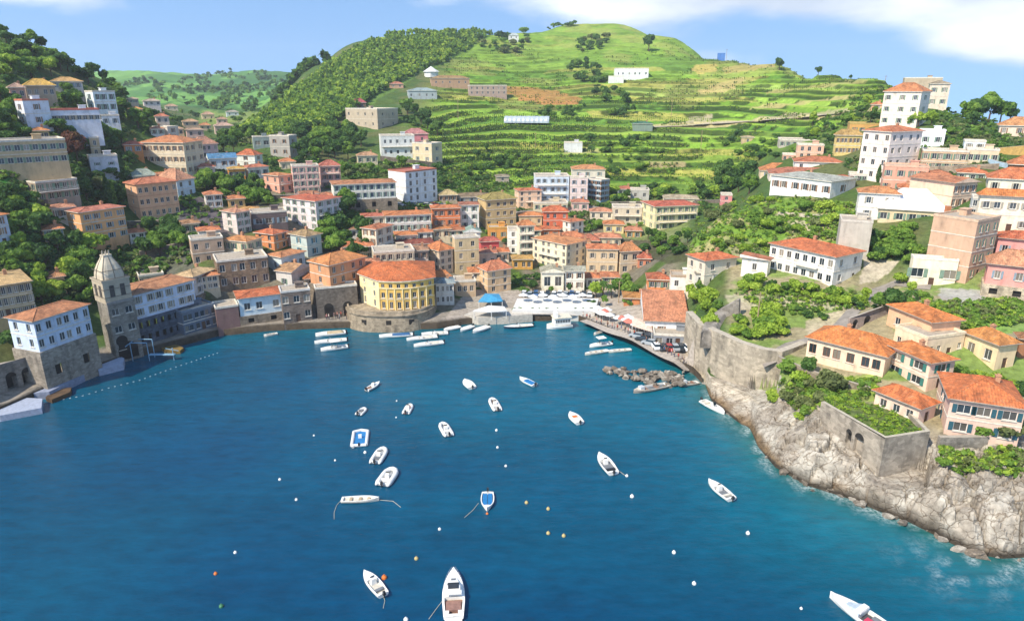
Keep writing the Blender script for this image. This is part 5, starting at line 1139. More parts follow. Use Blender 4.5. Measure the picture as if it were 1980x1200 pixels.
hillwall('long pale wall below the pink cluster', 500, 386, 640, 384, 1.6)
hillwall('stone terrace wall beside the white balconied house', 735, 308, 850, 322, 1.6)
hillwall('wall under the long beige terrace house', 1780, 336, 1930, 330, 2.0, m_stone('b3a08a'))
hillwall('low wall along the upper right pool deck', 1850, 300, 1960, 330, 1.4, m_plain('9fb4c4', .7, name='pool_rail'))
hillwall('straight white wall on the right grassy terrace', 1830, 262, 1925, 262, .8, m_plain('d8d4cc', .9, name='whitewash'))
wall_run('ochre_wall', 'long ochre wall with sloping coping at the upper right', 'wall', [tuple(place(1860, 305))[:2]+(place(1860, 305).z, place(1860, 305).z+2), tuple(place(1985, 300))[:2]+(place(1985, 300).z, place(1985, 300).z+3)], .5, m_plain('cba35c', .9, name='ochre_plaster'))
# --- draped paths
def ribbon(name, pts, wid, mat, lift=.10, sub=8, kind='structure', z=None):
    P_ = []
    for i in range(len(pts)-1):
        for k in range(sub): f = k/sub; P_.append((pts[i][0]*(1-f)+pts[i+1][0]*f, pts[i][1]*(1-f)+pts[i+1][1]*f))
    P_.append(pts[-1][:2]); W_ = [place(*q) for q in P_]; vs = []
    for i, q in enumerate(W_):
        d = (W_[min(i+1, len(W_)-1)]-W_[max(i-1, 0)]); d.z = 0; d.normalize(); s_ = Vector((-d.y, d.x, 0))*wid/2
        for sg in (-1, -.33, .33, 1):
            g = ground_xy(q.x+s_.x*sg, q.y+s_.y*sg); vs.append((g.x, g.y, max(g.z, q.z-.6)+lift))
    fs = [(4*i+k, 4*i+k+1, 4*i+k+5, 4*i+k+4) for i in range(len(W_)-1) for k in range(3)]
    me = bpy.data.meshes.new(name); me.from_pydata(vs, [], fs); me.materials.append(mat); tag(link(name, me), kind=kind)
ASPH = m_plain('8d857c', .9, var=.3, sc=.7, name='worn_asphalt'); GRAV = m_plain('b0a48e', .95, var=.3, sc=.9, name='pale_gravel')
ribbon('path', [(1475,700),(1530,668),(1585,655),(1625,630),(1655,596),(1690,566),(1735,545),(1800,555)], 3.2, ASPH)
ribbon('path', [(1505,412),(1560,418),(1622,424)], 2.0, GRAV)
ribbon('road', [(1256,246),(1330,241),(1430,236),(1560,226),(1645,216)], 4.5, m_plain('a89c84', .95, name='lane_dust'), lift=.4)
ribbon('road', [(860,395),(920,405),(1000,412),(1100,405),(1180,398),(1300,393)], 4, ASPH, lift=.3)
ribbon('promenade', [(1135,622),(1200,650),(1275,690),(1335,718)], 5.5, m_plain('a79d92', .9, var=.3, name='paving'), lift=.12)
ribbon('promenade', [(905,606),(1000,603),(1060,603),(1120,605)], 5.0, m_plain('a79d92', .9, var=.3, name='paving'), lift=.12)
# --- slipways and pontoons at left
def slab(name, label, pxs, z0, z1, mat, cat, group=None):
    Q = [at_z(px, py, z1) for px, py in pxs]; o = sum(Q, Vector())/len(Q); b = MB()
    b.loft([[(q.x-o.x, q.y-o.y, z0) for q in Q], [(q.x-o.x, q.y-o.y, z1-.35) for q in Q], [(q.x-o.x, q.y-o.y, z1) for q in Q]], cap0=False)
    ob = b.build(name, [mat], loc=(o.x, o.y, 0)); tag(ob, label, cat, group); return ob
PALE = m_plain('9aa2b4', .8, var=.2, name='pontoon_deck')
slab('bathing_platform', 'pale grey bathing platform with pointed shore end, left frame edge', [(-5,792),(40,768),(82,770),(80,788),(0,803),(-40,806)], -1, 1.3, PALE, 'platform')
slab('bathing_platform', 'long pale concrete walkway slab along the left sea wall', [(60,745),(92,742),(175,706),(182,714),(95,757),(62,760)], -1, 1.6, m_plain('8890a4', .8, name='walkway'), 'platform')
slab('bathing_platform', 'pale blue-grey pointed platform below the stone bell tower', [(182,700),(205,676),(240,692),(238,703),(190,715)], -1, 1.5, PALE, 'platform')
slab('rock_slab', 'small rocky spit beside the walkway slab at left', [(88,768),(100,754),(138,748),(136,757),(100,772)], -1, .9, m_stone('6b5238'), 'rock')
slab('breakwater', 'low yellow-brown rock breakwater in front of the arcade', [(312,672),(318,664),(345,667),(355,672),(348,678),(320,679)], -1, .8, m_stone('8d7338'), 'rock')
# blue lifting frame at the arcade quay
o = at_z(272, 690, 1.0); t = empty('boat_hoist', o); tag(t, 'light blue steel boat hoist with jetty arm at the arcade quay', 'boat hoist'); BL = m_plain('7fa6bf', .5, name='blue_paint')
b = MB()
for x in (-2, 2): b.tube((x, 0, -1.5), (x, 0, 3.6), .10, m=0); b.tube((x, 2.5, -1.5), (x, 2.5, 3.6), .10)
b.build('frame', [BL], t); b = MB(); b.tube((-2, 0, 3.6), (2, 0, 3.6), .12); b.tube((-2, 2.5, 3.6), (2, 2.5, 3.6), .12); b.tube((-2, 1.2, 3.6), (-2, -2, 3.4), .1); b.build('beam', [BL], t)
b = MB(); b.box(2, 8, 0, .9, .4, .6); b.tube((7.6, .5, -2), (7.6, .5, 2.2), .1); b.tube((6, .5, 2), (9, .5, 1.4), .08); b.build('jetty_arm', [BL], t)
# ---------------------------------------------------------------- vegetation
TONES = {'dark': ('2e4a26', '4d7034', '76964a'), 'mid': ('44642a', '6c9038', '98b44e'), 'lime': ('66842e', '98b43e', 'bccc58'), 'olive': ('4c5834', '737e4a', '98a368'), 'rust': ('4a2e24', '74493a', '7f7a3c')}
LM = {k: m_leaf(k, *v) for k, v in TONES.items()}
BARK = m_plain('5a4636', .95, name='bark')
def leafquads(cen, nor, size, r_):
    """random leaf-clump quads at cen facing roughly nor"""
    n = len(cen); d = nor+r_.normal(0, .55, (n, 3)); d /= np.linalg.norm(d, axis=1)[:, None]+1e-9
    a_ = np.cross(d, r_.normal(0, 1, (n, 3))); a_ /= np.linalg.norm(a_, axis=1)[:, None]+1e-9; b_ = np.cross(d, a_)
    s_ = (size*(.6+.8*r_.random(n)))[:, None]/2; asp = (.6+.5*r_.random(n))[:, None]
    return np.stack([cen-a_*s_-b_*s_*asp, cen+a_*s_-b_*s_*asp*.7, cen+a_*s_*.8+b_*s_*asp, cen-a_*s_*.7+b_*s_*asp*.9], 1)
def crown_quads(shape, n, size, r_, lobes=9):
    if shape == 'cone':
        t_ = r_.random(n)**.7; ang = r_.random(n)*2*np.pi; rad = (1-t_)*.32*(.6+.4*r_.random(n))+.015; lay = (np.sin(t_*34)*.5+.5)*.35+.75
        cen = np.stack([np.cos(ang)*rad*lay, np.sin(ang)*rad*lay, .12+t_*.88], 1); nor = np.stack([np.cos(ang), np.sin(ang), .5*np.ones(n)], 1); lr = t_
    elif shape == 'cypress':
        t_ = r_.random(n); ang = r_.random(n)*2*np.pi; rad = .13*np.sin(np.clip(t_*.9+.12, 0, 1)*np.pi)**.7*(.7+.3*r_.random(n))
        cen = np.stack([np.cos(ang)*rad, np.sin(ang)*rad, .05+t_*.95], 1); nor = np.stack([np.cos(ang), np.sin(ang), .3*np.ones(n)], 1); lr = r_.random(n)
    else:
        fl = {'round': (.36, .38, .56), 'flat': (.46, .28, .64), 'bush': (.5, .34, .36), 'tall': (.28, .36, .60)}[shape]
        L_ = r_.normal(0, 1, (lobes, 3)); L_ /= np.linalg.norm(L_, axis=1)[:, None]; L_ *= (.45+.55*r_.random((lobes, 1))); L_[:, 2] = L_[:, 2]*.8+.1
        lrad = .26+.30*r_.random(lobes); li = r_.integers(0, lobes, n); v = r_.normal(0, 1, (n, 3)); v /= np.linalg.norm(v, axis=1)[:, None]; v[:, 2] = np.where(v[:, 2] < -.35, -v[:, 2], v[:, 2])
        p = L_[li]*.75+v*(lrad[li]*(.75+.3*r_.random(n)))[:, None]; cen = p*np.array([fl[0], fl[0], fl[1]])+np.array([0, 0, fl[2]]); nor = v; lr = r_.random(lobes)[li]
    q = leafquads(cen, nor, size*(.6+.9*r_.random(n)), r_)
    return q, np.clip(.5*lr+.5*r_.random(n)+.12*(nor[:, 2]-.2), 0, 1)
def qmesh(name, q, leaf, mat):
    n = len(q); return np_mesh(name, q.reshape(-1, 3), np.arange(4*n).reshape(n, 4), mat, {'leaf': ('FACE', 'FLOAT', leaf)})
TREES = {}
def tree_proto(shape, tone, var):
    k = (shape, tone, var)
    if k in TREES: return TREES[k]
    r_ = np.random.default_rng(abs(hash(str(k))) % 99991 if False else (sum(map(ord, str(k)))*131+var))
    n = {'round': 2300, 'flat': 2000, 'bush': 1500, 'tall': 1200, 'cone': 900, 'cypress': 700}[shape]; s_ = {'round': .072, 'flat': .068, 'bush': .085, 'tall': .07, 'cone': .08, 'cypress': .05}[shape]
    q, lf = crown_quads(shape, n, s_, r_, 15+2*var)
    cm = qmesh('crown', q, lf, LM[tone]); b = MB()
    if shape not in ('bush',):
        top = {'round': .55, 'flat': .68, 'tall': .6, 'cone': .9, 'cypress': .4}[shape]
        b.tube((0, 0, -.12), (.01, .0, top*.5), .035, .024, n=7); b.tube((.01, 0, top*.5), (.0, .01, top), .024, .01, n=6)
        if shape in ('round', 'flat', 'tall'):
            for i in range(5): a_ = i*1.26+var; b.tube((0, 0, top*(.45+.06*i)), (math.cos(a_)*.22, math.sin(a_)*.22, top*(.45+.06*i)+.2), .014, .005, n=5)
    else:
        for i in range(4): a_ = i*1.57+var; b.tube((0, 0, -.12), (math.cos(a_)*.2, math.sin(a_)*.2, .32), .02, .008, n=5)
    TREES[k] = (cm, b.mesh('trunk', [BARK])); return TREES[k]
def palm_proto(var):
    k = ('palm', var)
    if k in TREES: return TREES[k]
    b = MB(); c_ = MB(); b.tube((0, 0, -.1), (.02, 0, .4), .035, .028, n=7); b.tube((.02, 0, .4), (.03, .01, .72), .028, .024, n=7)
    for i in range(22):
        a_ = i*2.4+var; up_ = .35-.03*i; pts = []
        for j in range(6): t_ = j/5; rr = .36*t_; zz = .72+.26*t_*(1.0+up_)-.42*t_*t_*(1.1-up_*.5); pts.append((math.cos(a_)*rr+.03, math.sin(a_)*rr, zz))
        for j in range(5):
            p, q = Vector(pts[j]), Vector(pts[j+1]); s_ = Vector((-math.sin(a_), math.cos(a_), 0)); w0, w1 = .05*math.sin(math.pi*(j+.4)/6), .05*math.sin(math.pi*(j+1.2)/6)
            c_.face([p-s_*w0-Vector((0, 0, w0*.6)), p, q, q-s_*w1-Vector((0, 0, w1*.6))]); c_.face([p, p+s_*w0-Vector((0, 0, w0*.6)), q+s_*w1-Vector((0, 0, w1*.6)), q])
    TREES[k] = (c_.mesh('crown', [LM['mid']]), b.mesh('trunk', [BARK])); return TREES[k]
SHN = {'round': 'tree', 'flat': 'pine_tree', 'bush': 'shrub', 'tall': 'tree', 'cone': 'conifer_tree', 'cypress': 'cypress_tree', 'palm': 'palm_tree'}
PEND = []
def tree(g, hgt, shape, tone, label, group=None, wid=1.0, now=False):
    if not now and shape != 'bush': PEND.append((hgt/mpx(g)+(1000 if not group else 0), g, hgt, shape, tone, label, group, wid)); return
    pr = palm_proto(random.randrange(3)) if shape == 'palm' else tree_proto(shape, tone, random.randrange(3))
    t = empty(SHN[shape], (g.x, g.y, g.z-.1), random.random()*6.28); t.scale = (hgt*wid, hgt*wid, hgt)
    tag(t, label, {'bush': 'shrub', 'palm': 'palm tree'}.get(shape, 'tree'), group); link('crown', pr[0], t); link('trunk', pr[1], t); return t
def mpx(g): return (g.y*cp-(g.z-CAMH)*sp)/F
def T1(px, py, hp, shape, tone, label, group=None, wid=1.0, ymin=0):
    g = ground(px, py, ymin); tree(g, hp*mpx(g), shape, tone, label, group, wid)
BX = [(s['xl'], s['xr'], s['yt'], s['yb']) for s in SITES]
def clump(poly, n, hp, shapes, tones, label, group, seed, ymin=0, mind=.5, avoid=True):
    r_ = random.Random(seed); xs = [p[0] for p in poly]; ys = [p[1] for p in poly]; done = []; k = 0; tr = 0
    while k < n and tr < n*60:
        tr += 1; x = r_.uniform(min(xs), max(xs)); y = r_.uniform(min(ys), max(ys))
        if not poly_mask(poly, np.array([x]), np.array([y]))[0]: continue
        h_ = hp*r_.uniform(.7, 1.25)
        if any(abs(x-a_) < h_*mind and abs(y-b_) < h_*mind*.55 for a_, b_ in done): continue
        if avoid and any(a_-h_*.22 < x < b_+h_*.22 and y > (t_+d_)/2 and y < d_+h_*.30 for a_, b_, t_, d_ in BX): continue
        if avoid and any(a_ < x < b_ and d_-1 < y and y-h_*.85 < t_+ (d_-t_)*.35 for a_, b_, t_, d_ in BX): continue
        if avoid and any(a_ < x < b_ and t_ < y <= d_ for a_, b_, t_, d_ in BX): continue
        done.append((x, y)); g = ground(x, y, ymin); tone = r_.choice(tones); sh_ = r_.choice(shapes); tree(g, h_*mpx(g), sh_, tone, label.replace('TONE', {'dark': 'dark green', 'mid': 'mid green', 'lime': 'bright lime-green', 'olive': 'olive green', 'rust': 'reddish'}[tone]), group, r_.uniform(.85, 1.2)); k += 1
RT = ['round', 'round', 'flat', 'bush']
# single trees one can point at
T1(152, 318, 66, 'round', 'rust', 'large reddish-brown leafed tree in front of the long beige terraced building', wid=.85)
T1(268, 250, 40, 'round', 'mid', 'big round green tree right of the small white annex', wid=1.2)
T1(1254, 101, 34, 'round', 'dark', 'lone dark spreading tree on the upper hilltop slope')
T1(1507, 132, 26, 'round', 'dark', 'dark tree on the skyline notch of the right ridge')
T1(1582, 138, 18, 'round', 'dark', 'small round tree on the skyline right of the ridge notch')
T1(1644, 142, 10, 'round', 'dark', 'tiny lone tree on the right skyline')
T1(97, 118, 24, 'tall', 'dark', 'two-tiered tall tree standing above the left skyline')
T1(114, 124, 16, 'round', 'dark', 'round tree right of the two-tiered tall skyline tree')
T1(36, 90, 24, 'cone', 'dark', 'pointed conifer on the left ridge crest')
T1(684, 512, 52, 'cypress', 'dark', 'slim dark cypress below the green gully')
T1(1697, 352, 34, 'cypress', 'dark', 'dark cypress in front of the salmon-pink stepped block')
T1(38, 388, 46, 'cypress', 'dark', 'dark cypress left of the scaffolded building')
T1(212, 400, 60, 'cypress', 'dark', 'tall dark cypress left of the tall peach house')
T1(222, 398, 50, 'cypress', 'mid', 'greener cypress touching the tall dark cypress')
T1(1560, 726, 44, 'round', 'dark', 'dark round tree at the left end of the long cream house', wid=1.0)
T1(1520, 718, 36, 'bush', 'mid', 'leafy shrub beside the curved lane, left of the dark round tree', wid=1.2)
T1(1600, 758, 60, 'bush', 'olive', 'weeping olive-green bush hanging on the wall below the long cream house')
T1(1728, 612, 60, 'round', 'dark', 'large dark green tree above the peach two-storey house', wid=1.0)
T1(1700, 608, 46, 'round', 'mid', 'yellow-green tree left of the large dark tree by the path')
T1(1757, 592, 42, 'palm', 'mid', 'thin palm on the bank above the peach two-storey house')
T1(1865, 660, 24, 'round', 'dark', 'small dark tree between the peach house and yellow house')
T1(1892, 852, 42, 'bush', 'mid', 'green creeper bush on the rubble retaining wall')
T1(1938, 860, 50, 'bush', 'olive', 'grey-green dry creeper hanging over the rubble wall at right', wid=1.4)
T1(1820, 922, 28, 'bush', 'mid', 'round shrub at the foot of the garden wall corner')
T1(28, 680, 48, 'flat', 'dark', 'flat-topped umbrella pine in front of the left white waterfront house', wid=1.1)
T1(683, 600, 22, 'bush', 'lime', 'bright green round bush left of the yellow palace')
T1(1775, 246, 34, 'round', 'lime', 'yellow-green tree right of the hilltop villa', wid=1.1)
T1(1800, 244, 30, 'round', 'lime', 'second yellow-green tree beside the hilltop villa, further right')
T1(1762, 248, 30, 'round', 'mid', 'green tree directly under the hilltop villa')
for i, (x, y, h_) in enumerate([(1868,240,46),(1888,242,52),(1910,240,58),(1932,242,50),(1950,240,36),(1878,250,36)]):
    T1(x, y, h_, 'round', ['mid', 'dark', 'mid', 'mid', 'dark', 'dark'][i], 'leafy tree in the big clump on the upper right skyline', 'trees of the upper right skyline clump', 1.0)
for i, (x, y) in enumerate([(1062,54),(1070,52),(1078,51),(1088,50),(1098,48),(1106,47)]):
    T1(x, y+3, 10+i % 3*4, 'cone', 'dark', 'small dark tree in the row on the central skyline', 'row of small trees on the central skyline', ymin=500)
for x, y, h_ in [(1152,575,34),(1166,572,38),(1182,576,34),(1196,570,40),(1212,575,36),(1228,572,30),(1142,590,22),(1170,592,24),(1215,590,24),(1030,562,26),(1014,568,24),(1100,566,22),(1068,566,18)]:
    T1(x, y, h_, random.choice(['palm', 'round', 'round']) if h_ > 24 else 'round', random.choice(['mid', 'lime', 'dark']), 'leafy garden tree around the harbour square', 'garden trees of the harbour square')
# clumps
G = 'trees on the far left ridge'
clump([(0,75),(60,85),(130,125),(210,160),(215,185),(150,160),(60,130),(0,120)], 34, 30, RT, ['dark', 'dark', 'mid'], 'TONE tree on the far left ridge above the mustard-roofed house', G, 1, mind=.35)
clump([(0,110),(60,120),(110,140),(90,165),(30,165),(0,200)], 14, 34, ['round', 'bush'], ['lime', 'mid'], 'TONE tree on the sunny left slope beside the faded pink house', 'trees on the sunny left slope', 2, mind=.3)
clump([(0,200),(30,200),(25,270),(0,270)], 9, 40, RT, ['dark', 'mid', 'lime'], 'TONE tree left of the white school, at the frame edge', 'trees left of the white school', 3, mind=.3)
clump([(0,262),(240,262),(270,300),(240,340),(190,300),(120,280),(0,280)], 30, 34, RT, ['dark', 'mid', 'dark'], 'TONE tree in the belt below the white school', 'trees below the white school', 4, mind=.3)
clump([(110,170),(165,172),(170,210),(120,210)], 8, 30, ['round'], ['dark', 'mid'], 'TONE tree left of the white hillside villa', 'trees left of the white hillside villa', 5, mind=.3)
clump([(205,160),(250,195),(320,235),(300,262),(240,240),(215,215)], 18, 24, RT, ['dark', 'mid', 'lime'], 'TONE tree on the slope right of the white hillside villa', 'trees right of the white hillside villa', 6, mind=.35)
clump([(0,390),(40,400),(120,420),(128,470),(190,500),(190,560),(60,560),(0,540)], 36, 50, ['round', 'round', 'flat'], ['dark', 'dark', 'mid', 'lime'], 'TONE tree in the wood left of the peach three-storey house', 'trees in the left wood', 7, mind=.3)
clump([(70,545),(190,540),(195,590),(75,600)], 16, 46, ['round'], ['dark', 'mid', 'lime'], 'TONE tree behind the stone bell tower, lower left wood', 'trees behind the stone bell tower', 8, mind=.3)
clump([(150,345),(245,345),(245,400),(165,400)], 12, 34, RT, ['dark', 'olive'], 'TONE tree between the scaffolded building and tall peach house', 'trees beside the tall peach house', 9, mind=.35)
clump([(280,450),(360,450),(370,490),(275,500)], 14, 42, ['round'], ['dark', 'dark', 'mid'], 'TONE tree below the tall peach house', 'trees below the tall peach house', 10, mind=.3)
clump([(385,360),(520,355),(520,402),(430,402)], 26, 36, ['round', 'bush'], ['dark', 'mid', 'mid'], 'TONE tree in the thicket under the orange domed-roof house', 'thicket under the orange domed-roof house', 11, mind=.28)
clump([(625,452),(650,400),(685,410),(715,470),(700,510),(640,500)], 22, 40, ['round', 'bush'], ['dark', 'mid'], 'TONE tree in the green gully right of the white-blue balconied house', 'trees in the green gully', 12, mind=.28, avoid=False)
clump([(572,262),(690,262),(720,300),(640,322),(575,315)], 34, 34, ['round'], ['dark', 'dark', 'mid'], 'TONE tree in the dark grove beside the grey concrete house', 'dark grove beside the grey concrete house', 13, mind=.3)
clump([(430,275),(490,262),(500,300),(460,310),(425,300)], 12, 34, ['round'], ['dark', 'mid'], 'TONE tree at the valley mouth left of the grey veranda house', 'trees at the valley mouth', 14, mind=.3)
clump([(500,312),(620,315),(600,335),(510,330)], 10, 20, ['round', 'bush'], ['dark', 'mid'], 'TONE tree above the pink cluster', 'trees above the pink cluster', 15, mind=.3)
clump([(640,318),(850,322),(880,370),(770,345),(660,345)], 26, 24, ['round', 'bush'], ['dark', 'mid', 'olive'], 'TONE tree on the slope behind the tall white block', 'trees behind the tall white block', 16, mind=.3)
clump([(760,225),(800,215),(850,260),(800,260),(765,250)], 12, 28, ['round'], ['dark', 'mid'], 'TONE tree right of the long grey-beige farmhouse', 'trees right of the farmhouse', 17, mind=.3)
clump([(1180,370),(1400,372),(1400,396),(1350,392),(1190,392)], 22, 24, ['round', 'bush'], ['dark', 'mid', 'lime'], 'TONE tree along the road behind the vine-hung cream house', 'trees along the hill-foot road', 18, mind=.35)
clump([(1380,330),(1450,335),(1450,385),(1385,380)], 14, 36, ['round'], ['dark', 'mid'], 'TONE tree in the grove left of the spur houses', 'grove left of the spur houses', 19, mind=.3, ymin=222)
clump([(1150,520),(1000,540),(900,560),(880,575),(1000,560),(1230,560)], 12, 20, ['bush', 'round'], ['mid', 'lime', 'dark'], 'TONE small tree between the old-town houses by the square', 'small trees among the old-town houses', 20, mind=.5)
clump([(700,430),(1180,440),(1180,520),(1000,500),(860,500),(720,480)], 22, 18, ['round', 'bush'], ['dark', 'mid', 'lime'], 'small TONE tree squeezed between roofs of the old town', 'small trees between old-town roofs', 21, mind=.6)
clump([(1150,430),(1330,440),(1330,500),(1240,500),(1200,480)], 22, 24, ['round', 'bush'], ['dark', 'dark', 'mid'], 'TONE tree on the dark slope below the vine-hung cream house', 'trees on the dark slope below the vine-hung house', 42, mind=.3)
clump([(1330,560),(1380,560),(1395,650),(1345,640)], 13, 34, ['bush', 'round'], ['lime', 'lime', 'mid'], 'TONE bush at the left foot of the fort rampart', 'bushes at the foot of the fort rampart', 22, mind=.3, avoid=False)
clump([(1410,620),(1470,620),(1470,655),(1420,655)], 10, 26, ['bush'], ['lime', 'mid'], 'TONE bush inside the fort garden by the rampart', 'bushes inside the fort garden', 23, mind=.3, avoid=False)
clump([(1462,600),(1500,590),(1520,650),(1466,655)], 12, 34, ['bush'], ['mid', 'lime'], 'TONE tall hedge bush in the fort garden', 'tall hedge of the fort garden', 24, mind=.22, avoid=False)
clump([(1515,592),(1595,605),(1595,620),(1515,608)], 14, 16, ['bush'], ['mid', 'dark'], 'TONE clipped hedge bush below the large white house', 'clipped hedge below the large white house', 25, mind=.3, avoid=False)
clump([(1430,548),(1490,552),(1620,572),(1690,585),(1700,612),(1640,600),(1560,575),(1430,565)], 30, 28, ['bush', 'round'], ['lime', 'mid', 'lime'], 'TONE shrub in the garden row below the large white house', 'garden row below the large white house', 26, mind=.3, avoid=False)
clump([(1682,448),(1770,452),(1768,510),(1688,505)], 26, 30, ['bush'], ['mid', 'mid', 'dark'], 'TONE leafy mass on the ivy bank left of the blind beige building', 'ivy bank below the white tent roof', 27, mind=.2, avoid=False)
clump([(1740,540),(1810,590),(1780,625),(1720,600)], 12, 26, ['bush', 'round'], ['mid', 'lime'], 'TONE shrub on the bank above the peach two-storey house', 'shrubs above the peach two-storey house', 28, mind=.3, avoid=False)
clump([(1848,720),(1960,740),(1990,770),(1860,745)], 12, 24, ['bush'], ['mid', 'lime', 'dark'], 'TONE shrub in the garden behind the broad pinkish house', 'shrubs behind the broad pinkish house', 29, mind=.3, avoid=False)
clump([(1490,745),(1560,735),(1600,790),(1560,815),(1500,790)], 18, 30, ['bush'], ['lime', 'mid', 'olive'], 'TONE shrub on top of the rocks below the lane', 'shrubs on top of the rocks', 30, mind=.3, avoid=False)
clump([(1640,795),(1720,800),(1780,830),(1730,842),(1690,840)], 0, 12, ['bush'], ['lime'], 'x', 'x', 31)
clump([(1560,240),(1700,190),(1720,235),(1640,270),(1560,270)], 20, 22, ['round', 'bush'], ['dark', 'mid', 'lime'], 'TONE tree on the slope left of the hilltop villa', 'trees left of the hilltop villa', 32, mind=.35)
clump([(1400,255),(1620,262),(1590,300),(1460,310),(1400,290)], 26, 18, ['round', 'bush'], ['dark', 'mid'], 'TONE tree on the fields above the spur houses', 'trees above the spur houses', 33, mind=.35)
clump([(1780,262),(1930,255),(1935,285),(1830,290)], 10, 18, ['bush', 'round'], ['dark', 'mid'], 'TONE tree on the right grassy terrace', 'trees on the right grassy terrace', 34, mind=.3)
clump([(930,75),(1020,62),(1025,95),(960,108),(920,100)], 22, 16, ['round', 'bush'], ['dark', 'mid', 'olive'], 'TONE tree around the white chalet near the skyline', 'trees around the white chalet', 35, mind=.35, ymin=500)
clump([(1130,70),(1170,68),(1180,95),(1120,110),(1100,100)], 18, 16, ['round', 'bush'], ['dark', 'olive'], 'TONE tree in the hollow left of the lone hilltop tree', 'trees in the hilltop hollow', 36, mind=.35, ymin=500)
clump([(1080,125),(1160,130),(1215,190),(1230,230),(1190,225),(1140,170)], 34, 20, ['round', 'bush'], ['dark', 'mid'], 'TONE tree in the line running down beside the modern farm complex', 'tree line beside the modern farm complex', 37, mind=.35, ymin=400)
clump([(1030,205),(1140,210),(1130,235),(1060,232)], 16, 18, ['round', 'bush'], ['dark', 'mid'], 'TONE tree beside the polytunnel', 'trees beside the polytunnel', 38, mind=.35, ymin=330)
clump([(1130,270),(1280,260),(1300,340),(1180,345)], 26, 20, ['round', 'bush'], ['dark', 'mid', 'lime'], 'TONE tree in the terraces right of the lone white shed', 'trees right of the lone white shed', 39, mind=.4, ymin=290)
clump([(900,290),(1030,290),(1040,345),(900,350)], 34, 18, ['round', 'bush'], ['dark', 'dark', 'mid'], 'TONE tree in the terraces above the olive-roofed mansion', 'trees above the olive-roofed mansion', 40, mind=.3, ymin=290)
clump([(250,225),(470,225),(460,262),(280,262)], 34, 14, ['round', 'bush'], ['dark', 'mid'], 'small TONE tree among the valley cottages', 'small trees among the valley cottages', 41, mind=.4)
# uncountable masses
PEND.sort(key=lambda q: -q[0])
for q in PEND[:285]: tree(*q[1:], now=True)
REST = PEND[285:]
def mass(name, pts, hgt, nq, size, tones, shapes, seed):
    r_ = np.random.default_rng(seed); Q = []; Lf = []; MI = []
    for sx_ in range(len(pts)):
        p = pts[sx_]; h_ = hgt[sx_]; q, lf = crown_quads(shapes[r_.integers(len(shapes))], nq, size, r_, 5)
        a_ = r_.random()*6.28; c_, s_ = np.cos(a_), np.sin(a_); q = q@np.array([[c_, s_, 0], [-s_, c_, 0], [0, 0, 1]]); Q.append(q*h_+np.array([p[0], p[1], p[2]-.05*h_])); Lf.append(lf*.7+.3*r_.random()); MI.append(np.full(len(q), r_.integers(len(tones))))
    q = np.concatenate(Q); n = len(q)
    me = np_mesh(name, q.reshape(-1, 3), np.arange(4*n).reshape(n, 4), [LM[k] for k in tones], {'leaf': ('FACE', 'FLOAT', np.concatenate(Lf))}, mi=np.concatenate(MI)); return me
def sample(poly, n, seed, ymin=0, avoid=False):
    r_ = random.Random(seed); xs = [p[0] for p in poly]; ys = [p[1] for p in poly]; o = []; tr = 0
    while len(o) < n and tr < n*20:
        tr += 1; x = r_.uniform(min(xs), max(xs)); y = r_.uniform(min(ys), max(ys))
        if poly_mask(poly, np.array([x]), np.array([y]))[0]:
            if seed == 66 and fbm(np.array([x/22.]), np.array([y/7.]), 3)[0] < .53: continue
            if avoid and any(a_-3 < x < b_+3 and t_ < y < d_+3 for a_, b_, t_, d_ in BX): continue
            o.append(ground(x, y, ymin))
    return o
if REST:
    me = mass('rest', [tuple(q[1]) for q in REST], [q[2] for q in REST], 260, .13, ['dark', 'mid', 'dark'], ['bush', 'bush', 'tall'], 49)
    tag(link('hillside_trees', me), 'smaller far-off trees scattered over the green hill and slopes', 'trees', kind='stuff')
FOR = [(466,258),(520,215),(560,186),(640,128),(700,92),(760,70),(850,62),(955,60),(905,95),(860,118),(790,150),(720,188),(690,215),(600,262),(560,268)]
pts = sample(FOR, 4000, 50, ymin=270)
me = mass('forest', pts, [random.uniform(4.0, 6.4) for _ in pts], 46, .24, ['mid', 'dark', 'mid', 'lime'], ['cone', 'tall', 'round'], 51)
tag(link('forest', me), 'dense mixed wood covering the hill shoulder in the centre left', 'forest', kind='stuff')
# hedges and bushes along the terrace risers
sel = np.argwhere((riser > .3) & (fsel > .5) & (Z > 5)); rr = np.random.default_rng(5)
vis = (PXG[sel[:, 0], sel[:, 1]] > 560) & (PXG[sel[:, 0], sel[:, 1]] < 1760) & (YG[sel[:, 0], sel[:, 1]] < 720)
sel = sel[vis]; dens = (n2_[sel[:, 0], sel[:, 1]] > .47) & (n1_[sel[:, 0], sel[:, 1]] > .42); left = PXG[sel[:, 0], sel[:, 1]] < 1150
s1 = sel[dens]; s1 = s1[rr.permutation(len(s1))[:4200]]; s2 = sel[left]; s2 = s2[(YG[s2[:, 0], s2[:, 1]] < 460)]; s2 = s2[rr.permutation(len(s2))[:4200]]
pts = [(X[i, j], YG[i, j], Z[i, j]) for i, j in np.concatenate([s1, s2])]
me = mass('hedges', pts, list(rr.uniform(.7, 1.5, len(pts))), 18, .34, ['dark', 'mid', 'olive', 'lime'], ['bush'], 52)
tag(link('terrace_hedges', me), 'hedges and bushes along the walls of the green hill terraces', 'hedge', kind='stuff')
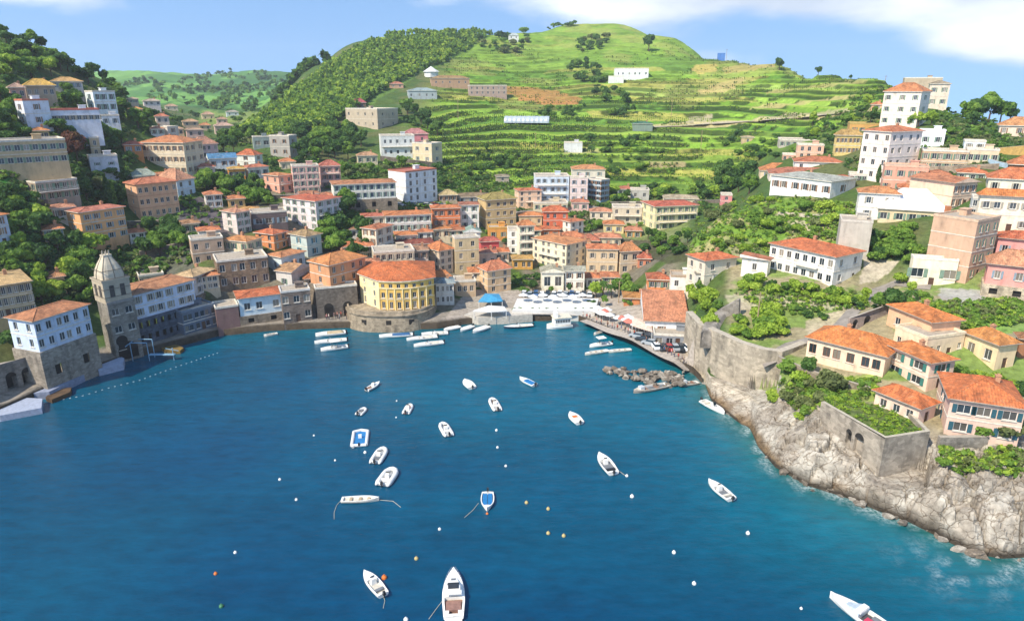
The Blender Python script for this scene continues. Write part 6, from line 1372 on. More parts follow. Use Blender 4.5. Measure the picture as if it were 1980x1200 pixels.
# crop rows on the terraces
fl = np.argwhere((riser < .05) & (fsel > .5) & (tw > .3) & (h1 > .45) & (YG < 520) & (PXG > 760) & (PXG < 1700)); fl = fl[rr.permutation(len(fl))[:4200]]
pts = [(X[i, j], YG[i, j], Z[i, j]) for i, j in fl]
me = mass('crops', pts, list(rr.uniform(.5, .9, len(pts))), 9, .5, ['lime', 'mid', 'lime'], ['bush'], 53)
tag(link('terrace_crops', me), 'low vine and vegetable rows growing on the hill terraces', 'crops', kind='stuff')
sc = sample([(1330,505),(1340,430),(1400,385),(1480,378),(1655,396),(1680,430),(1612,470),(1500,478),(1480,492),(1340,500)], 900, 54)+sample([(1640,392),(1660,420),(1500,405)], 100, 55)
sc += sample([(1405,560),(1640,560),(1690,600),(1480,600)], 260, 56)+sample([(1815,585),(1985,580),(1985,625),(1860,640),(1790,600)], 520, 57)+sample([(1810,888),(1985,880),(1985,925),(1850,925)], 240, 58)+sample([(1490,740),(1690,735),(1700,765),(1600,800),(1550,815)], 260, 59)
sc = [q for q in sc]
me = mass('scrub', [tuple(q) for q in sc], [random.uniform(.7, 1.9) for _ in sc], 34, .22, ['lime', 'mid', 'olive', 'mid'], ['bush'], 60)
tag(link('scrub', me), 'low scrub and tall grass on the spur and banks at right', 'scrub', kind='stuff')
gp_ = []
r_ = random.Random(9); gx = [p[0] for p in GARDEN]; gy = [p[1] for p in GARDEN]
while len(gp_) < 240:
    x, y = r_.uniform(min(gx), max(gx)), r_.uniform(min(gy), max(gy))
    if poly_mask(GARDEN, np.array([x]), np.array([y]))[0]: gp_.append((x, y, 9.7))
me = mass('beds', gp_, [r_.uniform(.5, 1.1) for _ in gp_], 40, .2, ['lime', 'mid', 'lime'], ['bush'], 61)
tag(link('garden_plants', me), 'bright green plants filling the walled sea garden', 'garden plants', kind='stuff')
us = sample([(0,140),(200,170),(480,260),(480,300),(380,380),(560,420),(480,560),(380,560),(340,520),(250,560),(190,600),(60,600),(0,640)], 1500, 62, avoid=True)+sample([(480,300),(900,330),(1000,370),(1240,370),(1400,380),(1330,440),(1180,440),(700,440),(560,400)], 900, 63, avoid=True)+sample([(1660,170),(1700,160),(1990,250),(1990,350),(1500,330),(1560,260)], 500, 64, avoid=True)
me = mass('undergrowth', [tuple(q) for q in us], [random.uniform(1.2, 3.0) for _ in us], 40, .2, ['dark', 'mid', 'olive', 'dark'], ['bush'], 65)
tag(link('undergrowth', me), 'dark undergrowth filling the slopes between the houses', 'undergrowth', kind='stuff')
clump([(1345,500),(1360,430),(1420,395),(1500,385),(1640,400),(1660,430),(1600,470),(1490,475),(1400,500)], 34, 26, ['bush'], ['lime', 'mid', 'olive', 'mid'], 'TONE bush on the green spur below the white villa', 'bushes on the green spur', 43, mind=.35)
fv_ = sample([(205,165),(330,200),(420,215),(600,225),(640,160),(500,138),(380,142)], 500, 66, ymin=600)
me = mass('far', [tuple(q) for q in fv_], [random.uniform(5, 12) for _ in fv_], 24, .3, ['dark', 'mid'], ['bush', 'round'], 67)
tag(link('valley_trees', me), 'distant trees and hedges on the far left valley hills', 'trees', kind='stuff')
# ---------------------------------------------------------------- boats and buoys
HW = m_plain('e6e4de', .35, var=.08, name='gelcoat'); HG = m_plain('c9c2b4', .6, var=.2, name='deck_sand'); HB = m_plain('1e6fa8', .6, var=.15, name='blue_cover')
BK = m_plain('2b2d30', .4, name='black_engine'); WD = m_plain('8a6a58', .7, name='teak'); RD = m_plain('b8383c', .6, name='red_fabric'); GY = m_plain('6f7378', .6, name='grey_cushion')
TUBE = m_plain('d6d4d0', .5, var=.08, name='inflatable_tube'); SC = m_plain('20303a', .1, name='windscreen'); OR = m_plain('d9752e', .6, name='orange_plastic'); NV = m_plain('2b3f55', .5, name='navy_hull')
def hb(s, B, p=2.2, s0=.42): return B/2*((.86+.14*min(s/.3, 1)) if s < s0 else (1-((s-s0)/(1-s0))**p))
def hull(Lh, B, Hh, parent, mat, open0=.04, open1=.66, deckm=None, floorm=None, rim=.16, p=2.2):
    n = 18; b = MB(); ss = [i/n for i in range(n+1)]; rings = []
    for s in ss:
        w = max(hb(s, B, p), .03); x = (s-.5)*Lh; sh = Hh*(.85+.4*s*s); kz = -.35+.5*max(0, s-.75)/.25
        rings.append([(x, -w, sh), (x, -w*.97, sh*.55), (x, -w*.72, .02), (x, 0, kz), (x, w*.72, .02), (x, w*.97, sh*.55), (x, w, sh)])
    b.loft(rings, closed=False, cap0=True, cap1=False)
    ho = b.build('hull', [mat], parent, smooth=False)
    d = MB(); fl = MB()
    for i in range(n):
        s0, s1 = ss[i], ss[i+1]; x0, x1 = (s0-.5)*Lh, (s1-.5)*Lh; z0, z1 = Hh*(.85+.4*s0*s0), Hh*(.85+.4*s1*s1); w0, w1 = max(hb(s0, B, p), .03), max(hb(s1, B, p), .03)
        if open0 <= (s0+s1)/2 <= open1:
            i0, i1 = max(w0-rim, .02), max(w1-rim, .02); fz = .22
            for sg in (-1, 1):
                d.face([(x0, sg*w0, z0+.02), (x1, sg*w1, z1+.02), (x1, sg*i1, z1+.02), (x0, sg*i0, z0+.02)]); fl.face([(x0, sg*i0, z0+.02), (x1, sg*i1, z1+.02), (x1, sg*i1, fz), (x0, sg*i0, fz)], 1)
            fl.face([(x0, -i0, fz), (x1, -i1, fz), (x1, i1, fz), (x0, i0, fz)], 0)
            for (sc_, xx, ww, zz) in ((s0, x0, i0, z0), (s1, x1, i1, z1)):
                nb = (s0+s1)/2-(1/n) if sc_ == s0 else (s0+s1)/2+(1/n)
                if not (open0 <= nb <= open1): fl.face([(xx, -ww, fz), (xx, ww, fz), (xx, ww, zz+.02), (xx, -ww, zz+.02)], 1)
        else: d.face([(x0, -w0, z0+.02), (x1, -w1, z1+.02), (x1, 0, z1+.09), (x0, 0, z0+.09)]); d.face([(x0, 0, z0+.09), (x1, 0, z1+.09), (x1, w1, z1+.02), (x0, w0, z0+.02)])
    d.build('deck', [deckm or HW], parent)
    if fl.f: fl.build('cockpit', [floorm or HG, HW], parent)
def outboard(parent, Lh, z=.55):
    b = MB(); x = -Lh/2-.28; b.box(x-.2, x+.2, -.18, .18, z, z+.5, top=.8); b.box(x-.05, x+.08, -.07, .07, -.4, z); b.box(x+.1, x+.4, -.1, .1, z-.15, z+.05); b.build('outboard_engine', [BK], parent)
def seats(parent, Lh, B, xs, mat, h=.42): 
    for x in xs: b = MB(); b.box(x*Lh-.22, x*Lh+.22, -B*.34, B*.34, .22, .22+h); b.build('seat', [mat], parent)
def console(parent, x, B, z=.22):
    b = MB(); b.box(x-.35, x+.3, -.38, .38, z, z+.85, top=.8); c_ = b.build('console', [HW], parent)
    b = MB(); b.face([(x+.32, -.36, z+.7), (x+.32, .36, z+.7), (x+.05, .3, z+1.2), (x+.05, -.3, z+1.2)]); b.build('windscreen', [SC], c_)
def person_dummy(): pass
def boat(kind, bow, stern, bpx, label, group=None, cat='boat', **k):
    a_ = at_z(bow[0], bow[1], .5); c_ = at_z(stern[0], stern[1], .5); d = a_-c_; Lh = max(d.length, 2.4); mid = (a_+c_)/2; mid.z = 0; rz = math.atan2(d.y, d.x)
    B = bpx*mpx(mid); B = min(B, Lh*.55); t = empty({'rib': 'inflatable_boat', 'raft': 'inflatable_boat', 'ferry': 'ferry', 'cruiser': 'motor_cruiser', 'speed': 'speedboat', 'row': 'rowing_boat', 'blue': 'dinghy', 'cover': 'dinghy', 'open': 'motorboat', 'work': 'workboat', 'ttop': 'motorboat'}[kind], mid, rz, rot=(0, 0, rz)); tag(t, label, cat, group)
    Hh = max(.55, B*.27)
    if kind == 'rib':
        b = MB(); r_ = B*.15; pts = []
        w = B/2-r_
        for s in range(15):
            u = s/14; ang = math.pi*(u-.5)
            if u < .3: pts.append((-Lh/2+Lh*.62*(u/.3)*1.0, -w))
            elif u > .7: pts.append((-Lh/2+Lh*.62*((1-u)/.3), w))
            else: f_ = (u-.3)/.4; an = -math.pi/2+math.pi*f_; pts.append((Lh*.12+math.cos(an)*(Lh*.38-r_), math.sin(an)*w))
        rings = []
        for i, (x, y) in enumerate(pts):
            x0, y0 = pts[max(i-1, 0)]; x1, y1 = pts[min(i+1, 14)]; dd = Vector((x1-x0, y1-y0, 0)).normalized(); nn = Vector((-dd.y, dd.x, 0)); rr = r_*(.45 if i in (0, 14) else 1)
            zc = r_*.8+.25*max(0, x/Lh)
            rings.append([tuple(Vector((x, y, zc))+nn*math.cos(q*math.pi/5)*rr+Vector((0, 0, math.sin(q*math.pi/5)*rr))) for q in range(10)])
        b.loft(rings); b.build('tube', [TUBE], t, smooth=True)
        b = MB(); b.face([(x*.96, y*.9, .2) for x, y in pts]); b.build('floor', [m_plain(k.get('floor', '8f9296'), .7, name='rib_floor')], t); b = MB(); b.box(-Lh/2+.35, -Lh/2+.45, -w, w, .0, .6); b.build('transom', [HW], t)
        if Lh > 3.6: console(t, -.05*Lh, B); seats(t, Lh, B*.7, (-.22,), k.get('sm', HW))
        else: seats(t, Lh, B*.8, (-.05,), GY)
        outboard(t, Lh*.92)
    elif kind == 'raft':
        b = MB(); r_ = .3; cs = [(-Lh/2, -B/2), (Lh/2-.5, -B/2), (Lh/2, 0), (Lh/2-.5, B/2), (-Lh/2, B/2), (-Lh/2, -B/2)]
        for p0, p1 in zip(cs[:-1], cs[1:]): b.tube((*p0, .25), (*p1, .25), r_, n=10)
        b.build('tube', [TUBE], t); b = MB(); b.box(-Lh/2+.2, Lh/2-.4, -B/2+.2, B/2-.2, .12, .2); b.build('floor', [HB], t); b = MB(); b.box(-.15, .15, -B*.12, B*.12, .2, .9); b.build('post', [HW], t); outboard(t, Lh*.95, .3)
        b = MB(); b.tube((-Lh/2-.5, B*.4, .2), (-Lh/2, B*.4, .3), .25, n=8); b.build('fender', [TUBE], t)
    elif kind == 'cruiser':
        hull(Lh, B, Hh, t, HW, .03, .40, floorm=WD, rim=.28)
        b = MB(); rr = []
        for x, w, z in ((-.08, .36, 1.0), (.02, .35, 1.02), (.10, .30, .75), (.24, .2, .35), (.33, .1, .1)): rr.append([(x*Lh, -w*B, Hh*.95), (x*Lh, -w*B*.85, Hh*.95+z*.75), (x*Lh, w*B*.85, Hh*.95+z*.75), (x*Lh, w*B, Hh*.95)])
        b.loft(rr); cb = b.build('cabin', [HW], t)
        b = MB(); b.face([(.105*Lh, -.25*B, Hh*.95+.62), (.105*Lh, .25*B, Hh*.95+.62), (.03*Lh, .27*B, Hh*.95+.84), (.03*Lh, -.27*B, Hh*.95+.84)]); b.build('windscreen', [SC], cb)
        b = MB(); b.box(-.05*Lh, .045*Lh, -.24*B, .24*B, Hh*.95+.80, Hh*.95+.86); b.build('sunroof', [m_plain('35383c', .3, name='tinted_roof')], cb)
        b = MB(); b.box(-.15*Lh, -.085*Lh, -.36*B, .36*B, Hh+.55, Hh+.75); b.build('targa_arch', [HW], t)
        b = MB(); b.box(-.36*Lh, -.18*Lh, -.33*B, .33*B, .3, .62); b.build('sun_lounge', [m_plain(k.get('cush', '8d6a5e'), .8, name='cushion')], t)
        for s_ in (-1, 1): b = MB(); b.box(-.43*Lh, -.38*Lh, s_*.3*B-.3, s_*.3*B+.3, .3, .75); b.build('seat', [HW], t)
        b = MB()
        for s_ in (-1, 1):
            prev = None
            for i in range(9): s = .5+.055*i; q = ((s-.5)*Lh, s_*(hb(s, B)-.1), Hh*(.85+.4*s*s)+.55); b.tube((q[0], q[1], q[2]-.5), q, .02, n=4, caps=False); b.tube(prev, q, .025, n=4) if prev else None; prev = q
        b.build('bow_rail', [m_plain('c8cacc', .25, 1, name='steel')], t)
        b = MB(); b.box(.17*Lh, .23*Lh, -.3, .3, Hh*1.15+.12, Hh*1.15+.22); b.build('hatch', [GY], t)
        b = MB(); b.box(-Lh/2-.55, -Lh/2+.05, -.36*B, .36*B, .22, .32); b.build('swim_platform', [HW], t)
    elif kind == 'speed':
        hull(Lh, B, Hh, t, HW, .03, .52, floorm=m_plain('4a4a50', .7, name='carpet'), rim=.3, p=1.9)
        b = MB(); rr = []
        for x, w, z in ((.0, .36, .62), (.07, .33, .6), (.2, .2, .2), (.27, .1, .04)): rr.append([(x*Lh, -w*B, Hh*1.0), (x*Lh, -w*B*.8, Hh*1.02+z), (x*Lh, w*B*.8, Hh*1.02+z), (x*Lh, w*B, Hh*1.0)])
        b.loft(rr); cb = b.build('cuddy', [m_plain('b9c6d0', .3, name='cuddy')], t)
        b = MB(); b.box(-.03*Lh, .06*Lh, -.36*B, .36*B, Hh+.5, Hh+.78, top=.85); b.build('windscreen', [HW], cb)
        b = MB(); b.box(-.36*Lh, -.08*Lh, .02*B, .32*B, .3, .75); b.build('sun_lounge', [m_plain('c23a58', .7, name='rose_cushion')], t)
        b = MB(); b.box(-.3*Lh, -.12*Lh, -.32*B, -.06*B, .3, .7); b.build('seat', [GY], t)
        b = MB(); b.box(-.47*Lh, -.38*Lh, -.33*B, .33*B, .3, .8); b.build('seat', [HW], t)
        b = MB(); b.tube((.36*Lh, .1, Hh*1.2), (.44*Lh, .9, Hh*1.3+.6), .03, n=5); b.build('flag_staff', [HW], t)
    elif kind == 'ferry':
        hull(Lh, B, 1.1, t, HW, 2, 3, deckm=HG)
        b = MB(); b.box(-.42*Lh, .22*Lh, -.4*B, .4*B, 1.1, 3.1); cb = b.build('cabin', [HW], t)
        b = MB()
        for i in range(9):
            x = -.39*Lh+i*.066*Lh
            for s_ in (-1, 1): b.box(x, x+.045*Lh, s_*.4*B-.03, s_*.4*B+.03, 1.9, 2.7)
        b.build('cabin_window', [SC], cb)
        b = MB(); b.box(-.46*Lh, .27*Lh, -.46*B, .46*B, 3.1, 3.25); b.build('roof', [m_plain('ddd2b8', .6, name='cream_roof')], t)
        b = MB(); b.box(.08*Lh, .2*Lh, -.25*B, .25*B, 3.25, 4.6, top=.9); b.build('wheelhouse', [HW], t)
        b = MB()
        for i in range(14):
            for s_ in (-1, 1): b.tube((-.45*Lh+i*.05*Lh, s_*.45*B, 3.25), (-.45*Lh+i*.05*Lh, s_*.45*B, 4.1), .03, n=4, caps=False)
        for s_ in (-1, 1): b.tube((-.45*Lh, s_*.45*B, 4.1), (.2*Lh, s_*.45*B, 4.1), .04, n=4)
        b.build('railing', [HW], t)
    elif kind == 'work':
        hull(Lh, B, Hh, t, m_plain('a59c90', .7, name='worn_hull'), .05, .8, deckm=m_plain('c0b6a6', .7, name='worn_deck'), floorm=m_plain('6b6f72', .8, name='worn_floor'), rim=.2, p=3)
        seats(t, Lh, B, (-.15, .15), WD)
        b = MB(); b.box(.22*Lh, .34*Lh, -.25*B, .25*B, .3, 1.3, top=.9); b.build('wheelhouse', [m_plain('b8bcbf', .6, name='wheelhouse')], t)
    else:
        hm = {'row': m_plain('d8cfc0', .6, name='pale_hull'), 'blue': HW, 'cover': HW}.get(kind, k.get('hm', HW))
        hull(Lh, B, Hh, t, hm, .05, .82 if kind in ('row', 'blue') else .62, floorm=k.get('fm', HG), rim=.14 if kind != 'open' else .2, p=2.6)
        if kind == 'blue': 
            b = MB(); b.box(-.4*Lh, .26*Lh, -.36*B, -.04, .3, .46); b.box(-.4*Lh, .26*Lh, .04, .36*B, .3, .46); b.build('cover', [HB], t)
        elif kind == 'cover':
            b = MB(); b.box(-.42*Lh, .12*Lh, -.4*B, .4*B, Hh*.8, Hh*1.15, top=.8); b.build('cover', [k.get('cm', HB)], t)
            if k.get('patch'): b = MB(); b.box(-.1*Lh, .08*Lh, -.22*B, .22*B, Hh*1.15, Hh*1.2); b.build('orange_cushion', [OR], t)
        elif kind == 'row': seats(t, Lh, B, (-.25, .0, .22), m_plain('a8967c', .7, name='thwart'), .2)
        elif kind == 'open': seats(t, Lh, B, (-.3,), k.get('sm', HG), .3); console(t, .02*Lh, B)
        elif kind == 'ttop':
            console(t, .02*Lh, B); seats(t, Lh, B, (-.3,), HW, .35); b = MB()
            for s_ in (-1, 1):
                for x in (-.12, .1): b.tube((x*Lh, s_*.28*B, .3), (x*Lh, s_*.28*B, 2.2), .04, n=5)
            b.build('canopy_frame', [m_plain('c8cacc', .25, 1, name='steel')], t); b = MB(); b.box(-.2*Lh, .16*Lh, -.4*B, .4*B, 2.2, 2.3); b.build('canopy', [HW], t)
        if kind != 'row' or k.get('ob'): outboard(t, Lh)
    return t
boat('cruiser', (877,1101), (877,1194), 43, 'white sport cruiser with brown sun deck, bow away, at the bottom centre')
boat('open', (704,1103), (741,1147), 27, 'white open boat with sandy deck, bottom left of the cruiser', sm=GY)
boat('speed', (1605,1148), (1735,1232), 44, 'white speedboat with rose cushions cut by the lower right frame edge')
boat('row', (733,962), (660,964), 19, 'long pale rowing boat lying side-on below the pair of inflatables')
boat('rib', (762,903), (738,936), 33, 'white inflatable with dark notch, right one of the diagonal pair')
boat('rib', (743,863), (724,893), 26, 'white inflatable with grey seats, upper left of the diagonal pair', sm=GY)
boat('raft', (698,829), (694,858), 27, 'square white-tubed raft with blue floor')
boat('blue', (942,983), (943,950), 26, 'small round dinghy with bright blue interior beside an orange buoy')
boat('rib', (854,815), (869,840), 22, 'small white inflatable alone in the middle of the bay')
boat('rib', (950,768), (963,791), 20, 'small white inflatable with dark seat, just below the pair at the back', floor='6b5a50')
boat('cover', (898,734), (913,748), 20, 'stubby white boat with pale cover, furthest back on the moorings', cm=m_plain('e2ddd2', .7, name='pale_cover'))
boat('cover', (1005,729), (1034,743), 16, 'white boat with blue cover, back right of the moorings')
boat('open', (734,738), (709,752), 13, 'small white boat with brown seats, back left of the moorings', sm=WD, fm=WD)
boat('rib', (706,786), (692,799), 16, 'tiny white inflatable above the square raft')
boat('rib', (794,779), (784,797), 17, 'tiny white dinghy with red seat between the raft and the centre', floor='8a5a4a')
boat('cover', (1102,797), (1121,816), 22, 'white boat with an orange patch, right of the centre moorings', cm=m_plain('e2ddd2', .7, name='pale_cover'), patch=1)
boat('open', (1158,876), (1186,913), 27, 'white motorboat with dark cockpit moored to a white buoy', fm=GY, sm=BK)
boat('open', (1370,927), (1415,963), 26, 'white motorboat with grey cockpit nearest the rocky shore', fm=GY)
boat('open', (1401,797), (1358,773), 21, 'white motorboat nosing the rocks below the fort', fm=HG)
QG = 'white boats rafted along the town quay'
for (bw, st_, w_, lb) in [((610,647),(668,641),16,'motorboat left of the yellow palace, closest to the quay'),((608,661),(670,655),13,'slim white boat, middle of the three left of the palace'),((620,675),(672,668),14,'white boat, outermost of the three left of the palace'),((733,649),(798,645),13,'long white boat under the right of the palace bastion'),((786,655),(845,649),12,'white boat, second row under the palace bastion'),((800,667),(857,660),13,'white boat, outermost under the palace bastion'),((815,645),(866,642),12,'white boat tucked behind the palace bastion rows')]:
    boat(['ttop', 'open', 'cover', 'open', 'ttop', 'open', 'open'][w_*bw[0] % 7], bw, st_, w_+4, lb, QG, cm=m_plain(['8f9aa4', '2f5f8c', 'b9a888'][bw[1] % 3], .7, name='boat_cover'))
for (bw, st_, w_, lb) in [((858,637),(889,630),15,'first of three short white boats right of the palace'),((890,638),(914,629),15,'second of three short white boats right of the palace'),((914,641),(944,630),17,'third of three short white boats right of the palace')]: boat('cover', bw, st_, w_, lb, 'three short white boats right of the palace', cm=m_plain('dcdad4', .6, name='grey_cover'))
boat('open', (974,632), (1030,627), 15, 'dark blue-hulled boat at the middle of the town quay', hm=NV)
boat('ferry', (1057,632), (1104,628), 26, 'cream passenger ferry with railed roof at the quay corner', cat='ferry')
boat('ttop', (1140,668), (1182,662), 17, 'white T-top motorboat moored at the promenade')
boat('row', (1131,683), (1176,676), 12, 'narrow red-hulled boat in front of the T-top motorboat')
boat('row', (1177,678), (1220,674), 11, 'flat white skiff right of the T-top motorboat')
boat('row', (1148,645), (1164,640), 9, 'small reddish boat beside the promenade steps')
boat('work', (1225,756), (1292,742), 22, 'worn grey workboat below the stone breakwater', cat='boat')
boat('work', (1318,742), (1350,737), 15, 'small grey boat between the breakwater and the fort rocks')
boat('row', (510,648), (536,643), 9, 'small blue rowing boat off the stone waterfront building')
# breakwater of boulders at the promenade
r_ = random.Random(3); ROCKM = [m_stone('b3aa9c', .5), m_stone('8d8070', .5), m_stone('958a7c', .5)]
import bmesh
def boulder_mesh(seed, mat):
    rr = random.Random(seed); bm = bmesh.new()
    for _ in range(13): v = Vector((rr.gauss(0, 1), rr.gauss(0, 1), rr.gauss(0, 1))).normalized(); bm.verts.new((v.x*rr.uniform(.8, 1.2), v.y*rr.uniform(.6, .95), v.z*rr.uniform(.5, .75)))
    bmesh.ops.convex_hull(bm, input=bm.verts[:]); bmesh.ops.bevel(bm, geom=bm.edges[:], offset=.05, segments=1, affect='EDGES')
    me = bpy.data.meshes.new('boulder'); bm.to_mesh(me); bm.free(); me.materials.append(mat); return me
BM = [boulder_mesh(i, ROCKM[i % 3]) for i in range(9)]
k = 0
while k < 110:
    u = r_.random(); px = 1168+u*(1322-1168); top = 712+(u*8); bot = 720+20*math.sin(min(u*1.5, 1)*1.4)+(6 if u > .5 else 0); py = r_.uniform(top, max(bot, top+6))
    p = at_z(px, py, .3); o = link('boulder', BM[r_.randrange(9)], None, (p.x, p.y, .15+.5*r_.random()), r_.random()*6); s_ = r_.uniform(.5, 1.25); o.scale = (s_, s_, s_*.9); o.rotation_euler = (r_.uniform(-.4, .4), r_.uniform(-.4, .4), r_.random()*6)
    tag(o, 'rough pale boulder in the heap of the promenade breakwater', 'boulder', 'boulders of the promenade breakwater'); k += 1
k = 0
while k < 75:
    u = r_.random(); px = 1345+u*(1990-1345); sp_y = np.interp(px, [s[0] for s in SHORE], [s[1] for s in SHORE]); p = at_z(px, sp_y-r_.uniform(-3, 20), .2)
    o = link('boulder', BM[r_.randrange(9)], None, (p.x, p.y, .1), 0); s_ = .25+1.2*r_.random()**2.2; o.scale = (s_*1.2, s_, s_*.9); o.rotation_euler = (r_.uniform(-.4, .4), r_.uniform(-.4, .4), r_.random()*6)
    tag(o, 'brown-grey boulder at the waterline of the right rocky shore', 'boulder', 'boulders at the waterline of the rocky shore'); k += 1
# buoys, floats, ropes
bu = MB(); rings = [[(math.cos(2*math.pi*i/10)*math.cos(ph)*.3, math.sin(2*math.pi*i/10)*math.cos(ph)*.3, math.sin(ph)*.3+.08) for i in range(10)] for ph in (-1.4, -.8, -.2, .4, 1.0, 1.45)]; bu.loft(rings); bu.tube((0, 0, .36), (0, 0, .48), .06, n=6)
BW, BO, BGm, BY = bu.mesh('buoy', [m_plain('eceae4', .4, name='buoy_white')]), bu.mesh('buoy', [OR]), bu.mesh('buoy', [m_plain('3f7a52', .5, name='buoy_green')]), bu.mesh('buoy', [m_plain('b9a872', .5, name='buoy_tan')])
for x, y, me_, s_ in [(607,842,BW,.8),(541,927,BW,1),(573,966,BW,1),(455,1068,BW,1),(850,1023,BW,1),(960,832,BW,1.1),(962,865,BW,1),(978,901,BW,1),(706,875,BW,1.2),(1222,960,BW,1.4),(1212,920,BW,1.1),(1446,1031,BW,1.3),(1303,1068,BW,1.2),(1342,1128,BW,1.2),(785,1198,BW,1.3),(1549,1176,BW,.8),(767,775,BW,.7),(766,807,BW,.7),(648,890,BW,.8)]:
    p = at_z(x, y, 0); o = link('buoy', me_, None, p); o.scale = (s_,)*3; o.scale = (s_*.8,)*3; tag(o, 'small round white mooring buoy floating on the bay', 'buoy', 'white mooring buoys')
for x, y in [(1018,972),(1060,984),(1090,1036),(1060,1031),(805,1080)]: p = at_z(x, y, 0); o = link('buoy', BY, None, p); tag(o, 'dull tan mooring buoy floating right of the blue dinghy', 'buoy', 'tan mooring buoys')
for x, y, lb, s_ in [(942,993,'orange buoy just below the blue dinghy',1),(417,1109,'orange buoy alone in the lower left water',1.2),(743,1117,'red-orange buoy beside the white open boat',1.8)]: o = link('buoy', BO, None, at_z(x, y, 0)); o.scale = (s_*.7,)*3; tag(o, lb, 'buoy')
o = link('buoy', BGm, None, at_z(428, 1172, 0)); tag(o, 'green buoy near the lower left corner of the bay', 'buoy')
fm_ = MB(); fm_.tube((-.16, 0, .04), (.16, 0, .04), .06, n=6); FME = fm_.mesh('float', [m_plain('d8dad6', .5, name='float_white')]); ln = [(85,779),(160,765),(210,750),(270,735),(330,713),(380,696),(428,680)]
acc = [at_z(*q, 0) for q in ln]; tot = 0
for p0, p1 in zip(acc[:-1], acc[1:]):
    n = int((p1-p0).length/1.1)
    for i in range(n): p = p0.lerp(p1, i/n); o = link('float', FME, None, p, math.atan2(p1.y-p0.y, p1.x-p0.x)); tag(o, 'small white float on the dotted line across the left water', 'float', 'floats of the left bathing line')
ROPE = m_plain('b9b4a4', .8, name='rope')
def rope(pts, label):
    P_ = [at_z(x, y, .06) for x, y in pts]; b = MB()
    for p0, p1 in zip(P_[:-1], P_[1:]): b.tube(p0-P_[0], p1-P_[0], .035, n=4)
    tag(b.build('mooring_rope', [ROPE], loc=P_[0]), label, 'rope')
rope([(660,966),(651,976),(646,990),(646,1003)], 'slack rope from the left end of the long pale rowing boat')
rope([(735,966),(760,968),(775,980)], 'short rope off the right end of the long pale rowing boat')
rope([(925,972),(915,985),(898,1000)], 'thin rope trailing left from the blue dinghy')
rope([(1190,904),(1200,912),(1211,920)], 'rope from the moored motorboat to its white buoy')
rope([(856,1160),(845,1174),(829,1196)], 'long rope from the left side of the sport cruiser')
rope([(740,1148),(744,1160),(741,1175)], 'rope hanging astern of the white open boat')
# ---------------------------------------------------------------- poles and small hill things
def pole(px, py, hp, label, name='utility_pole', cat='pole', ymin=0):
    g = ground(px, py, ymin); h_ = hp*mpx(g); t = empty(name, g); tag(t, label, cat); b = MB(); b.tube((0, 0, -1), (0, 0, h_), .16, .12, n=7); b.build('post', [m_plain('a08c6c', .9, name='pole_wood')], t); b = MB(); b.box(-.9, .9, -.06, .06, h_-.7, h_-.55); b.build('crossarm', [m_plain('6a5a48', .9, name='arm_wood')], t)
pole(886, 231, 38, 'tall pale pole on the upper terraces right of the grey-beige farmhouse', ymin=330)
pole(1035, 283, 30, 'tall pole in the dark terraces below the polytunnel', ymin=300)
pole(1298, 224, 34, 'pale pole among bright fields left of the lane plot', ymin=400)
pole(1355, 288, 36, 'tall pole just below the pale lane', ymin=330)
pole(1712, 142, 10, 'thin mast on the right skyline', ymin=300)
pole(1404, 112, 22, 'thin white mast beside the blue shed on the skyline', 'mast', 'mast', ymin=480)
pole(1196, 585, 44, 'lamp-like tall pole in the promenade garden')
pole(1463, 632, 70, 'tall slender flagpole in the fort garden')
# polytunnel
p0, p1 = place(976, 236, 300), place(1062, 240, 300); b = MB(); d = (p1-p0); L_ = d.length; rings = [[(x, math.cos(math.pi*i/10)*4.5*k_, math.sin(math.pi*i/10)*4.0*k_-.3) for i in range(11)] for x, k_ in [(L_*i/20, 1.0 if i % 2 else .96) for i in range(21)]]
b.loft(rings, closed=False, cap0=True, cap1=True); b.f = b.f[:]; t = b.build('polytunnel', [m_plain('aab4bc', .35, var=.3, name='tunnel_film')], loc=p0, rz=math.atan2(d.y, d.x)); tag(t, 'long silvery polytunnel among the hill terraces', 'polytunnel')
# tents and tarpaulins
def canopy(pxs, z0, z1, label, name, cat, mat, group=None, peak=0):
    Q = [at_z(px, py, z1) for px, py in pxs]; o = sum(Q, Vector())/len(Q); t = empty(name, (o.x, o.y, z0)); tag(t, label, cat, group); b = MB(); n = len(Q)
    R_ = [(q.x-o.x, q.y-o.y, z1-z0) for q in Q]
    for i in range(n):
        a_, c_ = R_[i], R_[(i+1) % n]; b.face([a_, c_, (0, 0, z1-z0+peak)]); b.face([(a_[0], a_[1], a_[2]-.3), (c_[0], c_[1], c_[2]-.3), c_, a_])
    b.build('canopy', [mat], t); b = MB()
    for q in R_: b.tube((q[0]*.96, q[1]*.96, -.5), (q[0]*.96, q[1]*.96, q[2]), .08, n=6)
    b.build('post', [HW], t)
WC = m_plain('d6d5d2', .8, var=.12, name='white_canvas'); PVT = m_plain('cfcdc8', .8, var=.15, sc=.5, name='white_paving')
slab('terrace', 'broad white raised terrace on the harbour square', [(990,600),(1150,601),(1158,577),(1080,574),(1000,577)], 0, 3.0, PVT, 'terrace')
slab('terrace', 'pale curved quay terrace left of the white raised terrace', [(897,608),(925,613),(985,611),(1030,607),(1028,600),(960,594),(925,597)], 0, 2.3, m_plain('b9b2a6', .9, name='pale_paving'), 'terrace')
canopy([(915,600),(950,602),(980,600),(975,592),(945,590)], 2.3, 4.2, 'long cream awning on the curved quay terrace', 'awning', 'awning', WC, None, .4)
